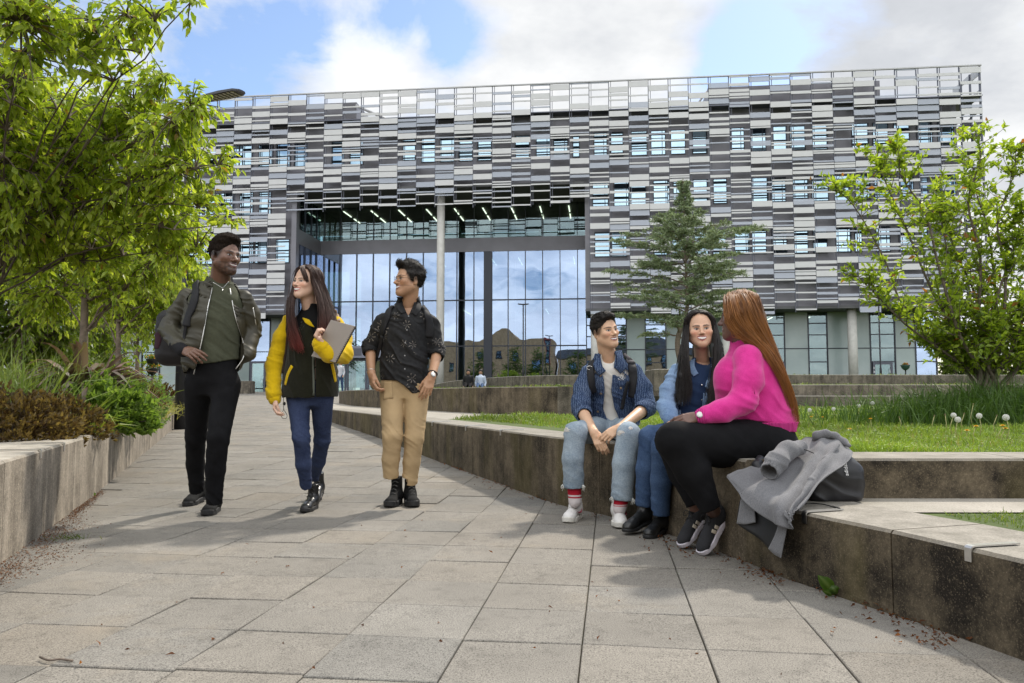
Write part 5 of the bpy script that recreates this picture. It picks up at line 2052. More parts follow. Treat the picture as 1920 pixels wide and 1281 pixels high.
def crown_strands(h, ends, n, r, R, part=.002, th=.014, sides=(1, -1), yr=(-.085, .07), drop=100, sweep=.03, jitter=.006, seg=14, tail=(.86, 1.0)):
    """hair combed from a parting over the skull and on along the lock that ends(side, f) gives (f: 0 front .. 1 back)"""
    polys, rs = [], []
    rx, ry, rz = .076 + th, .096 + th, .086 + th
    for i in range(n):
        sx = sides[i % len(sides)]
        f = R.random()
        y0 = yr[1] + (yr[0] - yr[1]) * f
        pts = []
        for ph in np.linspace(4, drop, 6):
            a = radians(ph)
            y = y0 - sweep * (ph / drop) * (1 if y0 > 0 else .3)
            c = np.clip((y + .014) / ry, -.97, .97)
            k = sqrt(1 - c * c)
            pts.append(h.pt((sx * rx * k * sin(a) + part * (1 - ph / drop), y, .045 + rz * k * cos(a))))
        P = np.array(catmull(pts + [np.array(q, float) for q in ends(sx, f)], 4))
        t0 = np.linspace(0, R.uniform(*tail), seg)
        P = np.stack([np.interp(t0, np.linspace(0, 1, len(P)), P[:, c]) for c in range(3)], 1)
        w = np.linspace(.15, 1.5, seg)[:, None]
        P = P + R.normal(0, jitter, 3) * w + np.stack([np.sin(t0 * R.uniform(4, 9) + R.uniform(0, 6)) * jitter * .4 for _ in range(3)], 1) * w
        polys.append(P); rs.append(r * R.uniform(.6, 1.4) * np.interp(np.linspace(0, 1, seg), [0, .1, .7, 1], [.7, 1, .9, .25]))
    return polys, rs


def lerp_ends(front, back):
    F_, B_ = [np.array(p, float) for p in front], [np.array(p, float) for p in back]
    return lambda f: [a * (1 - f) + b * f for a, b in zip(F_, B_)]


def hair_fuzz(h, S, vox, n, ln, r, flow, seed, colour=None):
    """short hairs lying over a hair shape: flow(local point) gives the combing direction"""
    R = np.random.default_rng(seed)
    V, Q = surface(S, vox)
    P = V[R.integers(0, len(V), n)]
    e = .004
    g = np.stack([S((P + np.eye(3)[k] * e).astype(f32)) - S((P - np.eye(3)[k] * e).astype(f32)) for k in range(3)], 1)
    N = unit(g)
    D = np.array([flow(q) for q in h.loc(P)]) @ h.M.T
    D = D + R.normal(0, .16, (n, 3))
    D = unit(D - N * (D * N).sum(1, keepdims=True) * .95 + N * .04)
    L = ln * R.uniform(.5, 1.3, n)[:, None]
    polys = [np.stack([P[i] - N[i] * .002, P[i] + D[i] * L[i] * .5 + N[i] * .0025, P[i] + D[i] * L[i] + N[i] * .001 * R.uniform(-2, 2)]) for i in range(n)]
    return tubes(polys, [np.array([r, r * .8, r * .2])] * n, 3)
# ================================================================== PEOPLE
J = at
WHITE = (.75, .74, .72)


def fab(name, col, rough=.85, bump=.25, bs=420, var=.14, scale=35, spec=.25, sheen=0.0):
    t = NT(name)
    v = t.coord()
    n = t.mix(.5, t.noise(v, scale, 5, .6), t.noise(v, 6, 3))
    t.base(t.ramp(n, [(.36, tuple(c * (1 - var) for c in col)), (.64, tuple(min(1, c * (1 + var)) for c in col))]))
    t.set(Roughness=rough)
    t.b.inputs['Specular IOR Level'].default_value = spec
    if sheen: t.b.inputs['Sheen Weight'].default_value = sheen
    t.bump(t.noise(v, bs, 2, .6), bump, .002)
    return t.mat


def denim(name, lo, hi, stripe=260):
    t = NT(name)
    v = t.coord()
    n = t.mix(.5, t.noise(v, 9, 4, .6), t.noise(v, 130, 3, .7))
    t.base(t.ramp(n, [(.36, lo), (.62, hi)])); t.set(Roughness=.85)
    t.b.inputs['Specular IOR Level'].default_value = .2
    t.bump(t.noise(t.coord('Object', (1, 1, .35)), stripe, 2, .7), .35, .002)
    return t.mat


M_skin = vcol_mat('skin', .46, .4, .10, 300, .10, 120, .06)
M_skin_d = vcol_mat('dark_skin', .40, .5, .10, 300, .10, 120, .03)


def hair_mat(name, lo, hi, rough=.38, sc_=(90, 90, 5), spec=.5):
    t = NT(name)
    n = t.noise(t.coord('Object', sc_), 1.0, 4, .6)
    t.base(t.ramp(n, [(.35, lo), (.65, hi)])); t.set(Roughness=rough)
    t.b.inputs['Specular IOR Level'].default_value = spec
    t.bump(n, .5, .004)
    return t.mat


M_hair_black = hair_mat('black_hair', (.006, .005, .004), (.020, .015, .012), .6, spec=.3)
M_hair_afro = hair_mat('afro_hair', (.006, .004, .003), (.022, .014, .010), .9, (160, 160, 160), .15)


def body_mesh(parts, base, mt):
    Vs, Qs, Cs, b = [], [], [], 0
    for S, vox, cf in parts:
        V, Q = surface(S, vox)
        c = cf(V) if callable(cf) else np.tile(np.array(cf), (len(V), 1))
        Vs.append(V); Qs.append(Q + b); Cs.append(c); b += len(V)
    o = link('person', np_mesh('person', local(np.concatenate(Vs), base), Q=np.concatenate(Qs), col=np.concatenate(Cs)), mt, None, base)
    return o


def torso(st, psi):
    rt = frame(psi)[:, 0]
    return loft([(J(u, v, Y), rt, w, d) for (u, v, Y, w, d) in st])


def proj(P):
    q = P - np.array([0, 0, CAM_H])
    y = q[:, 1] * cos(PITCH) + q[:, 2] * sin(PITCH)
    z = -q[:, 1] * sin(PITCH) + q[:, 2] * cos(PITCH)
    return 960 + F_PX * q[:, 0] / y, 640.5 - F_PX * z / y


def opening(Ledge, Redge, ymax):
    """front gap of an open jacket, bounded by its two edges"""
    L = np.array(Ledge, float); Rr = np.array(Redge, float)

    def f(P):
        u, v = proj(P)
        uL = np.interp(v, L[:, 1], L[:, 0]); uR = np.interp(v, Rr[:, 1], Rr[:, 0])
        d = np.maximum(uL - u, u - uR) * (P[:, 1] / F_PX)
        return np.maximum(d, P[:, 1] - ymax).astype(f32)
    return Sh(f, (-9,) * 3, (9,) * 3)


def above(S, *pts):
    """keep what lies above a hem line given by (u, v, Y) points (interpolated over u)"""
    z = sorted([(J(u, v, Y)[0], J(u, v, Y)[2]) for u, v, Y in pts])
    xs = [a for a, b in z]; zs = [b for a, b in z]
    return Sh(lambda P: np.maximum(S(P), (np.interp(P[:, 0], xs, zs) - P[:, 2]).astype(f32)), S.lo, S.hi)


def legs(name, hipL, hipR, Lp, Lr, Rp, Rr, pel, base, mt, parent, amp=.006, seed=0, vox=.007, hemfold=True, cut=None, extra=None, fr=13):
    a = chain(Lp, Lr, .02); b = chain(Rp, Rr, .02)
    S = U(U(a, pel, k=.05), U(b, pel, k=.05), k=.006)
    mk = near(Lp[1], Lp[-1], Rp[1], Rp[-1], r=.13)
    fa = folds(amp, (.75, .2, .9), fr, seed, 1.6, mk)
    S = disp(S, fa, .02)
    ends = []
    for pts in (Lp, Rp):
        ax = np.array(pts[-1]) - np.array(pts[-2]); ax /= np.linalg.norm(ax)
        ends.append((np.array(pts[-1] + ax * .008, f32), ax.astype(f32)))
    S0 = S

    def hem(P):
        d = S0(P)
        for e_, ax in ends:
            q = P - e_
            t_ = q @ ax
            n_ = np.linalg.norm(q, axis=1) < .13
            d = np.where(n_, np.maximum(d, t_), d)
        return d
    S = Sh(hem, S0.lo, S0.hi)
    if cut: S = cut(S)
    return skin(name, S, vox, mt, base, parent, extra), S


def laces(A, base, parent, mt, n=6, y0=.10, y1=.19, z0=.12, z1=.062, w=.022, r=.0028, bow=True):
    m = MB()
    for i in range(n):
        t = i / (n - 1)
        yy, zz = y0 + (y1 - y0) * t, z0 + (z1 - z0) * t
        m.tube([A.T(-w, yy - .004, zz - .006), A.T(0, yy, zz + .004), A.T(w, yy + .012, zz - .006)], r, 5)
        m.tube([A.T(w, yy - .004, zz - .006), A.T(0, yy, zz + .0045), A.T(-w, yy + .012, zz - .006)], r, 5)
    if bow:
        for s_ in (-1, 1):
            m.tube(catmull([A.T(0, y0, z0 + .004), A.T(s_ * .02, y0 + .012, z0 + .022), A.T(s_ * .035, y0 + .03, z0 - .0), A.T(s_ * .012, y0 + .02, z0 - .004)], 4), r * .8, 5)
    return shift(m, base).build('laces', mt, parent)


def person_shoes(base, parent, specs, upper_mt, sole_mt, name='shoe', vox=.0045, lace=None):
    out = []
    for kw in specs:
        A, Bs = shoe_sdf(**kw)
        A2 = disp(A, lambda P: .0012 * vnoise(P, 40, 3), .004)
        s = skin(name, A2, vox, upper_mt, base, parent)
        skin('sole', Bs, vox, sole_mt, base, s)
        if lace:
            sh = kw.get('shaft', .1)
            laces(A, base, s, lace, 6 if sh > .12 else 4, .075 if sh > .12 else .10, .19, (sh - .01) if sh > .12 else .105, .064)
        out.append((s, A))
    return out


M_black_denim = fab('black_denim', (.008, .008, .009), .9, .3, 300, .25, 12, .12)
M_black_leather = simple('black_leather', (.012, .012, .012), .3, 0, .25, 30, .15, 90, .5)
M_black_nubuck = fab('black_nubuck', (.010, .010, .010), .9, .3, 500)
M_sole_black = simple('black_rubber', (.014, .014, .015), .6, 0, .2)
M_lace_black = simple('black_lace', (.012, .012, .012), .8)
M_strap = fab('black_webbing', (.012, .012, .014), .7, .5, 260, .25, 60, .35)
M_silver = simple('silver', (.7, .7, .68), .25, 1.0, .05)
M_zip = simple('zip_metal', (.72, .71, .68), .35, .6, .1)

import time as _t
_T0 = _t.time()
# ------------------------------------------------------------------ man in the bomber jacket
bA = np.array([*at_z(390, 968, 0)[:2], 0.0])
skA = (.155, .078, .050)
hA = Head(J(421, 483, 5.27), 60, -2, 2, 1.09, jaw=1.08, nose=1.18, smile=.75, mouth_open=.0035, neck_to=J(411, 540, 5.36), neck_r=.062)
ptA = hA.paint(skA, (.12, .045, .04), (.010, .006, .005), beard=.75, gaze=(-.001, 0), blush=.05, brow_t=.0042, scalp=.9, eye_open=.0038)
TA = torso([(398, 722, 5.33, .150, .105), (398, 690, 5.33, .158, .112), (400, 645, 5.33, .152, .112), (402, 590, 5.33, .168, .122), (405, 556, 5.34, .165, .10), (410, 538, 5.35, .09, .075), (411, 527, 5.36, .066, .066)], 10)
elA, wrA = J(309, 614, 5.36), J(339, 655, 5.16)
handA = hand_sdf(J(343, 657, 5.15), J(372, 664, 5.07) - J(343, 657, 5.15), (-.15, -.75, .65), -1, ((18, 22, 12), (26, 22, 15), (34, 25, 15), (40, 30, 15)), (22, 14, 12), 3, 1.05)
armA = cap(elA + (wrA - elA) * .55, wrA, .034, .029)
pA = body_mesh([(hA.S, .0026, ptA), (U(handA, armA, k=.012), .0026, skA), (infl(TA, -.01), .012, skA)], bA, M_skin_d)
tag(pA, 'tall man in olive bomber jacket and black jeans, walking, face turned right', 'person')
hairA = short_hair(hA, .012, .083, -.004, -.07, .026, 3, 60, .003, .25, .06)
skinA_h = hairA
M_olive_tee = fab('olive_jersey', (.062, .066, .042), .9, .2, 300, .16, 60)
tee = disp(infl(TA, .015), folds(.006, (.6, 0, .8), 9, 2), .02)
tee = above(tee, (360, 683, 5.2), (400, 680, 5.2), (440, 670, 5.2))
skin('t_shirt', tee, .006, M_olive_tee, bA, pA)
M_olive = fab('olive_nylon', (.042, .038, .024), .52, .12, 200, .14, 9, .45)
JA = torso([(396, 706, 5.34, .172, .135), (397, 690, 5.34, .192, .152), (399, 650, 5.34, .205, .168), (401, 600, 5.34, .205, .168), (403, 568, 5.35, .195, .158), (406, 549, 5.36, .165, .142), (410, 530, 5.37, .112, .106)], 10)
slR = chain([J(352, 557, 5.36), J(334, 587, 5.38), J(317, 616, 5.38), J(334, 648, 5.2)], [.062, .066, .064, .050], .025)
slL = chain([J(457, 560, 5.38), J(468, 592, 5.44), J(473, 622, 5.48), J(464, 664, 5.36)], [.060, .062, .060, .050], .025)
fo = folds(.010, (.45, .1, .9), 7, 11, 1.8)
jk = disp(U(U(JA, slR, k=.03), slL, k=.03), fo, .03)
jkfull = jk
jk = sub(jk, infl(TA, .020), cap(J(411, 545, 5.35), J(413, 505, 5.33), .060, .070))
jk = sub(jk, opening([(399, 525), (398, 538), (390, 575), (383, 615), (376, 650), (362, 712)], [(431, 525), (431, 540), (441, 593), (455, 638), (457, 668), (440, 712)], J(400, 600, 5.36)[1]))
jk = above(jk, (330, 700, 5.2), (362, 704, 5.2), (400, 700, 5.2), (440, 692, 5.2), (480, 690, 5.2))
jo = skin('jacket', jk, .006, M_olive, bA, pA)
M_rib = fab('black_rib', (.012, .012, .014), .9, .6, 160, .3, 80)
colA = sub(loft([(J(410, 543, 5.36), frame(12)[:, 0], .105, .098), (J(412, 519, 5.37), frame(12)[:, 0], .084, .084)]), loft([(J(410, 548, 5.35), frame(12)[:, 0], .09, .085), (J(412, 508, 5.36), frame(12)[:, 0], .072, .074)]),
           opening([(402, 490), (399, 560)], [(428, 490), (431, 560)], J(400, 600, 5.36)[1]))
skin('collar', colA, .0045, M_rib, bA, jo)
skin('cuff', disp(cap(J(331, 648, 5.2), J(343, 658, 5.155), .046, .042), folds(.002, (1, 0, 0), 30, 1), .01), .004, M_rib, bA, jo)
for pts in ([(398, 540), (390, 575), (383, 615), (376, 650), (363, 702)], [(431, 541), (441, 593), (455, 638), (457, 668), (442, 692)]):
    shift(tube_px(jkfull, pts, 5.0, 5.5, .0034, .0), bA).build('zip', M_zip, jo)
shift(tube_px(jkfull, [(474, 577), (477, 592), (480, 610)], 5.2, 5.6, .0035, .001), bA).build('sleeve_zip', M_zip, jo)
pel = torso([(398, 740, 5.33, .10, .09), (398, 718, 5.33, .158, .118), (398, 690, 5.33, .160, .116), (400, 668, 5.33, .150, .112)], 6)
legs('jeans', None, None, [J(425, 725, 5.33), J(409, 822, 5.12), J(404, 880, 5.16), J(401, 942, 5.2)], [.092, .068, .062, .050],
     [J(373, 725, 5.33), J(367, 818, 5.48), J(366, 870, 5.6), J(369, 920, 5.68)], [.092, .067, .060, .047], pel, bA, M_black_denim, pA, .007, 5, fr=9)
f1, f2 = at_z(392, 962, .0), at_z(362, 945, 0.0)
person_shoes(bA, pA, [dict(heel=[f1[0] + .0, f1[1] + .13, 0], toe_dir=(.16, -1), L=.30, shaft=.11, sole=.034, toe_r=.036), dict(heel=[f2[0] + .015, f2[1] + .16, .02], toe_dir=(-.04, -1), L=.30, shaft=.14, sole=.034, pitch=6)],
             M_black_nubuck, M_sole_black, 'shoe', .0045, M_lace_black)
ncl = tube_px(U(hA.S, tee), [(399, 530), (405, 533), (413, 538), (417, 540), (421, 537), (428, 528)], 5.0, 5.5, .0022)
pnd = hit(U(hA.S, tee), 417, 542, 5, 5.5)[0]
ncl.tube([pnd, pnd + [0.002, -.004, -.02], pnd + [-.003, -.004, -.036]], [.004, .0045, .001], 6)
shift(ncl, bA).build('necklace', M_silver, pA)
# backpack of the man in the bomber jacket
bb = np.array(J(345, 640, 5.55))
M_pack = fab('black_pack', (.012, .011, .013), .6, .3, 150, .3, 12, .4)
M_maroon = fab('maroon_panel', (.035, .010, .018), .7, .3, 150)
bagA = disp(rbox(J(342, 634, 5.58), (.18, .095, .20), .085), folds(.006, (0, .3, 1), 5, 4), .02)
bagA = above(bagA, (280, 692, 5.6), (420, 692, 5.6))
bk = skin('backpack', bagA, .008, M_pack, bb)
tag(bk, 'black and maroon backpack on the back of the man in the bomber jacket', 'backpack')
skin('side_panel', inter(infl(bagA, .004), lambda P: np.abs(P[:, 2] - J(300, 640, 5.6)[2]) - .06 + 0 * P[:, 0] + np.maximum(0, (P[:, 0] - J(312, 640, 5.6)[0]) * 3)), .008, M_maroon, bb, bk)
shift(strap_px(jkfull, [(368, 532), (368, 543), (366, 560), (361, 577), (354, 594), (350, 612)], 5.0, 5.55, .062, .013, .003), bb).build('strap', M_strap, bk)
shift(strap_px(jkfull, [(352, 590), (349, 610), (346, 632), (342, 655)], 5.0, 5.55, .024, .006, .003), bb).build('webbing', M_strap, bk)
print('A', round(_t.time() - _T0, 1))

# ------------------------------------------------------------------ woman with the notebook
bBp = np.array([*at_z(578, 950, 0)[:2], 0.0])
skB = (.68, .44, .325)
hB = Head(J(574, 533, 5.45), -29, 4, 4, .97, jaw=.9, nose=.95, slim=.97, smile=1.0, fem=True, mouth_open=.0085, neck_to=J(583, 590, 5.52), neck_r=.047, ears=False, brow=.7)
ptB = hB.paint(skB, (.42, .11, .10), (.03, .018, .013), gaze=(.001, .0), blush=.16, eye_open=.0052, brow_t=.0030)
TB = torso([(582, 735, 5.53, .14, .11), (582, 700, 5.53, .145, .115), (583, 650, 5.53, .13, .11), (585, 615, 5.53, .145, .11), (585, 598, 5.53, .12, .09), (583, 583, 5.52, .055, .055), (582, 572, 5.5, .05, .05)], -4)
hR = hand_sdf(J(516, 747, 5.42), (.02, -.25, -1), (-.95, -.2, -.1), -1, ((35, 40, 25),) * 4, (15, 20, 20), 2, .86)
wB = J(597, 641, 5.2)
hL = hand_sdf(J(603, 645, 5.21), J(592, 630, 5.17) - J(603, 645, 5.21), (-.75, -.6, .25), 1, ((55, 60, 30), (58, 62, 30), (62, 62, 30), (66, 62, 30)), (-18, 20, 25), 3, .86)
pB = body_mesh([(hB.S, .0024, ptB), (hR, .0026, skB), (U(hL, cap(J(640, 660, 5.4), J(603, 645, 5.21), .035, .024), k=.01), .0026, skB), (infl(TB, -.01), .012, skB)], bBp, M_skin)
tag(pB, 'woman in yellow sleeved olive fleece and blue jeans, walking, holding a notebook', 'person')
M_blk_knit = fab('black_knit', (.008, .008, .009), .9, .4, 200)
skin('roll_neck', above(infl(TB, .007), (500, 640, 5.4), (660, 640, 5.4)), .005, M_blk_knit, bBp, pB)
M_fleece = fab('dark_olive_fleece', (.0145, .0145, .008), 1.0, .7, 330, .25, 60, .1, .15)
M_yellow = fab('yellow_fleece', (.60, .40, .008), 1.0, .7, 330, .10, 50, .1, .15)
JB = torso([(581, 745, 5.53, .188, .15), (581, 735, 5.53, .197, .16), (582, 700, 5.53, .19, .155), (584, 650, 5.53, .172, .15), (586, 616, 5.53, .172, .125), (586, 600, 5.53, .145, .105), (584, 588, 5.53, .085, .08)], -4)
jb0 = disp(JB, folds(.007, (.9, .2, .35), 6, 21, 1.5), .02)
jbs = sub(jb0, infl(TB, .012), opening([(578, 570), (580, 590), (590, 640)], [(606, 570), (604, 590), (592, 640)], J(582, 650, 5.53)[1]))
jbs = sub(jbs, cap(J(584, 600, 5.52), J(582, 560, 5.5), .06, .08))
jbs = above(jbs, (520, 746, 5.4), (560, 748, 5.4), (600, 744, 5.4), (640, 744, 5.4))
fl = skin('fleece_jacket', jbs, .006, M_fleece, bBp, pB)
sB1 = disp(chain([J(543, 607, 5.54), J(528, 635, 5.53), J(514, 685, 5.5), J(513, 738, 5.43)], [.060, .060, .056, .052], .03), folds(.009, (.3, .1, .95), 8, 31, 1.6), .025)
sB2 = disp(chain([J(629, 609, 5.54), J(642, 635, 5.5), J(643, 665, 5.42), J(618, 663, 5.25), J(601, 650, 5.21)], [.060, .06, .058, .056, .044], .03), folds(.009, (.8, .1, .6), 8, 32, 1.6), .025)
for s_, cf in ((sB1, cap(J(513, 738, 5.43), J(515, 748, 5.42), .052, .044)), (sB2, cap(J(604, 651, 5.21), J(597, 644, 5.2), .048, .042))):
    sl_ = skin('sleeve', s_, .006, M_yellow, bBp, fl)
    skin('cuff', disp(cf, folds(.003, (1, .2, .4), 20, 3), .01), .0045, M_yellow, bBp, sl_)
for px in ([(548, 686), (540, 702), (535, 722)], [(622, 682), (626, 700), (629, 716)]):
    shift(strap_px(jb0, px, 5.1, 5.6, .026, .004, .001), bBp).build('pocket_trim', M_yellow, fl)
shift(strap_px(jb0, [(587, 668), (587, 690), (588, 715), (588, 742)], 5.1, 5.6, .014, .004, .001), bBp).build('zip', simple('dull_zip', (.09, .10, .08), .5, .5), fl)
shift(strap_px(jb0, [(568, 597), (576, 603), (582, 608), (589, 614)], 5.1, 5.6, [.006, .036, .026, .004], .004, .003), bBp).build('collar', M_yellow, fl)
M_bluejean = denim('dark_blue_denim', (.016, .024, .058), (.040, .056, .115))
pel = torso([(581, 760, 5.53, .09, .09), (581, 742, 5.53, .145, .115), (581, 715, 5.53, .148, .115)], -4)
legs('jeans', None, None, [J(559, 748, 5.52), J(565, 822, 5.4), J(569, 870, 5.46), J(574, 912, 5.55)], [.080, .056, .052, .040],
     [J(604, 748, 5.53), J(604, 825, 5.68), J(597, 865, 5.82), J(588, 895, 5.95)], [.080, .055, .050, .040], pel, bBp, M_bluejean, pB, .0065, 15, extra=None)
f1, f2 = at_z(571, 962, 0), at_z(590, 942, 0)
person_shoes(bBp, pB, [dict(heel=[f1[0] + .01, f1[1] + .25, 0], toe_dir=(-.04, -1), L=.265, shaft=.19, sole=.03, toe_r=.038), dict(heel=[f2[0] - .01, f2[1] + .22, .05], toe_dir=(.06, -1), L=.265, shaft=.19, sole=.03, pitch=12)],
             M_black_leather, M_sole_black, 'boot', .0042, M_lace_black)
# long hair with reddish ends
t = NT('brown_red_hair')
vcn = t.new('ShaderNodeVertexColor', layer_name='Col')
t.base(vcn.outputs['Color']); t.set(Roughness=.5); t.b.inputs['Specular IOR Level'].default_value = .35
M_hairB = t.mat


def long_hair(h, guides, base, parent, mt, colf, n, r, cap_th=.02, seed=0, jitter=.012, clip=None, volume=None, vox=.005):
    R = np.random.default_rng(seed)
    Gs = [[h.pt(p) if len(p) == 3 and abs(p[0]) < .5 and abs(p[2]) < .5 and not isinstance(p, np.ndarray) else np.array(p, float) for p in g] for g in guides]
    polys, rs = strands(Gs, n, r, R, jitter)
    V, Q = tubes(polys, rs, 4)
    C1 = colf(V, R)
    Vb, Qb = surface(volume, vox) if volume is not None else (np.zeros((0, 3)), np.zeros((0, 4), int))
    C2 = colf(Vb, R) * .8 if len(Vb) else np.zeros((0, 3))
    Va = np.concatenate([V, Vb]); Qa = np.concatenate([Q, Qb + len(V)])
    return link('hair', np_mesh('hair', local(Va, base), Q=Qa, col=np.concatenate([C1, C2])), mt, parent)


def skull_hair(h, th=.016, front=.075, side=-.1, temple=.03, amp=.004, seed=2):
    """hair cap parted above the brow, open round the face"""
    cr = ell((0, -.014, .045), (.076, .096, .086))

    def f(P):
        x, y, z = P[:, 0], P[:, 1], P[:, 2]
        d = cr(P) - th
        ax = np.abs(x)
        # face window: an oval opening
        face = 1 - np.sqrt((x / .078) ** 2 + ((z + .03) / (front + .05)) ** 2)
        face = np.where(y > .0, face * .06, -.1)
        face = np.maximum(face, (y - .035 + .2 * np.minimum(z - .06, 0)) * .8)
        d = np.maximum(d, face)
        d = np.maximum(d, (side - z))
        return d + vnoise(P * np.array([1.3, .7, .5], f32), 45, seed) * amp
    return h.w(Sh(f, cr.lo - .03, cr.hi + .03))


def colB(V, R):
    z = V[:, 2]
    zt, zb = J(574, 585, 5.4)[2], J(574, 650, 5.4)[2]
    t_ = np.clip((zt - z) / (zt - zb), 0, 1)[:, None] ** 1.5
    n = (.5 + .5 * vnoise((V * np.array([1, 1, .08])).astype(f32), 160, 5))[:, None]
    c = np.array([.022, .012, .010]) * (1 - n) + np.array([.085, .045, .034]) * n
    red = np.array([.20, .030, .022]) * (.5 + .8 * n)
    return c * (1 - t_ * .85) + red * t_ * .85


volB = U(skull_hair(hB, .006, .080, -.075), chain([J(549, 575, 5.44), J(547, 600, 5.42), J(549, 625, 5.38)], [.006, .014, .008], .02),
         chain([J(604, 560, 5.47), J(609, 585, 5.45), J(616, 610, 5.41), J(618, 632, 5.37)], [.012, .024, .026, .01], .03), chain([J(582, 520, 5.56), J(584, 570, 5.62), J(586, 620, 5.68)], [.06, .065, .06], .03), k=.02)
eR = lerp_ends([J(548, 560, 5.37), J(547, 600, 5.34), J(560, 640, 5.33), J(568, 660, 5.33)], [J(545, 560, 5.55), J(541, 600, 5.56), J(545, 640, 5.48), J(550, 655, 5.42)])
eL = lerp_ends([J(598, 555, 5.36), J(603, 595, 5.33), J(598, 632, 5.32), J(588, 652, 5.32)], [J(615, 560, 5.55), J(630, 605, 5.50), J(632, 635, 5.42), J(622, 652, 5.38)])
RB = np.random.default_rng(5)


def hair_from(h, base, parent, mt, colf, n, r, ends, volume, vox=.005, extra=None, **kw):
    R = np.random.default_rng(n)
    polys, rs = crown_strands(h, ends, n, r, R, **kw)
    if extra: polys += extra[0]; rs += extra[1]
    V, Q = tubes(polys, rs, 4)
    Vb, Qb = surface(volume, vox)
    return link('hair', np_mesh('hair', local(np.concatenate([V, Vb]), base), Q=np.concatenate([Q, Qb + len(V)]), col=np.concatenate([colf(V, R), colf(Vb, R) * .6])), mt, parent)


hair_from(hB, bBp, pB, M_hairB, colB, 1500, .0019, lambda s_, f: eR(f) if s_ > 0 else eL(f), volB, th=.012, part=-.004, sweep=.035, jitter=.008, yr=(-.095, .062))
gB3 = [[hB.pt((.01, .05, .126)), hB.pt((.03, .088, .095)), hB.pt((.045, .085, .06)), hB.pt((.058, .07, .03))], [hB.pt((.0, .05, .126)), hB.pt((-.015, .09, .10)), hB.pt((-.045, .088, .06)), hB.pt((-.062, .07, .01))], [hB.pt((-.02, .04, .126)), hB.pt((-.04, .078, .10)), hB.pt((-.066, .07, .055)), hB.pt((-.074, .05, -.01))]]
hs = long_hair(hB, gB3[1:], bBp, pB, M_hairB, colB, 70, .0022, seed=7, jitter=.004)
hs.name = 'fringe'
# notebook
nb = np.array(J(625, 640, 5.2))
c4 = [J(621, 600, 5.20), J(667, 612, 5.16), J(630, 680, 5.20), J(584, 668, 5.24)]
nn_ = np.cross(c4[1] - c4[0], c4[3] - c4[0]); nn_ /= np.linalg.norm(nn_)
if nn_[1] > 0: nn_ = -nn_


def slab4(c, n_, t0, t1):
    m = MB()
    m.add([p + n_ * t0 for p in c] + [p + n_ * t1 for p in c], [(0, 1, 2, 3), (7, 6, 5, 4), (0, 4, 5, 1), (1, 5, 6, 2), (2, 6, 7, 3), (3, 7, 4, 0)])
    return m


no = shift(slab4(c4, nn_, .002, .006), nb).build('notebook', simple('grey_cover', (.30, .265, .235), .5, 0, .05, 8), None, nb, bevel=.002)
tag(no, 'grey ring bound notebook held against the chest by the woman in yellow sleeves', 'notebook')
shift(slab4([p + (c4[2] - c4[0]) * .01 for p in c4], nn_, -.008, .001), nb).build('pages', simple('page_edges', (.05, .05, .055), .8), no)
m = MB()
for k in range(20):
    p = c4[1] + (c4[2] - c4[1]) * (k + .7) / 21
    ed = (c4[1] - c4[0]) / np.linalg.norm(c4[1] - c4[0])
    m.tube([p - ed * .006 + nn_ * .010, p + ed * .005 + nn_ * .006, p + ed * .005 - nn_ * .006, p - ed * .006 - nn_ * .010], .0016, 5)
shift(m, nb).build('ring_binding', simple('black_wire', (.01, .01, .012), .4, .4), no)
# her rucksack: strap along the fleece, cord loop hanging below the hem
rb = np.array(J(590, 640, 5.72))
ruck = skin('rucksack', disp(rbox(J(588, 655, 5.74), (.135, .075, .19), .07), folds(.005, (0, .2, 1), 5, 9), .02), .009, fab('dark_brown_canvas', (.022, .016, .013), .8, .4, 200), rb)
tag(ruck, 'small dark brown rucksack worn by the woman in yellow sleeves', 'backpack')
shift(strap_px(U(jb0, sB1), [(541, 598), (541, 612), (540, 632), (538, 655), (534, 680), (531, 700)], 5.0, 5.6, .036, .007, .004), rb).build('strap', fab('brown_webbing', (.035, .022, .016), .7, .5, 260), ruck)
shift(strap_px(U(jb0, sB2), [(626, 582), (630, 592), (633, 604)], 5.0, 5.6, .04, .007, .003), rb).build('strap', fab('tan_webbing', (.30, .21, .15), .7, .5, 260), ruck)
m = MB()
q0 = J(532, 748, 5.45)
m.tube(catmull([J(531, 742, 5.45), J(532, 755, 5.44), J(532, 768, 5.44)], 4), .0022, 5)
m.tube(catmull([J(532, 768, 5.44), J(538, 778, 5.44), J(537, 784, 5.44), J(532, 785, 5.44), J(528, 782, 5.44), J(528, 776, 5.44), J(532, 768, 5.44)], 4), .0018, 5)
m.lathe([(.003, -.012), (.009, -.008), (.010, .006), (.004, .012)], J(533, 757, 5.44), 10)
shift(m, rb).build('cord_loop', M_lace_black, ruck)
print('B', round(_t.time() - _T0, 1))

# ------------------------------------------------------------------ man in the patterned shirt
bC = np.array([*at_z(752, 948, 0)[:2], 0.0])
skC = (.46, .26, .155)
hC = Head(J(767, 528, 5.65), -55, 3, 0, 1.03, jaw=1.0, nose=1.08, smile=1.0, mouth_open=.0085, neck_to=J(766, 585, 5.73), neck_r=.055)
ptC = hC.paint(skC, (.24, .085, .07), (.012, .008, .006), gaze=(.001, 0), blush=.1, eye_open=.0055, beard=.12, scalp=.8)
TC = torso([(757, 722, 5.72, .155, .11), (757, 690, 5.72, .155, .115), (758, 645, 5.72, .155, .12), (761, 605, 5.72, .17, .115), (763, 588, 5.72, .14, .095), (765, 574, 5.72, .07, .066), (766, 565, 5.72, .058, .058)], -4)
elC1, wrC1 = J(694, 652, 5.74), J(696, 700, 5.62)
elC2, wrC2 = J(820, 660, 5.74), J(810, 706, 5.58)
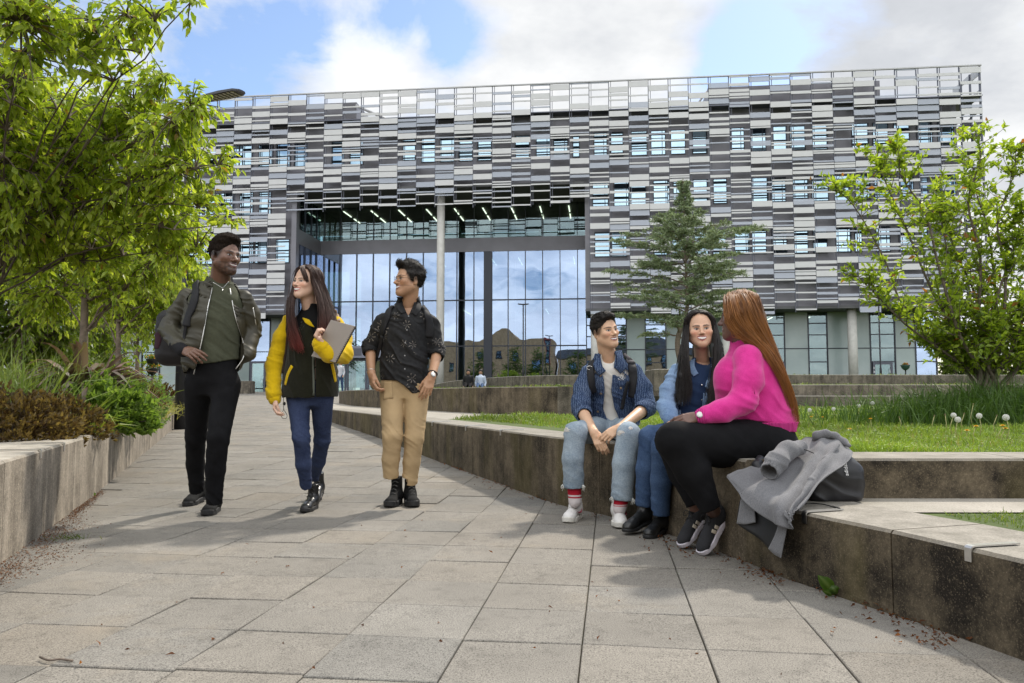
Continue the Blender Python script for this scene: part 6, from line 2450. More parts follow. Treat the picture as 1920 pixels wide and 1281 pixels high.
hC1 = hand_sdf(wrC1, (.18, -.35, -1), (-.85, -.5, 0), -1, ((30, 40, 25), (35, 45, 25), (40, 45, 25), (45, 45, 25)), (12, 20, 20), 3, 1.0)
hC2 = hand_sdf(wrC2, (-.32, -.25, -1), (.2, -.95, .15), 1, ((16, 22, 12), (22, 26, 12), (26, 28, 14), (30, 30, 14)), (30, 15, 12), 5, 1.0)
pC = body_mesh([(hC.S, .0026, ptC), (U(hC1, chain([elC1, wrC1], [.041, .027]), k=.015), .0026, skC), (U(hC2, chain([elC2, wrC2], [.041, .027]), k=.015), .0026, skC), (infl(TC, -.01), .012, skC)], bC, M_skin)
tag(pC, 'man in black patterned shirt and beige trousers with glasses, walking, face turned left', 'person')
hairC = U(short_hair(hC, .016, .088, -.018, -.06, .016, 13, 30, .006, .55, .05), hC.w(disp(chain([(.045, .072, .112), (0, .085, .122), (-.04, .074, .118)], [.014, .018, .016], .02), lambda P: .005 * vnoise(P, 40, 4), .01)), k=.012)


def hair_piece(h, S, base, parent, mt, n, ln, r, flow, seed, vox=.003):
    V, Q = surface(S, vox)
    V2, Q2 = hair_fuzz(h, S, vox, n, ln, r, flow, seed)
    return link('hair', np_mesh('hair', local(np.concatenate([V, V2]), base), Q=np.concatenate([Q, Q2 + len(V)])), mt, parent)


hair_piece(hC, infl(hairC, -.002), bC, pC, M_hair_black, 2600, .030, .0013, lambda q: (-.5 * np.sign(q[0] + .02), -.55 if q[2] < .1 else -.2, -.7 if q[2] < .06 else .35), 3)
hair_piece(hA, infl(skinA_h, -.001), bA, pA, M_hair_afro, 3200, .006, .0011, lambda q: (np.random.normal(), np.random.normal(), np.random.normal()), 4)
# shirt with a scattered star-like sketch pattern
t = NT('black_patterned_cotton')
v = t.coord('Object', (1, .55, 1))
vo = t.new('ShaderNodeTexVoronoi', voronoi_dimensions='3D'); vo.inputs['Scale'].default_value = 9.5; t.l(v, vo.inputs['Vector'])
dv = t.new('ShaderNodeVectorMath', operation='SUBTRACT'); t.l(v, dv.inputs[0])
mulv = t.new('ShaderNodeVectorMath', operation='SCALE'); mulv.inputs['Scale'].default_value = 1.0; t.l(vo.outputs['Position'], mulv.inputs[0]); t.l(mulv.outputs[0], dv.inputs[1])
sp_ = t.new('ShaderNodeSeparateXYZ'); t.l(dv.outputs[0], sp_.inputs[0])
ang = t.math('ARCTAN2', sp_.outputs['Z'], sp_.outputs['X'])
ray_ = t.math('COSINE', t.math('MULTIPLY', ang, 7.0))
near_ = t.math('LESS_THAN', vo.outputs['Distance'], .36)
far_ = t.math('GREATER_THAN', vo.outputs['Distance'], .10)
nz = t.math('GREATER_THAN', t.noise(v, 90, 2, .6), .47)
star = t.math('MULTIPLY', t.math('MULTIPLY', t.math('GREATER_THAN', ray_, .80), near_), t.math('MULTIPLY', far_, nz))
t.base(t.mix(t.math('MULTIPLY', star, .8), t.ramp(t.noise(v, 40, 4), [(.35, (.008, .008, .009)), (.65, (.017, .017, .018))]), (.27, .24, .21)))
t.set(Roughness=.75); t.b.inputs['Specular IOR Level'].default_value = .3
t.bump(t.noise(t.coord(), 300, 2), .25, .002)
M_shirtC = t.mat
SC = torso([(757, 738, 5.72, .175, .13), (757, 720, 5.72, .178, .135), (757, 690, 5.72, .175, .138), (758, 645, 5.72, .172, .138), (761, 604, 5.72, .188, .13), (763, 587, 5.72, .165, .112), (765, 573, 5.72, .088, .085), (766, 562, 5.73, .07, .07)], -4)
s1 = chain([J(717, 606, 5.73), elC1], [.066, .058], .02); s2 = chain([J(806, 606, 5.73), elC2], [.066, .060], .02)
sh0 = disp(U(SC, U(s1, s2), k=.035), folds(.010, (.6, .1, .8), 7, 41, 1.6), .02)
shc = sub(sh0, opening([(753, 540), (755, 570), (764, 590), (774, 600)], [(778, 540), (776, 570), (767, 590), (758, 600)], J(760, 600, 5.72)[1]), cap(J(765, 582, 5.72), J(766, 555, 5.7), .052, .07))
shc = above(shc, (660, 700, 5.6), (712, 712, 5.6), (745, 714, 5.6), (757, 722, 5.6), (775, 740, 5.6), (795, 732, 5.6), (812, 722, 5.6), (860, 712, 5.6))
so_ = skin('shirt', shc, .006, M_shirtC, bC, pC)
for e_, d_ in ((elC1, wrC1), (elC2, wrC2)):
    ax = unit(d_ - e_)
    skin('rolled_cuff', sub(disp(cap(e_ - ax * .02, e_ + ax * .03, .062, .058), folds(.004, (.3, .1, 1), 14, 8), .01), cap(e_, e_ + ax * .2, .05, .05)), .0045, M_shirtC, bC, so_)
for pxs in ([(750, 556), (748, 566), (750, 578), (757, 588)], [(783, 558), (785, 568), (783, 580), (775, 590)]):
    shift(strap_px(U(sh0, hC.S), pxs, 5.3, 5.8, .045, .006, .004), bC).build('collar', M_shirtC, so_)
for (u, v_) in ((766, 593), (763, 619), (760, 643), (759, 667), (759, 692)):
    p, nn_ = hit(sh0, u, v_, 5.3, 5.8)
    m = MB(); m.lathe([(.0055, -.002), (.0055, .002), (.004, .003)], (0, 0, 0), 10)
    q = Vector(nn_).to_track_quat('Z', 'Y').to_matrix()
    m.v = [tuple(q @ Vector(w_) + Vector(p)) for w_ in m.v]
    shift(m, bC).build('button', simple('grey_button', (.3, .3, .3), .4) if u == 766 else bpy.data.materials['grey_button'], so_)
for pxs in ([(728, 598), (738, 602), (745, 600), (756, 602)], [(776, 600), (786, 604), (792, 603), (796, 601)]):
    shift(strap_px(sh0, pxs, 5.3, 5.8, .03, .004, .001), bC).build('pocket_flap', M_shirtC, so_)
M_chino = fab('beige_chino', (.42, .30, .165), .85, .25, 300, .08, 12, .2)
pel = torso([(757, 745, 5.72, .10, .09), (757, 722, 5.72, .163, .122), (757, 695, 5.72, .163, .12)], -4)
tr, trS = legs('trousers', None, None, [J(736, 735, 5.71), J(736, 818, 5.6), J(733, 860, 5.63), J(732, 893, 5.66)], [.094, .070, .061, .054],
               [J(781, 735, 5.71), J(777, 820, 5.64), J(772, 865, 5.67), J(768, 905, 5.70)], [.094, .069, .060, .054], pel, bC, M_chino, pC, .0065, 45, fr=9)
ppx = [(727, 718), (726, 735), (728, 750)]
shift(strap_px(trS, [(728, 716), (727, 730), (728, 748)], 5.3, 5.8, .072, .005, .001), bC).build('pocket', M_chino, tr)
f1, f2 = at_z(729, 952, 0), at_z(772, 950, 0)
person_shoes(bC, pC, [dict(heel=[f1[0] + .03, f1[1] + .27, 0], toe_dir=(-.1, -1), L=.29, shaft=.20, sole=.04, toe_r=.036, wide=1.08), dict(heel=[f2[0] - .05, f2[1] + .22, 0], toe_dir=(.28, -1), L=.29, shaft=.18, sole=.04, toe_r=.036, wide=1.08)],
             M_black_nubuck, M_sole_black, 'boot', .0042, simple('grey_lace', (.05, .05, .05), .7))
# glasses, watch, bracelet, ring
m = MB()
for sx in (1, -1):
    m.tube([hC.pt((sx * .033 + .0225 * cos(a), .1 - .012 * abs(cos(a)) * (cos(a) * sx > 0), .004 + .0215 * sin(a))) for a in np.linspace(0, 2 * pi, 22)], .0014, 5, 0, False)
    m.tube([hC.pt((sx * .055, .092, .008)), hC.pt((sx * .074, .06, .01)), hC.pt((sx * .080, -.012, .008))], .0014, 5)
m.tube([hC.pt((-.0105, .1, .006)), hC.pt((0, .104, .010)), hC.pt((.0105, .1, .006))], .0014, 5)
shift(m, bC).build('glasses', simple('bronze_wire', (.10, .075, .05), .35, .8), pC)


def ring_round(a, b, r, t_, name, mt, base, parent, n=22, flat=1.0):
    ax = Vector(unit(np.array(b) - np.array(a))); c = Vector(a)
    s1_ = ax.orthogonal().normalized(); s2_ = ax.cross(s1_)
    m = MB()
    m.tube([c + s1_ * r * cos(k) + s2_ * r * sin(k) for k in np.linspace(0, 2 * pi, n)], t_, 6, 0, False)
    return shift(m, base).build(name, mt, parent)


M_watchface = simple('watch_dial', (.6, .6, .58), .2, .2)
fa = unit(wrC2 - elC2)
w_ = ring_round(wrC2 - fa * .025, wrC2, .031, .007, 'watch', M_strap, bC, pC)
p, nn_ = hit(U(cap(elC2, wrC2, .043, .032), cap(wrC2 - fa * .03, wrC2 - fa * .02, .036)), 812, 702, 5.3, 5.8)
m = MB(); m.lathe([(.019, -.004), (.019, .004), (.016, .006), (.0, .006)], (0, 0, 0), 18)
q = Vector(unit(nn_ + np.array([.5, 0, 0]))).to_track_quat('Z', 'Y').to_matrix()
m.v = [tuple(q @ Vector(a_) + Vector(p)) for a_ in m.v]
shift(m, bC).build('watch_face', M_watchface, w_)
fa = unit(wrC1 - elC1)
ring_round(wrC1 - fa * .015, wrC1, .033, .0022, 'bracelet', M_silver, bC, pC)
# backpack straps of the man in the patterned shirt
bbC = np.array(J(758, 640, 5.95))
bk = skin('backpack', disp(rbox(J(758, 640, 5.96), (.14, .09, .23), .08), folds(.005, (0, .2, 1), 5, 9), .02), .009, M_pack, bbC)
tag(bk, 'black backpack whose straps cross the shoulders of the man in the patterned shirt', 'backpack')
shift(strap_px(sh0, [(737, 576), (731, 582), (727, 592), (723, 604), (719, 618), (715, 632)], 5.3, 5.9, .062, .014, .003), bbC).build('strap', M_strap, bk)
shift(strap_px(sh0, [(791, 576), (797, 583), (801, 592), (804, 604), (805, 618), (803, 632)], 5.3, 5.9, .062, .014, .003), bbC).build('strap', M_strap, bk)
shift(band([J(716, 630, 5.62), J(712, 650, 5.66), J(705, 675, 5.72), J(699, 692, 5.76)], [np.array([-.3, -1, 0])] * 4, .024, .004), bbC).build('webbing', M_strap, bk)
print('C', round(_t.time() - _T0, 1))
# ------------------------------------------------------------------ seated man in the knitted jacket
bD = np.array([*J(1138, 800, 5.72)[:2], .5])
skD = (.62, .39, .25)
hD = Head(J(1135, 624, 5.55), 29, 4, -9, 1.03, jaw=1.08, nose=1.05, smile=.8, mouth_open=.006, neck_to=J(1141, 682, 5.63), neck_r=.058, brow=.9)
ptD = hD.paint(skD, (.33, .13, .105), (.018, .012, .009), gaze=(-.001, .0015), blush=.12, eye_open=.005, brow_t=.0044, scalp=.8)
TD = torso([(1152, 795, 5.74, .15, .12), (1150, 755, 5.72, .148, .12), (1147, 715, 5.66, .16, .12), (1144, 693, 5.63, .165, .105), (1141, 677, 5.63, .09, .075), (1139, 668, 5.62, .066, .066)], 8)
eD1, wD1 = J(1090, 768, 5.55), J(1114, 812, 5.16)
eD2, wD2 = J(1212, 764, 5.50), J(1161, 804, 5.12)
hD1 = hand_sdf(wD1, (.35, -.45, -.75), (-.3, -.8, .5), -1, ((25, 30, 20), (30, 35, 20), (34, 38, 20), (38, 40, 20)), (10, 20, 20), 2, .98)
hD2 = hand_sdf(wD2, (-.85, -.35, -.45), (.1, -.8, .6), 1, ((28, 38, 22), (34, 42, 22), (38, 45, 25), (42, 48, 25)), (10, 20, 20), 2, .98)
pD = body_mesh([(hD.S, .0026, ptD), (U(hD1, chain([eD1, wD1], [.045, .028]), k=.015), .0028, skD), (U(hD2, chain([eD2, wD2], [.045, .028]), k=.015), .0028, skD), (infl(TD, -.012), .012, skD)], bD, M_skin)
tag(pD, 'seated man in blue knitted jacket and ripped pale jeans, hands folded', 'person')
hairD = U(short_hair(hD, .014, .080, -.012, -.055, .02, 23, 34, .005, .3, .055), hD.w(disp(chain([(.045, .066, .098), (0, .082, .108), (-.045, .066, .10)], [.014, .02, .016], .02), lambda P: .004 * vnoise(P, 45, 4), .01)), k=.014)
hair_piece(hD, infl(hairD, -.003), bD, pD, M_hair_black, 2400, .016, .0012, lambda q: (-.6 * np.sign(q[0] - .03), .55 if q[2] > .07 else -.2, -.6 if q[2] < .06 else .15), 7)
M_tee = fab('white_jersey', (.66, .64, .59), .9, .2, 300, .05, 20)
teeD = disp(infl(TD, .010), folds(.004, (.5, 0, .8), 7, 52), .02)
skin('t_shirt', sub(teeD, cap(J(1141, 672, 5.56), J(1139, 655, 5.50), .045, .06)), .006, M_tee, bD, pD)
# knitted jacket
t = NT('blue_knit')
v = t.coord('Object', (1, 1, 1))
w1 = t.new('ShaderNodeTexWave', wave_type='BANDS', bands_direction='X'); w1.inputs['Scale'].default_value = 26; w1.inputs['Distortion'].default_value = 5.0; w1.inputs['Detail'].default_value = 2; w1.inputs['Detail Scale'].default_value = 2.5
t.l(v, w1.inputs['Vector'])
n1_ = t.noise(v, 190, 2, .7)
h_ = t.mix(.72, w1.outputs['Fac'], n1_)
t.base(t.mix(t.ramp(t.noise(v, 5, 4), [(.4, 0.), (.62, 1.)]), t.ramp(h_, [(.38, (.018, .030, .07)), (.52, (.036, .060, .125)), (.66, (.10, .145, .24))]), t.ramp(h_, [(.36, (.026, .042, .09)), (.5, (.06, .095, .175)), (.62, (.16, .21, .31))])))
t.set(Roughness=.95); t.b.inputs['Specular IOR Level'].default_value = .1
t.bump(h_, 1.0, .006)
M_knit = t.mat
JD = torso([(1152, 800, 5.74, .185, .155), (1150, 770, 5.73, .19, .158), (1149, 740, 5.70, .188, .156), (1147, 712, 5.66, .19, .146), (1144, 692, 5.63, .178, .125), (1141, 676, 5.63, .11, .10), (1139, 664, 5.62, .082, .085)], 8)
q1 = chain([J(1104, 702, 5.62), J(1092, 732, 5.58), J(1088, 764, 5.52)], [.065, .064, .060], .03)
q2 = chain([J(1188, 699, 5.62), J(1205, 730, 5.58), J(1211, 762, 5.52)], [.066, .068, .064], .03)
JDs = disp(U(U(JD, q1, k=.035), q2, k=.035), folds(.012, (.4, .1, .9), 6, 61, 1.6), .025)
jd = sub(JDs, infl(TD, .016), opening([(1124, 640), (1124, 668), (1131, 700), (1134, 730), (1131, 765), (1118, 800)], [(1158, 640), (1154, 668), (1148, 700), (1146, 735), (1152, 765), (1168, 800)], 5.60))
jd = sub(jd, cap(J(1140, 676, 5.6), J(1138, 645, 5.58), .062, .075))
jd = above(jd, (1090, 788, 5.5), (1140, 795, 5.5), (1200, 800, 5.5))
jdo = skin('knitted_jacket', jd, .006, M_knit, bD, pD)
for e_, d_ in ((eD1, wD1), (eD2, wD2)):
    ax = unit(d_ - e_)
    skin('rolled_cuff', sub(disp(cap(e_ - ax * .01, e_ + ax * .075, .070, .064), folds(.004, (.3, .1, 1), 12, 8), .01), cap(e_ + ax * .03, e_ + ax * .25, .05, .05)), .005, M_knit, bD, jdo)
for pxs in ([(1122, 664), (1120, 674), (1122, 690), (1130, 700)], [(1158, 660), (1162, 672), (1164, 688), (1158, 695)]):
    shift(strap_px(U(JDs, hD.S), pxs, 5.2, 5.7, .060, .010, .003), bD).build('collar', M_knit, jdo)
M_horn = simple('horn_button', (.22, .16, .10), .4)
for (u, v_) in ((1126, 704), (1127, 738), (1121, 772), (1164, 728)):
    p, nn_ = hit(JDs, u, v_, 5.2, 5.8)
    m = MB(); m.lathe([(.009, -.003), (.009, .003), (.007, .005)], (0, 0, 0), 12)
    q = Vector(nn_).to_track_quat('Z', 'Y').to_matrix(); m.v = [tuple(q @ Vector(a_) + Vector(p)) for a_ in m.v]
    shift(m, bD).build('button', M_horn, jdo)
m = strap_px(JDs, [(1158, 716), (1164, 722), (1172, 720)], 5.2, 5.8, .028, .004, .001); shift(m, bD).build('pocket_flap', M_knit, jdo)
# small white stitched lettering on the chest
m = MB()
for k in range(9):
    u = 1159 + k * 1.3; p, _n = hit(JDs, u, 709 + (k % 2) * 3, 5.2, 5.8); p2, _n = hit(JDs, u + 1.2, 713 - (k % 3) * 2, 5.2, 5.8)
    m.tube([p + _n * .003, p2 + _n * .003], .0022, 4)
shift(m, bD).build('stitched_mark', simple('white_thread', (.7, .7, .7), .8), jdo)
M_paledenim = denim('pale_denim', (.16, .21, .265), (.33, .39, .44))
pel = torso([(1146, 806, 5.66, .15, .10), (1148, 790, 5.74, .165, .13), (1150, 770, 5.74, .155, .12)], 6)
tjD, tjS = legs('jeans', None, None, [J(1122, 806, 5.68), J(1079, 812, 5.19), J(1074, 860, 5.17), J(1076, 912, 5.18)], [.098, .072, .068, .066],
                [J(1170, 808, 5.70), J(1179, 815, 5.00), J(1170, 870, 4.98), J(1166, 936, 4.97)], [.098, .074, .071, .067], pel, bD, M_paledenim, pD, .006, 55, fr=9)
M_white_thread = simple('frayed_thread', (.62, .62, .58), .9)
R_ = random.Random(3)
for (u, v_) in ((1055, 908), (1093, 909), (1147, 931), (1186, 934)):
    p = J(u, v_, 5.12 if u < 1100 else 4.92); m = MB()
    for k in range(9):
        d_ = Vector((R_.uniform(-.012, .012), -.004, R_.uniform(-.045, -.02)))
        m.tube([p, Vector(p) + d_ * .5 + Vector((R_.uniform(-.01, .01), 0, 0)), Vector(p) + d_], .0014, 4)
    shift(m, bD).build('frayed_hem', M_white_thread, tjD)
M_torn = simple('torn_thread', (.52, .50, .47), .95, 0, .35, 150)
for (u, v_, r_) in ((1062, 806, .020), (1163, 812, .020), (1183, 804, .013)):
    p, nn_ = hit(tjS, u, v_, 4.9, 5.5)
    nf = lambda P: .012 * vnoise(P * np.array([1, 1, 3], f32), 55, 2)
    skin('rip', inter(infl(tjS, .0012), disp(ell(p, (r_, .06, r_ * .8)), nf, .02)), .003, M_torn, bD, tjD)
for (a_, b_) in ((J(1076, 905, 5.18), J(1078, 940, 5.17)), (J(1166, 930, 4.97), J(1162, 954, 4.96))):
    V, Q = surface(cap(a_, b_, .046, .042), .005)
    zz = (V[:, 2] - b_[2]) / (a_[2] - b_[2])
    c_ = np.tile(np.array([.6, .55, .55]), (len(V), 1)); c_[(zz > .35) & (zz < 1.3)] = (.36, .015, .03); c_[(zz > .2) & (zz < .28)] = (.36, .015, .03)
    link('sock', np_mesh('sock', local(V, bD), Q=Q, col=c_), vcol_mat('sock_knit', .9, .1, .3, 300), pD)
M_white_leather = simple('white_leather', (.66, .64, .62), .5, 0, .06, 14)
M_white_rubber = simple('white_rubber', (.62, .60, .55), .6, 0, .1, 20)
f1, f2 = at_z(1064, 981, 0), at_z(1157, 988, 0)
shD = person_shoes(bD, pD, [dict(heel=[f1[0] + .085, f1[1] + .24, 0], toe_dir=(-.33, -1), L=.285, shaft=.135, sole=.032, toe_r=.038), dict(heel=[f2[0] + .03, f2[1] + .19, .03], toe_dir=(-.06, -1), L=.285, shaft=.13, sole=.032, pitch=6)],
                   M_white_leather, M_white_rubber, 'trainer', .0042, simple('white_lace', (.7, .7, .68), .8))
for (s_, A) in shD:
    m = MB()
    pts = [A.T(-.042, .07, .075), A.T(-.042, .09, .052), A.T(-.042, .12, .05), A.T(-.040, .165, .062)]
    m.tube(catmull(pts, 4), [.004] * 1 + [.009] * 5 + [.008] * 4 + [.003] * 3, 5, flat=.4)
    shift(m, bD).build('side_mark', simple('red_leather', (.35, .03, .07), .5), s_)
    m = MB(); m.tube([A.T(0, .07, .11), A.T(0, .068, .155)], .022, 8, flat=.3); shift(m, bD).build('tongue', simple('yellow_foam', (.55, .36, .10), .8), s_)
bbD = np.array(J(1150, 730, 5.95))
bk = skin('backpack', disp(rbox(J(1152, 735, 5.95), (.15, .09, .2), .08), folds(.005, (0, .2, 1), 5, 9), .02), .009, M_pack, bbD)
tag(bk, 'black backpack whose straps with metal rings sit on the blue knitted jacket', 'backpack')
M_greystrap = fab('grey_pad', (.085, .08, .085), .8, .3, 260)
shift(strap_px(JDs, [(1178, 674), (1182, 680), (1185, 690), (1187, 704), (1187, 724), (1184, 745)], 5.2, 5.9, .060, .014, .003), bbD).build('strap', M_strap, bk)
shift(strap_px(JDs, [(1172, 670), (1177, 674), (1183, 683)], 5.2, 5.9, .066, .017, .004), bbD).build('strap_pad', M_greystrap, bk)
shift(strap_px(JDs, [(1112, 678), (1109, 686), (1108, 702), (1109, 722), (1112, 735)], 5.2, 5.9, .052, .014, .003), bbD).build('strap', M_strap, bk)
shift(strap_px(JDs, [(1176, 715), (1171, 735), (1167, 755), (1164, 768)], 5.2, 5.9, .026, .006, .012), bbD).build('webbing', M_strap, bk)
for (u, v_) in ((1179, 678), (1105, 690)):
    p, nn_ = hit(JDs, u, v_, 5.2, 5.8)
    m = MB(); m.tube([Vector(p) + Vector((0, -.022, 0)) + Vector((.020 * cos(a), 0, .013 * sin(a))) for a in np.linspace(0, 2 * pi, 18)], .0025, 5, 0, False)
    shift(m, bbD).build('metal_ring', M_silver, bk)
print('D', round(_t.time() - _T0, 1))

# ------------------------------------------------------------------ seated woman in the denim shirt
bE = np.array([*J(1300, 805, 5.1)[:2], .5])
skE = (.60, .37, .25)
hE = Head(J(1313, 622, 5.08), -8, 3, -3, 1.0, jaw=1.05, nose=1.05, slim=1.12, smile=1.0, fem=True, mouth_open=.0095, neck_to=J(1318, 685, 5.16), neck_r=.048, brow=1.0)
ptE = hE.paint(skE, (.36, .11, .09), (.012, .009, .007), gaze=(-.0022, 0), blush=.14, eye_open=.0056, brow_t=.0046)
TE = torso([(1300, 812, 5.12, .155, .125), (1302, 770, 5.12, .142, .118), (1306, 725, 5.12, .15, .122), (1310, 700, 5.13, .155, .10), (1315, 685, 5.14, .09, .075), (1318, 674, 5.15, .054, .054)], 8)
eE, wE = J(1248, 760, 5.02), J(1258, 795, 4.80)
hEr = hand_sdf(wE, (-.32, -.55, -.55), (-.25, -.45, .85), -1, ((14, 16, 12), (16, 18, 12), (18, 20, 12), (20, 22, 12)), (30, 10, 10), 5, .88)
pE = body_mesh([(hE.S, .0024, ptE), (U(hEr, cap(eE, wE, .036, .025), k=.012), .0026, skE), (infl(TE, -.012), .012, skE)], bE, M_skin)
tag(pE, 'seated smiling woman with long black hair, denim shirt over navy top', 'person')
M_navy = fab('navy_jersey', (.016, .035, .085), .9, .2, 300, .12, 20)
skin('top', sub(disp(infl(TE, .010), folds(.005, (.3, 0, .9), 7, 71), .02), cap(J(1318, 680, 5.1), J(1318, 660, 5.06), .046, .05)), .006, M_navy, bE, pE)
M_ltdenim = denim('light_denim', (.11, .18, .31), (.22, .32, .47))
JE = torso([(1300, 808, 5.12, .175, .15), (1302, 770, 5.12, .165, .142), (1306, 725, 5.12, .170, .142), (1310, 702, 5.13, .170, .122), (1314, 688, 5.14, .115, .095), (1318, 675, 5.15, .07, .072)], 8)
s1 = chain([J(1271, 699, 5.1), J(1255, 735, 5.05), J(1250, 762, 5.0), J(1257, 784, 4.86)], [.062, .058, .056, .046], .025)
s2 = chain([J(1347, 699, 5.14), J(1362, 745, 5.12), J(1350, 785, 4.95)], [.062, .056, .045], .025)
JEs = disp(U(U(JE, s1, k=.03), s2, k=.03), folds(.010, (.3, .1, .9), 7, 81, 1.6), .02)
je = sub(JEs, infl(TE, .014), opening([(1290, 650), (1296, 690), (1287, 730), (1278, 770), (1268, 815)], [(1334, 650), (1330, 690), (1318, 740), (1314, 780), (1316, 815)], 5.09), cap(J(1318, 680, 5.14), J(1318, 650, 5.1), .055, .07))
jeo = skin('denim_shirt', above(je, (1240, 812, 5), (1360, 812, 5)), .006, M_ltdenim, bE, pE)
skin('cuff', disp(cap(J(1256, 776, 4.88), J(1258, 787, 4.83), .050, .047), folds(.002, (.3, .1, 1), 14, 8), .01), .0045, M_ltdenim, bE, jeo)
shift(strap_px(U(JEs, hE.S), [(1300, 676), (1297, 686), (1301, 698), (1305, 704)], 4.8, 5.3, .04, .006, .003), bE).build('collar', M_ltdenim, jeo)
for (u, v_) in ((1299, 694), (1291, 712), (1316, 722), (1316, 750), (1316, 775)):
    p, nn_ = hit(JEs, u, v_, 4.8, 5.4)
    m = MB(); m.lathe([(.005, -.002), (.005, .003), (.003, .004)], (0, 0, 0), 10)
    q = Vector(nn_).to_track_quat('Z', 'Y').to_matrix(); m.v = [tuple(q @ Vector(a_) + Vector(p)) for a_ in m.v]
    shift(m, bE).build('snap_button', M_silver, jeo)
M_middenim = denim('mid_blue_denim', (.020, .042, .095), (.055, .095, .18))
pel = torso([(1292, 816, 5.02, .15, .10), (1296, 806, 5.12, .165, .135), (1300, 785, 5.12, .155, .125)], 6)
jeE, _s = legs('jeans', None, None, [J(1278, 815, 5.02), J(1222, 822, 4.74), J(1213, 880, 4.74), J(1208, 946, 4.76)], [.095, .074, .064, .056],
               [J(1308, 818, 5.02), J(1246, 838, 4.57), J(1240, 900, 4.62), J(1238, 962, 4.66)], [.095, .074, .062, .054], pel, bE, M_middenim, pE, .006, 85, fr=9)
f1, f2 = J(1163, 985, 4.62), J(1204, 985, 4.66)
person_shoes(bE, pE, [dict(heel=[J(1206, 968, 4.76)[0] + .055, 4.82, .055], toe_dir=(-.75, -.75), L=.265, shaft=.15, sole=.022, pitch=10), dict(heel=[J(1236, 975, 4.68)[0] + .045, 4.74, .02], toe_dir=(-.6, -.9), L=.265, shaft=.15, sole=.022, pitch=6)],
             M_black_leather, M_sole_black, 'ankle_boot', .0045)
t = NT('long_black_hair')
vcn = t.new('ShaderNodeVertexColor', layer_name='Col'); t.base(vcn.outputs['Color']); t.set(Roughness=.5); t.b.inputs['Specular IOR Level'].default_value = .35
M_hairE = t.mat


def colE(V, R):
    n = (.5 + .5 * vnoise((V * np.array([1, 1, .08])).astype(f32), 170, 9))[:, None]
    return np.array([.005, .004, .004]) * (1 - n) + np.array([.028, .022, .019]) * n


volE = U(skull_hair(hE, .006, .085, -.075), chain([J(1287, 640, 5.08), J(1283, 670, 5.05), J(1281, 705, 5.0), J(1283, 735, 4.97)], [.008, .022, .024, .010], .03),
         chain([J(1343, 640, 5.08), J(1346, 670, 5.05), J(1345, 715, 5.0), J(1335, 770, 4.96)], [.010, .026, .030, .012], .03), chain([J(1316, 610, 5.18), J(1318, 660, 5.24), J(1318, 720, 5.30)], [.06, .065, .07], .03), k=.02)
eR = lerp_ends([J(1286, 645, 4.99), J(1289, 690, 4.95), J(1294, 725, 4.94), J(1290, 758, 4.94)], [J(1282, 650, 5.1), J(1272, 700, 5.06), J(1266, 735, 5.0), J(1270, 762, 4.96)])
eL = lerp_ends([J(1343, 645, 4.98), J(1339, 695, 4.95), J(1330, 745, 4.93), J(1326, 792, 4.92)], [J(1349, 650, 5.12), J(1353, 700, 5.06), J(1346, 750, 5.0), J(1338, 795, 4.95)])
hair_from(hE, bE, pE, M_hairE, colE, 1500, .0020, lambda s_, f: eR(f) if s_ > 0 else eL(f), volE, th=.012, part=.004, sweep=.04, jitter=.008, yr=(-.095, .064))
for u in (1291.5, 1337):
    m = MB(); m.lathe([(.001, -.005), (.005, 0), (.001, .005)], J(u, 634, 5.03), 10); shift(m, bE).build('earring', M_silver, pE)
print('E', round(_t.time() - _T0, 1))

# ------------------------------------------------------------------ seated woman in pink
bF = np.array([*J(1430, 840, 4.3)[:2], .5])
skF = (.14, .072, .052)
hF = Head(J(1388, 597, 4.25), -116, -2, 0, 1.04, jaw=.98, nose=1.1, smile=.6, fem=True, mouth_open=.003, neck_to=J(1398, 665, 4.28), neck_r=.058, ears=True)
ptF = hF.paint(skF, (.14, .05, .05), (.01, .007, .006), blush=.05)
TF = torso([(1424, 812, 4.28, .19, .17), (1416, 770, 4.27, .18, .165), (1409, 715, 4.27, .175, .155), (1408, 675, 4.27, .165, .115), (1402, 655, 4.27, .10, .08), (1396, 640, 4.27, .062, .06)], -80)
eF, wF = J(1398, 755, 4.02), J(1312, 782, 3.98)
hF1 = hand_sdf(wF, (-1, -.05, -.18), (.12, -.75, .62), 1, ((20, 30, 20), (24, 34, 20), (28, 36, 22), (34, 38, 22)), (22, 15, 15), 3, .92)
hF2 = hand_sdf(J(1298, 785, 4.2), (-1, -.5, -.12), (.05, -.2, .9), -1, ((20, 30, 20),) * 4, (20, 15, 15), 3, .92)
pF = body_mesh([(hF.S, .0026, ptF), (U(hF1, cap(eF, wF, .042, .028), k=.012), .0028, skF), (U(hF2, cap(J(1350, 790, 4.45), J(1298, 785, 4.2), .038, .028), k=.012), .0028, (.28, .15, .11)), (infl(TF, -.012), .012, skF)], bF, M_skin_d)
tag(pF, 'seated woman with long ginger hair, bright pink jumper and black jeans, facing left', 'person')
t = NT('pink_wool')
v = t.coord()
n_ = t.mix(.5, t.noise(v, 260, 3, .7), t.noise(v, 14, 4))
t.base(t.ramp(n_, [(.36, (.50, .022, .19)), (.64, (.70, .045, .30))])); t.set(Roughness=.95); t.b.inputs['Specular IOR Level'].default_value = .12; t.b.inputs['Sheen Weight'].default_value = .25
t.bump(t.noise(t.coord('Object', (1, 1, 2.5)), 220, 2, .7), .5, .003)
M_pink = t.mat
t = NT('pink_rib')
w1 = t.new('ShaderNodeTexWave', wave_type='BANDS', bands_direction='X'); w1.inputs['Scale'].default_value = 42; w1.inputs['Distortion'].default_value = .6
t.l(t.coord('Object', (1, .6, .15)), w1.inputs['Vector'])
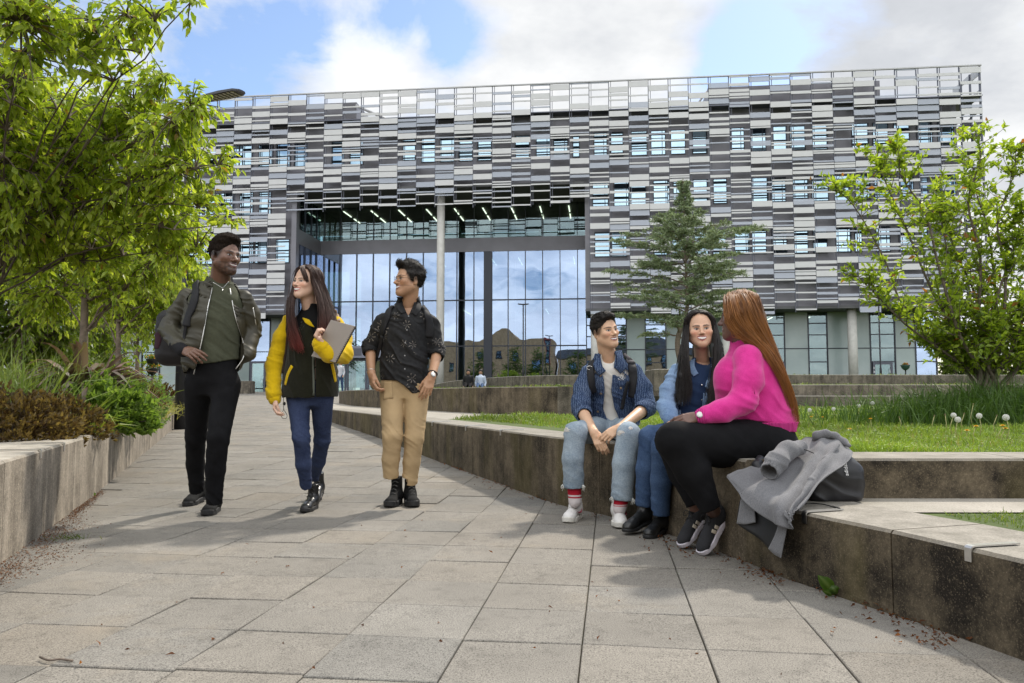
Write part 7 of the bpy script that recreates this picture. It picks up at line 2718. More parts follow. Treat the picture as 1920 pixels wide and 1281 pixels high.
t.base(t.ramp(w1.outputs['Fac'], [(.2, (.36, .014, .13)), (.6, (.66, .04, .28))])); t.set(Roughness=.95); t.bump(w1.outputs['Fac'], .8, .004)
M_pinkrib = t.mat
JF = U(torso([(1419, 796, 4.28, .215, .205), (1417, 782, 4.28, .22, .208), (1413, 755, 4.27, .205, .20), (1408, 715, 4.27, .195, .182), (1408, 680, 4.27, .188, .148), (1403, 658, 4.27, .13, .10), (1397, 643, 4.27, .082, .075), (1394, 636, 4.27, .072, .068)], -80),
       ell(J(1364, 706, 4.2), (.07, .075, .085)), ell(J(1366, 708, 4.38), (.07, .075, .085)), k=.08)
s1 = chain([J(1402, 672, 4.12), J(1404, 712, 4.06), J(1395, 752, 4.02), J(1352, 773, 3.99), J(1324, 779, 3.98)], [.076, .070, .064, .058, .048], .03)
s2 = chain([J(1392, 672, 4.42), J(1372, 750, 4.5), J(1335, 783, 4.42)], [.075, .064, .048], .03)
mkF = near(J(1392, 752, 4.0), J(1345, 730, 4.1), J(1440, 760, 4.2), r=.16)
JFs = disp(U(U(JF, s1, k=.022), s2, k=.03), folds(.010, (.5, .1, .8), 6, 91, 1.5, mkF), .02)
jf = sub(JFs, cap(J(1396, 655, 4.27), J(1391, 620, 4.26), .052, .075))
pfo = skin('jumper', above(jf, (1330, 792, 4.1), (1400, 788, 4.1), (1440, 792, 4.1), (1490, 800, 4.1)), .006, M_pink, bF, pF)
skin('cuff', disp(cap(J(1331, 777, 3.985), J(1317, 781, 3.98), .049, .044), folds(.002, (1, 0, 0), 20, 2), .01), .004, M_pinkrib, bF, pfo)
hemF = torso([(1421, 808, 4.28, .206, .194), (1419, 790, 4.28, .222, .211)], -80)
skin('hem', sub(disp(hemF, folds(.003, (1, 0, .1), 12, 4), .01), Sh(lambda P: (P[:, 2] - J(1420, 787 + 0, 4.1)[2] - (P[:, 0] - 1.35) * -.06).astype(f32) * -1, (-9,) * 3, (9,) * 3)), .005, M_pinkrib, bF, pfo)
# seam of the near sleeve and of the side
shift(tube_px(JFs, [(1378, 676), (1388, 664), (1394, 660), (1404, 668), (1416, 676)], 3.8, 4.4, .0028, -.0008), bF).build('seam', M_pinkrib, pfo)
shift(tube_px(JFs, [(1412, 722), (1416, 740), (1422, 760)], 3.8, 4.4, .0022, -.0008), bF).build('seam', M_pinkrib, pfo)
pel = torso([(1432, 842, 4.28, .185, .135), (1434, 825, 4.28, .19, .165), (1426, 800, 4.28, .175, .16)], -80)
legs('jeans', None, None, [J(1432, 832, 4.16), J(1350, 832, 4.04), J(1268, 828, 3.96), J(1300, 885, 3.97), J(1332, 952, 3.97)], [.135, .118, .098, .088, .052],
     [J(1432, 832, 4.42), J(1262, 826, 4.32), J(1282, 885, 4.32), J(1303, 945, 4.28)], [.13, .095, .082, .05], pel, bF, M_black_denim, pF, .006, 95, fr=9)
M_mesh_grey = fab('charcoal_mesh', (.028, .028, .031), .9, .6, 320, .2, 200)
M_white_foam = simple('white_foam', (.64, .60, .66), .7, 0, .06, 30)
t1 = at_z(1318, 1043, 0.0); t2 = at_z(1280, 1029, 0.0)


def heel_from_toe(toe, d, pitch, L):
    d = unit(np.array([d[0], d[1], 0.0])); p = radians(pitch)
    return list(np.array(toe) - (d * cos(p) - np.array([0, 0, 1.]) * sin(p)) * L * .98)


shF = person_shoes(bF, pF, [dict(heel=heel_from_toe(t1, (-.86, -.5), 48, .275), toe_dir=(-.86, -.5), pitch=48, L=.275, shaft=.095, sole=.03), dict(heel=heel_from_toe(t2, (-.86, -.5), 42, .27), toe_dir=(-.86, -.5), pitch=42, L=.27, shaft=.095, sole=.03)],
                   M_mesh_grey, M_white_foam, 'trainer', .0042, M_lace_black)
for (s_, A), a_ in zip(shF, (J(1330, 946, 3.97), J(1302, 938, 4.28))):
    skin('ankle', U(cap(a_, A.T(0, .056, .085), .040, .036), cap(A.T(0, .056, .085), A.T(0, .06, .05), .036, .034), k=.01), .004, M_skin_d, bF, pF, lambda V: np.tile(np.array(skF), (len(V), 1)))
M_beige = simple('beige_stripe', (.60, .53, .43), .7)
for (s_, A) in shF:
    for yy in (.118, .146):
        pn = []
        for z_, x_ in ((.030, .05), (.046, .05), (.064, .044)):
            o_ = A.T(-.09, yy + (z_ - .034) * .35, z_); d_ = A.T(0, yy + (z_ - .034) * .35, z_) - o_
            d_ /= np.linalg.norm(d_)
            ts = np.arange(0, .09, .001); Pq = (o_[None] + d_[None] * ts[:, None]).astype(f32); ff = A(Pq)
            k_ = int(np.argmax(ff < .0)) if (ff < 0).any() else int(np.argmin(ff))
            pn.append((Pq[k_].astype(float) - d_ * .001, -d_))
        shift(band([p for p, n in pn], [n for p, n in pn], .018, .004), bF).build('stripe', M_beige, s_)
fa = unit(wF - eF)
w_ = ring_round(wF - fa * .012, wF + fa * .01, .034, .006, 'watch', simple('bronze_strap', (.2, .16, .12), .4, .6), bF, pF)
p = wF + np.array([-.008, -.034, .012])
m = MB(); m.lathe([(.016, -.003), (.016, .003), (.013, .005), (0, .005)], (0, 0, 0), 18)
q = Vector((-.2, -1, .35)).to_track_quat('Z', 'Y').to_matrix(); m.v = [tuple(q @ Vector(a_) + Vector(p)) for a_ in m.v]
shift(m, bF).build('watch_face', M_watchface, w_)
t = NT('ginger_hair')
vcn = t.new('ShaderNodeVertexColor', layer_name='Col'); t.base(vcn.outputs['Color']); t.set(Roughness=.5); t.b.inputs['Specular IOR Level'].default_value = .35
M_hairF = t.mat


def colF(V, R):
    n = (.5 + .5 * vnoise((V * np.array([1, 1, .15])).astype(f32), 110, 19))[:, None]
    n2 = (.5 + .5 * vnoise((V * np.array([1, 1, .2])).astype(f32), 26, 21))[:, None]
    c = np.array([.10, .035, .010]) * (1 - n) + np.array([.42, .175, .045]) * n
    return c * (.55 + .7 * n2)


def skullF(P):
    q = hF.loc(P.astype(float)).astype(f32)
    return None


crF = ell((0, -.014, .045), (.076, .096, .086))
capF = hF.w(Sh(lambda P: np.maximum(np.maximum(crF(P) - .010, (P[:, 1] - .062 - .25 * (P[:, 2] - .03)) * .8), -.07 - P[:, 2]) + .004 * vnoise(P * np.array([1, 1, .4], f32), 40, 6), (-.12,) * 3, (.15,) * 3))
volF = U(capF, chain([J(1405, 600, 4.2), J(1418, 640, 4.2), J(1446, 690, 4.22), J(1470, 740, 4.24), J(1480, 780, 4.25)], [.07, .062, .04, .028, .016], .04), chain([J(1410, 600, 4.3), J(1425, 650, 4.3), J(1460, 720, 4.28)], [.08, .06, .03], .04), k=.03)
gF = []
top = [(.0, .06, .125), (.0, .0, .15), (.0, -.05, .14)]
for tp, pts in ((hF.pt((.0, .075, .118)), ((1358, 580, 4.16), (1362, 608, 4.14), (1382, 628, 4.12), (1412, 640, 4.1), (1448.33, 680, 4.08), (1477, 735, 4.1), (1489, 795, 4.14))),
                (hF.pt((.0, .06, .132)), ((1366, 572, 4.13), (1372, 604, 4.11), (1394, 628, 4.1), (1424.5, 646, 4.09), (1456.17, 690, 4.08), (1481, 745, 4.11), (1491, 805, 4.14))),
                (hF.pt((.0, .03, .142)), ((1378, 565, 4.11), (1388, 598, 4.1), (1408, 626, 4.09), (1435, 652, 4.1), (1463, 700, 4.09), (1484, 750, 4.13), (1493, 800, 4.16))),
                (hF.pt((.0, -.0, .148)), ((1396, 560, 4.11), (1406, 592, 4.09), (1424, 625, 4.1), (1443.25, 655, 4.12), (1467, 705, 4.12), (1486, 755, 4.16), (1493, 805, 4.18))),
                (hF.pt((.0, -.03, .145)), ((1410, 562, 4.13), (1424, 595, 4.12), (1436, 630, 4.13), (1452.08, 665, 4.14), (1471, 710, 4.15), (1488, 760, 4.19), (1493, 800, 4.21))),
                (hF.pt((.0, -.06, .13)), ((1420, 570, 4.18), (1434, 605, 4.17), (1446, 640, 4.18), (1461.33, 680, 4.17), (1477, 725, 4.19), (1490, 770, 4.22), (1494, 800, 4.24))),
                (hF.pt((.0, -.085, .10)), ((1424, 580, 4.25), (1438, 615, 4.25), (1450.83, 650, 4.25), (1468.58, 695, 4.23), (1481, 740, 4.24), (1491, 780, 4.26), (1494, 805, 4.27)))):
    gF.append([tp] + [J(*q) for q in pts])
RF = np.random.default_rng(11)
ex = strands([g for g in gF], 480, .0017, RF, .008)
eF1 = lerp_ends([J(1380, 628, 4.12), J(1418, 642, 4.10), J(1457, 690, 4.08), J(1484, 760, 4.13)], [J(1440, 640, 4.24), J(1456, 680, 4.26), J(1478, 730, 4.22), J(1489, 795, 4.25)])
eF2 = lerp_ends([J(1400, 640, 4.40), J(1430, 660, 4.40), J(1456, 710, 4.36), J(1482, 770, 4.34)], [J(1440, 640, 4.28), J(1458, 690, 4.29), J(1474, 735, 4.3), J(1487, 785, 4.32)])
hair_from(hF, bF, pF, M_hairF, colF, 1100, .0018, lambda s_, f: eF1(f) if s_ < 0 else eF2(f), volF, th=.016, part=0.0, sweep=.045, jitter=.007, yr=(-.095, .07), drop=95, extra=ex)
print('F', round(_t.time() - _T0, 1))

# ------------------------------------------------------------------ small figures by the building
def far_person(u, vfoot, Y, H, label, top, trousers, hair, seated=False, psi=0):
    f_ = J(u, vfoot, Y); base = np.array(f_)
    s = H / 1.7
    P = lambda a, b, c: base + np.array([a, b, c]) * s
    hc = .45 if seated else 0
    dz = -.42 if seated else 0
    b = U(cap(P(0, 0, .95 + dz), P(0, 0, 1.32 + dz), .13 * s, .15 * s), cap(P(0, 0, 1.3 + dz), P(0, 0, 1.5 + dz), .09 * s, .05 * s), k=.05)
    hd = ell(P(0, 0, 1.59 + dz), (.085 * s, .1 * s, .12 * s))
    arms = U(chain([P(-.17, 0, 1.38 + dz), P(-.22, .02, 1.12 + dz), P(-.19, -.1, .92 + dz)], [.05, .045, .035]), chain([P(.17, 0, 1.38 + dz), P(.22, .02, 1.12 + dz), P(.19, -.1, .92 + dz)], [.05, .045, .035]))
    sk_ = (.35, .2, .13)
    o = body_mesh([(U(hd, cap(P(0, 0, 1.4 + dz), P(0, 0, 1.55 + dz), .05 * s), U(cap(P(-.19, -.1, .94 + dz), P(-.18, -.14, .86 + dz), .035), cap(P(.19, -.1, .94 + dz), P(.18, -.14, .86 + dz), .035)), k=.02), .014, sk_)], base, M_skin)
    tag(o, label, 'person')
    skin('top', U(b, arms, k=.04), .016, top, base, o)
    if seated: lg = U(chain([P(-.09, 0, .5), P(-.1, -.42, .62), P(-.1, -.78, .47)], [.09, .07, .05]), chain([P(.09, 0, .5), P(.1, -.42, .60), P(.1, -.80, .47)], [.09, .07, .05]))
    else: lg = U(chain([P(-.08, 0, .92), P(-.1, -.08, .5), P(-.1, .0, .05)], [.1, .07, .05]), chain([P(.08, 0, .92), P(.1, .1, .5), P(.1, .22, .05)], [.1, .07, .05]), k=.03)
    skin('trousers', lg, .016, trousers, base, o)
    skin('hair', U(ell(P(0, .02, 1.63 + dz), (.1 * s, .115 * s, .11 * s)), ell(P(0, .05, 1.52 + dz), (.09 * s, .07 * s, .12 * s))), .014, hair, base, o)
    return o


M_ginger = hair_mat('reddish_hair', (.12, .03, .01), (.22, .07, .03))
far_person(637, 738, 41, 1.7, 'far walker with reddish hair, white top and blue jeans near the entrance', fab('pale_top', (.45, .46, .5)), M_middenim, M_ginger)
far_person(878, 747, 33, 1.6, 'far person in black sitting on the upper grass in front of the glass', fab('black_top', (.015, .015, .016)), M_black_denim, M_hair_black, True)
far_person(901, 747, 33.2, 1.6, 'far person in pale blue shirt sitting on the upper grass', fab('pale_blue_top', (.42, .48, .58)), M_middenim, M_hair_black, True)
print('far', round(_t.time() - _T0, 1))
# ================================================================== PROPS
def grid_sheet(rows, per=7, foldf=None, thick=.006):
    G = np.array([[J(*p) for p in r] for r in rows])
    G = np.array([catmull(list(r), per) for r in G])
    G = np.array([catmull(list(G[:, k]), per) for k in range(G.shape[1])]).transpose(1, 0, 2)
    n, m_ = G.shape[:2]
    du = np.gradient(G, axis=1); dv = np.gradient(G, axis=0)
    N = unit(np.cross(du, dv))
    N[N[..., 1] > 0] *= -1
    if foldf is not None:
        a, b = np.meshgrid(np.linspace(0, 1, n), np.linspace(0, 1, m_), indexing='ij')
        G = G + N * foldf(a, b, G)[..., None]
    V = np.concatenate([G.reshape(-1, 3), (G - N * thick).reshape(-1, 3)])
    Q = []
    k = n * m_
    for i in range(n - 1):
        for j in range(m_ - 1):
            q = (i * m_ + j, i * m_ + j + 1, (i + 1) * m_ + j + 1, (i + 1) * m_ + j)
            Q.append(q); Q.append(tuple(k + x for x in q[::-1]))
    ed = [i * m_ for i in range(n)], [i * m_ + m_ - 1 for i in range(n)], list(range(m_)), [(n - 1) * m_ + j for j in range(m_)]
    for e in ed:
        for x, y in zip(e[:-1], e[1:]): Q.append((x, y, k + y, k + x))
    return V, np.array(Q)


t = NT('grey_marl_wool')
v = t.coord()
n_ = t.mix(.25, t.noise(v, 520, 2, .7), t.noise(v, 160, 3))
t.base(t.ramp(n_, [(.36, (.085, .085, .09)), (.64, (.20, .20, .21))])); t.set(Roughness=.95); t.b.inputs['Specular IOR Level'].default_value = .1; t.b.inputs['Sheen Weight'].default_value = .2
t.bump(t.noise(v, 260, 3), .4, .002)
M_wool = t.mat
M_lining = simple('black_lining', (.008, .008, .009), .6)
bag_b = np.array([*J(1560, 930, 3.82)[:2], .31])
coat_b = np.array([*J(1480, 960, 3.6)[:2], .31])


def coat_fold(a, b, G):
    P = G.reshape(-1, 3).astype(f32)
    w = vnoise(P, 6, 3).reshape(a.shape)
    r = np.sin((b * 4.2 + .5 * a) * 6.283 + w * 2.2) * (.006 + .018 * a) * np.sin(pi * np.clip(b, .02, .98)) ** .5
    return r + .010 * vnoise(P, 9, 5).reshape(a.shape) + .005 * vnoise(P, 24, 6).reshape(a.shape)


rows = [[(1470, 834, 4.05), (1500, 826, 4.02), (1530, 816, 3.99), (1562, 818, 3.98), (1592, 834, 3.95)],
        [(1452, 848, 3.98), (1490, 848, 3.92), (1525, 842, 3.86), (1562, 840, 3.82), (1597, 856, 3.80)],
        [(1422, 868, 3.93), (1468, 880, 3.80), (1508, 882, 3.72), (1540, 874, 3.68), (1572, 880, 3.68)],
        [(1388, 880, 3.88), (1440, 905, 3.69), (1488, 920, 3.55), (1515, 914, 3.53), (1538, 904, 3.56)],
        [(1366, 889, 3.85), (1415, 927, 3.62), (1468, 952, 3.42), (1490, 950, 3.41), (1510, 944, 3.44)],
        [(1362, 893, 3.84), (1405, 950, 3.60), (1469, 989, 3.38), (1479, 972, 3.37), (1486, 962, 3.38)]]
V, Q = grid_sheet(rows, 9, coat_fold)
coat = link('coat', np_mesh('coat', local(V, coat_b), Q=Q), M_wool, None, coat_b)
tag(coat, 'grey wool coat draped over the black bag and hanging down the wall', 'coat')
V, Q = grid_sheet([[(1390, 925, 3.70), (1420, 930, 3.66), (1450, 945, 3.55), (1476, 955, 3.46)], [(1384, 955, 3.70), (1416, 962, 3.64), (1448, 985, 3.53), (1474, 985, 3.44)],
                   [(1381, 982, 3.70), (1414, 1004, 3.62), (1440, 1028, 3.51), (1463, 1044, 3.43)]], 6, lambda a, b, G: .008 * np.sin(b * 9) * a)
link('lining', np_mesh('lining', local(V, coat_b), Q=Q), M_lining, coat)
V, Q = grid_sheet([[(1462, 975, 3.42), (1472, 975, 3.40), (1478, 972, 3.39)], [(1452, 1005, 3.46), (1464, 1005, 3.42), (1472, 1000, 3.40)], [(1440, 1029, 3.49), (1452, 1040, 3.44), (1463, 1046, 3.41)]], 5)
link('front_edge', np_mesh('front_edge', local(V, coat_b), Q=Q), M_wool, coat)
V, Q = grid_sheet([[(1389, 935, 3.69), (1402, 940, 3.66), (1414, 950, 3.63)], [(1385, 960, 3.69), (1400, 965, 3.65), (1415, 968, 3.61)], [(1381, 982, 3.69), (1398, 983, 3.64), (1416, 979, 3.60)]], 5)
link('front_edge', np_mesh('front_edge', local(V, coat_b), Q=Q), M_wool, coat)
slc = chain([J(1500, 840, 3.84), J(1474, 846, 3.78), J(1456, 866, 3.71), J(1444, 882, 3.67)], [.036, .042, .044, .044], .03)
slc = sub(disp(slc, folds(.006, (.5, 0, .8), 7, 13), .02), cap(J(1448, 876, 3.68), J(1432, 900, 3.62), .035, .039), Sh(lambda P: ((P - J(1441, 887, 3.66)) @ unit(J(1452, 872, 3.70) - J(1441, 887, 3.66))).astype(f32), (-9,) * 3, (9,) * 3))
skin('sleeve', slc, .005, M_wool, coat_b, coat)
colc = disp(chain([J(1528, 828, 3.98), J(1532, 817, 3.95), J(1548, 813, 3.94), J(1566, 818, 3.95), J(1582, 829, 3.92), J(1592, 836, 3.88)], [.014, .017, .015, .015, .015, .009], .02), folds(.004, (1, 0, .2), 6, 17), .015)
skin('collar', colc, .0045, M_wool, coat_b, coat)
skin('lapel', disp(chain([J(1572, 834, 3.84), J(1548, 862, 3.74), J(1520, 900, 3.58), J(1500, 935, 3.46)], [.009, .012, .010, .007], .02), folds(.002, (.5, 0, .8), 6, 19), .015), .0045, M_wool, coat_b, coat)
shift(tube_px(Sh(lambda P: (P[:, 1] * 0 + .01).astype(f32), (0,) * 3, (1,) * 3), [(0, 0)] * 3, 1, 1.1, .001) if False else MB().tube(catmull([J(1492, 845, 3.84), J(1508, 843, 3.80), J(1526, 850, 3.77)], 5), .0025, 5), coat_b).build('pocket_seam', M_lining, coat)

# bag
bagS = U(rbox(J(1560, 905, 3.86), (.135, .085, .10), .05), ell(J(1566, 880, 3.86), (.09, .07, .10)), k=.05)
bagS = disp(bagS, folds(.008, (.4, .1, .9), 6, 23), .02)
bagS = Sh((lambda f_: lambda P: np.maximum(f_(P), (.312 - P[:, 2]).astype(f32)))(bagS.f), bagS.lo, bagS.hi)
M_bag = fab('black_nylon', (.018, .018, .021), .45, .15, 220, .25, 10, .4)
bag = skin('bag', bagS, .006, M_bag, bag_b)
tag(bag, 'black nylon drawstring bag on the low wall under the grey coat', 'bag')
tx = bpy.data.curves.new('bag_lettering', 'FONT')
tx.body = 'adidas'
tx.size = .026; tx.extrude = .0006; tx.align_x = 'CENTER'
to = bpy.data.objects.new('tmp_text', tx)
C.objects.link(to)
bpy.context.view_layer.update()
me = bpy.data.meshes.new_from_object(to.evaluated_get(bpy.context.evaluated_depsgraph_get()))
bpy.data.objects.remove(to)
p, nn_ = hit(bagS, 1588, 880, 3.5, 4.1)
zup = Vector((0, 0, 1)); nv = Vector(nn_); xv = (zup - nv * zup.dot(nv)).normalized(); yv = nv.cross(xv)
Mx = Matrix((xv, yv, nv)).transposed()
for vtx in me.vertices:
    vtx.co = Mx @ vtx.co + Vector(p) + nv * .006 - Vector(bag_b)
me.name = 'lettering'
lo_ = link('lettering', me, simple('white_print', (.75, .75, .75), .5, 0), bag)
m = MB()
for k in range(3):
    cc_ = Vector(p) + nv * .006 + xv * .052 + yv * (.007 * (k - 1) + .006)
    hgt = .008 + .004 * k
    m.add([tuple(cc_ + xv * a - Vector(bag_b) + yv * b) for a, b in ((0, -.0025), (hgt, -.0025), (hgt, .0025), (0, .0025))], [(0, 1, 2, 3)])
m.build('printed_mark', bpy.data.materials['white_print'], bag)
m = MB()
m.tube(catmull([at_z(u, v_, .317) for u, v_ in ((1500, 944), (1522, 944), (1545, 946), (1566, 952))], 5), .0028, 6)
m.tube([at_z(1562, 950, .319), at_z(1574, 954, .319)], .0052, 6)
shift(m, bag_b).build('drawcord', M_lace_black, bag)
# the dark padded strap end tucked beside the woman in pink
skin('strap', disp(chain([J(1425, 862, 3.95), J(1418, 872, 3.9), J(1424, 882, 3.86)], [.02, .02, .014]), folds(.003, (0, 0, 1), 14, 2), .01), .004, M_bag, bag_b, bag)

# ---- lamp posts
M_post = simple('black_steel', (.022, .023, .027), .4, .4, .1)
M_led = simple('lamp_lens', (.32, .29, .20), .25, 0, .1)
Yl = 14.7
lp = np.array([*at(338, 805, Yl)[:2], path_z(Yl)])
root = empty('street_lamp', lp)
tag(root, 'tall black street lamp beside the planter wall, its flat head above the trees', 'street lamp')
ztop = at(355, 195, Yl)[2] - lp[2]
m = MB(); m.lathe([(.112, 0), (.11, 1.9), (.108, 2.0), (.062, 2.12), (.058, ztop - .1), (.05, ztop)], (0, 0, 0), 20)
m.build('pole', M_post, root)
h0 = at(368, 190, Yl) - lp; h1 = at(452, 190, Yl - .5) - lp
m = MB()
m.tube([(0, 0, ztop - .03), (.12, -.02, ztop + .06), tuple(h0 + [.05, 0, .02])], .035, 8)
m.build('arm', M_post, root)
d_ = Vector(h1 - h0); L_ = d_.length; ang_ = atan2(d_.y, d_.x)
m = MB()
rt = Matrix.Rotation(ang_, 3, 'Z')
sec = [(0, .06, .05), (.25, .12, .07), (.6, .16, .06), (.9, .15, .04), (1.0, .09, .02)]
vs, fs = [], []
for f_, w_, t_ in sec:
    for a, b in ((-w_, -.02), (w_, -.02), (w_ * .85, t_ * .7), (0, t_), (-w_ * .85, t_ * .7)):
        vs.append(tuple(rt @ Vector((f_ * L_, a, b)) + Vector(h0)))
for i in range(4):
    for k in range(5): fs.append((i * 5 + k, i * 5 + (k + 1) % 5, i * 5 + 5 + (k + 1) % 5, i * 5 + 5 + k))
fs += [(0, 1, 2, 3, 4), (20, 24, 23, 22, 21)]
m.add(vs, fs); hd_ = m.build('lamp_head', M_post, root)
m = MB()
for i in range(7):
    for j in range(3):
        m.box(tuple(rt @ Vector((L_ * (.36 + .085 * i), (j - 1) * .085, -.026)) + Vector(h0)), (.055, .07, .012), 0, rt)
m.build('lamp_lens', M_led, hd_)

s_, z_ = bloc(981, 571, -8)
w = np.array(bworld(s_, -8, 1.3))
root = empty('street_lamp', w)
tag(root, 'slim black twin headed lamp post standing before the glass front', 'street lamp')
m = MB(); m.lathe([(.075, 0), (.07, 1.2), (.045, 1.3), (.04, z_ - 1.35)], (0, 0, 0), 12); m.build('pole', M_post, root)
for sx in (-1, 1):
    m = MB(); m.box((sx * .17, -.1, z_ - 1.3), (.38, .22, .07), 0, Matrix.Rotation(sx * -.1, 3, 'Y'))
    m.build('lamp_head', M_post, root, bevel=.02)
s_, z_ = bloc(1647, 560, -6)
w = np.array(bworld(s_, -6, 1.3))
root = empty('street_lamp', w)
tag(root, 'thin dark post standing before the right hand doors, behind the young tree', 'street lamp')
m = MB(); m.lathe([(.075, 0), (.07, 1.2), (.05, 1.3), (.045, 6.6)], (0, 0, 0), 12); m.build('pole', M_post, root)
m = MB(); m.box((.0, -.12, 6.63), (.3, .5, .07)); m.build('lamp_head', M_post, root, bevel=.02)


# ---- planters
def bowl(m, z, r): m.lathe([(r * .35, z - r * 1.0), (r * .8, z - r * .6), (r, z), (r * 1.06, z + .03), (r * .95, z + .03), (r * .9, z - .02)], (0, 0, 0), 18)


M_pot = simple('dark_planter', (.015, .017, .018), .5)
pw = J(285, 720, 24); pw[2] = .6
root = empty('planter', pw)
tag(root, 'two tier black flower planter beyond the bushes on the left', 'planter')
m = MB(); m.lathe([(.035, 0), (.035, at(285, 676, 24)[2] - .6)], (0, 0, 0), 10); m.build('post', M_pot, root)
for k, v_ in enumerate((680, 697)):
    m = MB(); bowl(m, at(285, v_ - 5, 24)[2] - .6, .19 - .01 * k); m.build('bowl', M_pot, root)
    R = np.random.default_rng(k + 5); n = 160
    P = np.stack([R.normal(0, .1, n), R.normal(0, .1, n), at(285, v_ - 6, 24)[2] - .6 + R.uniform(0, .12, n)], 1)
    cc = leaf_cols(n, R, (.08, .14, .02), (.2, .28, .05)); cc[R.random(n) < .22] = (.7, .3, .05)
    V, T, col = leaves(P, R.normal(size=(n, 3)) + [0, 0, .6], R.normal(size=(n, 3)), .08, .05, cc)
    link('flowers', np_mesh('flowers', V, T=T, smooth=False, col=col), M_leaf, root)
pw = J(1698, 700, 36); pw[2] = 1.5
root = empty('planter', pw)
tag(root, 'small green bowl planter on a post before the frosted panels on the right', 'planter')
zb_ = at(1698, 686, 36)[2] - 1.5
m = MB(); m.lathe([(.03, 0), (.03, zb_ - .2)], (0, 0, 0), 10); m.build('post', M_pot, root)
m = MB(); bowl(m, zb_, .2); m.build('bowl', simple('green_planter', (.02, .06, .05), .5), root)
R = np.random.default_rng(15); n = 160
P = np.stack([R.normal(0, .055, n), R.normal(0, .055, n), zb_ + R.uniform(0, .10, n)], 1)
cc = leaf_cols(n, R, (.08, .1, .03), (.25, .2, .1)); cc[R.random(n) < .25] = (.5, .1, .08)
V, T, col = leaves(P, R.normal(size=(n, 3)) + [0, 0, .6], R.normal(size=(n, 3)), .09, .05, cc)
link('flowers', np_mesh('flowers', V, T=T, smooth=False, col=col), M_leaf, root)

# ---- litter, weeds, dirt
R = np.random.default_rng(91)
P = []
for i in range(560):
    if R.random() < .7:
        u, v_, su = [(1225, 1000, 26), (1262, 1020, 30), (1300, 1035, 18), (1425, 1075, 25), (1455, 1088, 18), (1560, 1105, 22), (1660, 1150, 40), (1765, 1205, 28), (1740, 1190, 40), (930, 913, 14), (1385, 1055, 20), (882, 888, 8), (1030, 938, 8)][R.integers(0, 13)]
        q = at_z(u + R.normal(0, su), v_ + R.normal(0, su * .32), 0)
    else:
        Y = R.uniform(1.6, 9)
        x = np.interp(Y, [1.6, 2.43, 3.0, 3.89, 4.8, 5.5, 6.05, 7.6, 9.7], [1.86, 1.59, 1.43, 1.15, .82, .54, .29, -.31, -1.1])
        q = np.array([x - abs(R.normal(0, .035)) - .01, Y, 0])
    xw = np.interp(q[1], [1.6, 2.43, 3.0, 3.89, 4.8, 5.5, 6.05, 7.6, 9.7], [1.86, 1.59, 1.43, 1.15, .82, .54, .29, -.31, -1.1])
    q[0] = min(q[0], xw - .012); q[2] = path_z(q[1]) + R.uniform(.002, .014)
    P.append(q)
for i in range(60):
    q = at_z(R.uniform(20, 1700), R.uniform(960, 1270), 0); q[2] = .004; P.append(q)
P = np.array(P); n = len(P)
D = R.normal(size=(n, 3)) * [1, 1, .35]
cc = leaf_cols(n, R, (.07, .022, .010), (.26, .10, .04))
V, T, col = leaves(P, D, np.array([0, 0, 1.]) + R.normal(0, .6, (n, 3)), R.uniform(.008, .03, n), R.uniform(.006, .014, n), cc, .3, .3)
tag(link('leaf_litter', np_mesh('leaf_litter', V, T=T, smooth=False, col=col), M_leaf), kind='stuff')
# brown soil washed out at the foot of the planter wall
n = 5000
Y = 3.2 + R.random(n) ** 1.6 * 4.5
off = np.abs(R.normal(0, 1, n)) * (.035 + .13 * np.exp(-((Y - 4.1) / .5) ** 2) + .08 * np.exp(-((Y - 5.0) / .3) ** 2))
P = np.stack([wall_left_x(Y) + .01 + off, Y, .002 + .012 * np.exp(-off * 18)], 1)
cc = leaf_cols(n, R, (.10, .05, .028), (.24, .13, .075))
V, T, col = leaves(P, R.normal(size=(n, 3)) * [1, 1, .3], np.array([0, 0, 1.]) + R.normal(0, .4, (n, 3)), R.uniform(.004, .014, n), R.uniform(.004, .010, n), cc)
M_crumb = vcol_mat('soil_crumb', 1.0, .1, 0, 100, .2, 50)
tag(link('soil_crumbs', np_mesh('soil_crumbs', V, T=T, smooth=False, col=col), M_crumb), kind='stuff')


def weed(name, label, px, z, lvs, wide, group=None):
    b_ = at_z(*px, z); b_[2] = path_z(b_[1]) if z == 0 else z
    V, Q, col = [], [], []
    for (du, dv_, w_, tilt) in lvs:
        e = at(px[0] + du, px[1] + dv_, b_[1] - .03)
        mid = (b_ + e) / 2 + np.array([0, -tilt, 0])
        p = bez(b_ + np.array([0, 0, .0]), mid, e, 9)
        ws = w_ * np.array([.12, .25, .55, .85, 1, .95, .8, .5, .05])
        tdir = unit(e - b_); sd = unit(np.cross(tdir, [0.1, 1.0, .15])); up = np.cross(sd, tdir)
        k0 = len(V)
        for i in range(9):
            for j, q in enumerate((-1, -.5, 0, .5, 1)):
                V.append(p[i] + sd * ws[i] * q + up * (abs(q) * ws[i] * .35 + .004 * sin(i * 2.1 + q * 4) * (abs(q) > .9)))
                g = np.array([.075, .15, .02]) * (.8 + .35 * abs(q)) if abs(q) > .1 else np.array([.16, .24, .06])
                col.append(g)
            if i:
                for j in range(4): Q.append((k0 + (i - 1) * 5 + j, k0 + (i - 1) * 5 + j + 1, k0 + i * 5 + j + 1, k0 + i * 5 + j))
    o = link(name, np_mesh(name, local(V, b_), Q=np.array(Q), col=np.array(col)), M_leaf, None, b_)
    tag(o, label, 'weed', group)


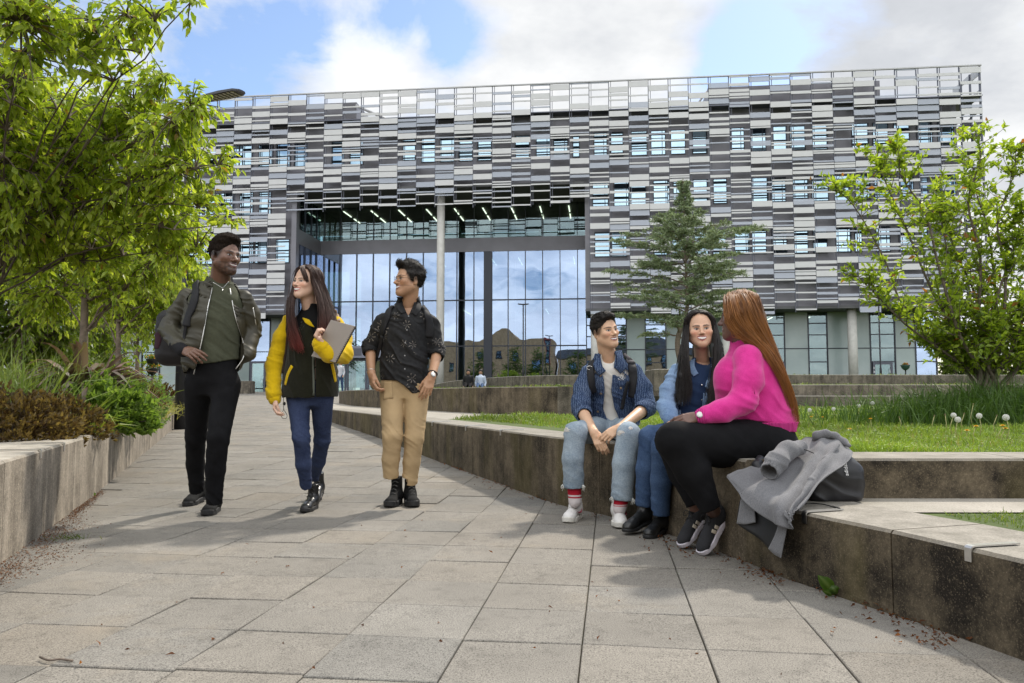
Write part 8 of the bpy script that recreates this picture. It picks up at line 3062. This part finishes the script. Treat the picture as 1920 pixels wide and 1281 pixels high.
gw = 'weeds at the foot of the walls'
weed('dock_weed', 'dock weed with two long leaves at the foot of the low wall', (1566, 1115), 0, [(-32, -36, .026, .05), (18, -50, .016, .0), (-10, -18, .02, .06), (-24, -8, .014, .04)], .03, gw)
weed('dock_weed', 'small pale leaved weed at the seat wall foot, beside the man in beige', (889, 890), 0, [(-10, -12, .03, .04), (8, -14, .03, .04), (2, -20, .022, .02), (-2, -6, .03, .06)], .03, gw)
for u, v_, lb in ((170, 930, 'leafy weed at the foot of the planter wall nearest the camera'), (236, 872, 'second weed along the foot of the planter wall'), (309, 822, 'weed at the foot of the planter wall near the lamp post')):
    weed('dock_weed', lb, (u, v_), 0, [(-6, -10, .02, .03), (6, -12, .02, .03), (1, -14, .016, .02), (10, -4, .018, .03), (-9, -3, .016, .03)], .02, gw)
tuft('moss_tuft', 'low tuft of grass in the paving joint near the planter wall', at_z(135, 1010, 0) + [0, 0, .0], 60, .05, .004, .7, .6, (.07, .12, .02), (.16, .2, .05), 77, .05, 'weed', gw)
tb_ = at_z(105, 1236, 0)
m = MB(); R_ = random.Random(2)
m.tube(catmull([at_z(u, v_, .008) for u, v_ in ((75, 1232), (92, 1238), (112, 1236), (136, 1239))], 4), .0035, 6)
tag(shift(m, tb_).build('twig', M_bark, None, tb_), 'dry twig lying on the slabs at the lower left', 'twig')
# ================================================================== LIGHT
world = bpy.data.worlds.new('World')
bpy.context.scene.world = world
world.use_nodes = True
wt = world.node_tree
wn = wt.nodes
bg = wn['Background']
sky = wn.new('ShaderNodeTexSky')
sky.sky_type = 'NISHITA'
sky.sun_disc = False
sky.sun_elevation = SUN_EL
sky.sun_rotation = SUN_AZ
sky.air_density = 1.0
sky.dust_density = .6
sky.ozone_density = 1.4
tc = wn.new('ShaderNodeTexCoord')


def wmath(op, a, b=0.0, c=None):
    nd = wn.new('ShaderNodeMath'); nd.operation = op
    for i, v in enumerate((a, b) if c is None else (a, b, c)):
        if isinstance(v, bpy.types.NodeSocket): wt.links.new(v, nd.inputs[i])
        else: nd.inputs[i].default_value = v
    return nd.outputs[0]


sep = wn.new('ShaderNodeSeparateXYZ')
wt.links.new(tc.outputs['Generated'], sep.inputs[0])
zc = wmath('ADD', wmath('MAXIMUM', sep.outputs['Z'], 0.0), .22)
px = wmath('DIVIDE', sep.outputs['X'], zc)
py = wmath('DIVIDE', sep.outputs['Y'], zc)
cb = wn.new('ShaderNodeCombineXYZ')
wt.links.new(px, cb.inputs[0]); wt.links.new(py, cb.inputs[1])
cb.inputs[2].default_value = CLOUD_SEED = 3.1


def wnoise(scale, detail, rough, off=(0, 0, 0), dist=0.0):
    mp = wn.new('ShaderNodeMapping')
    wt.links.new(cb.outputs[0], mp.inputs['Vector'])
    mp.inputs['Location'].default_value = off
    nd = wn.new('ShaderNodeTexNoise')
    wt.links.new(mp.outputs[0], nd.inputs['Vector'])
    nd.inputs['Scale'].default_value = scale
    nd.inputs['Detail'].default_value = detail
    nd.inputs['Roughness'].default_value = rough
    nd.inputs['Distortion'].default_value = dist
    return nd.outputs['Fac']


def wramp(fac, stops):
    nd = wn.new('ShaderNodeValToRGB')
    e = nd.color_ramp.elements
    while len(e) < len(stops): e.new(.5)
    for i, (p, c) in enumerate(stops):
        e[i].position = p
        if not hasattr(c, '__len__'): c = (c, c, c)
        e[i].color = (*c, 1)
    wt.links.new(fac, nd.inputs[0])
    return nd.outputs[0]


def blob(u, v, rad, amt):
    """a bank of cloud (amt > 0) or a clear gap (amt < 0) around one direction of the sky"""
    d = ray(u, v); d = d / np.linalg.norm(d)
    dot = wn.new('ShaderNodeVectorMath'); dot.operation = 'DOT_PRODUCT'
    nrm = wn.new('ShaderNodeVectorMath'); nrm.operation = 'NORMALIZE'
    wt.links.new(tc.outputs['Generated'], nrm.inputs[0])
    wt.links.new(nrm.outputs[0], dot.inputs[0])
    dot.inputs[1].default_value = tuple(d)
    c0 = cos(rad)
    x = wmath('MULTIPLY', wmath('SUBTRACT', dot.outputs['Value'], c0), 1.0 / (1 - c0))
    x = wmath('MAXIMUM', x, 0.0)
    x = wmath('MULTIPLY', x, wmath('MULTIPLY', x, wmath('SUBTRACT', 3.0, wmath('MULTIPLY', x, 2.0))))
    return wmath('MULTIPLY', x, amt)


n1 = wnoise(1.05, 9, .56, (0, 0, 0), .15)
bias = None
for args in ((360, 60, .13, -.20), (520, 75, .09, -.10), (200, 130, .10, .10), (700, 95, .08, .10), (810, 60, .08, -.17), (1080, 60, .16, .16),
             (1400, 100, .07, -.14), (1480, 20, .12, -.20), (1720, 90, .18, .24), (1890, 300, .1, .2), (640, 20, .10, -.17), (60, 40, .1, -.1)):
    bl = blob(*args)
    bias = bl if bias is None else wmath('ADD', bias, bl)
back_fill_dot = wn.new('ShaderNodeVectorMath'); back_fill_dot.operation = 'DOT_PRODUCT'
wt.links.new(tc.outputs['Generated'], back_fill_dot.inputs[0]); back_fill_dot.inputs[1].default_value = (-.1, -.86, .5)
bias = wmath('ADD', bias, wmath('MULTIPLY', wmath('MAXIMUM', back_fill_dot.outputs['Value'], 0.0), .13))  # extra cloud cover added behind the camera, out of view, as front fill
n3 = wnoise(2.6, 8, .6, (7.7, 4.1, 0), .3)
dens = wmath('ADD', wmath('ADD', n1, bias), wmath('MULTIPLY', wmath('SUBTRACT', n3, .5), .85))
cover = wramp(dens, [(.37, 0.0), (.50, .72), (.64, 1.0)])
n2 = wnoise(2.2, 8, .58, (3.3, 1.7, 0))
greyb = blob(1720, 60, .17, .20)
shade = wramp(wmath('SUBTRACT', n2, greyb), [(.10, (3.2, 3.35, 3.6)), (.36, (4.2, 4.35, 4.6)), (.50, (5.4, 5.5, 5.6)), (.64, (6.6, 6.6, 6.6))])
mix = wn.new('ShaderNodeMix'); mix.data_type = 'RGBA'
wt.links.new(cover, mix.inputs['Factor'])
tint = wn.new('ShaderNodeMix'); tint.data_type = 'RGBA'; tint.blend_type = 'MULTIPLY'; tint.inputs['Factor'].default_value = 1.0
wt.links.new(sky.outputs[0], tint.inputs['A']); tint.inputs['B'].default_value = (.90, .90, .92, 1)
wt.links.new(tint.outputs['Result'], mix.inputs['A'])
back_fill_gain = wmath('ADD', wmath('MULTIPLY', wmath('MAXIMUM', back_fill_dot.outputs['Value'], 0.0), 1.25), .80)  # unseen clouds behind the camera brightened to add fill light on the people
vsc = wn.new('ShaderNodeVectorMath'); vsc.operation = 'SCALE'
wt.links.new(shade, vsc.inputs[0]); wt.links.new(back_fill_gain, vsc.inputs['Scale'])
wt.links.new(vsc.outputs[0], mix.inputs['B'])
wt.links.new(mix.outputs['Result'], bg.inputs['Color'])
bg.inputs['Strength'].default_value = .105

sl = bpy.data.lights.new('sun', 'SUN')
sl.energy = 2.0
sl.angle = radians(3.5)
sl.color = (1.0, .93, .82)
so = bpy.data.objects.new('sun', sl)
C.objects.link(so)
so.rotation_euler = Vector(SUN_DIR).to_track_quat('Z', 'Y').to_euler()
so.location = (20, 20, 40)

sc = bpy.context.scene
sc.view_settings.view_transform = 'Standard'
sc.view_settings.look = 'None'
sc.view_settings.exposure = 1.0
sc.view_settings.gamma = 1.0
sc.cycles.max_bounces = 8
sc.cycles.transparent_max_bounces = 12
sc.cycles.transmission_bounces = 6
sc.cycles.caustics_reflective = False
sc.cycles.caustics_refractive = False
sc.cycles.sample_clamp_indirect = 8.0
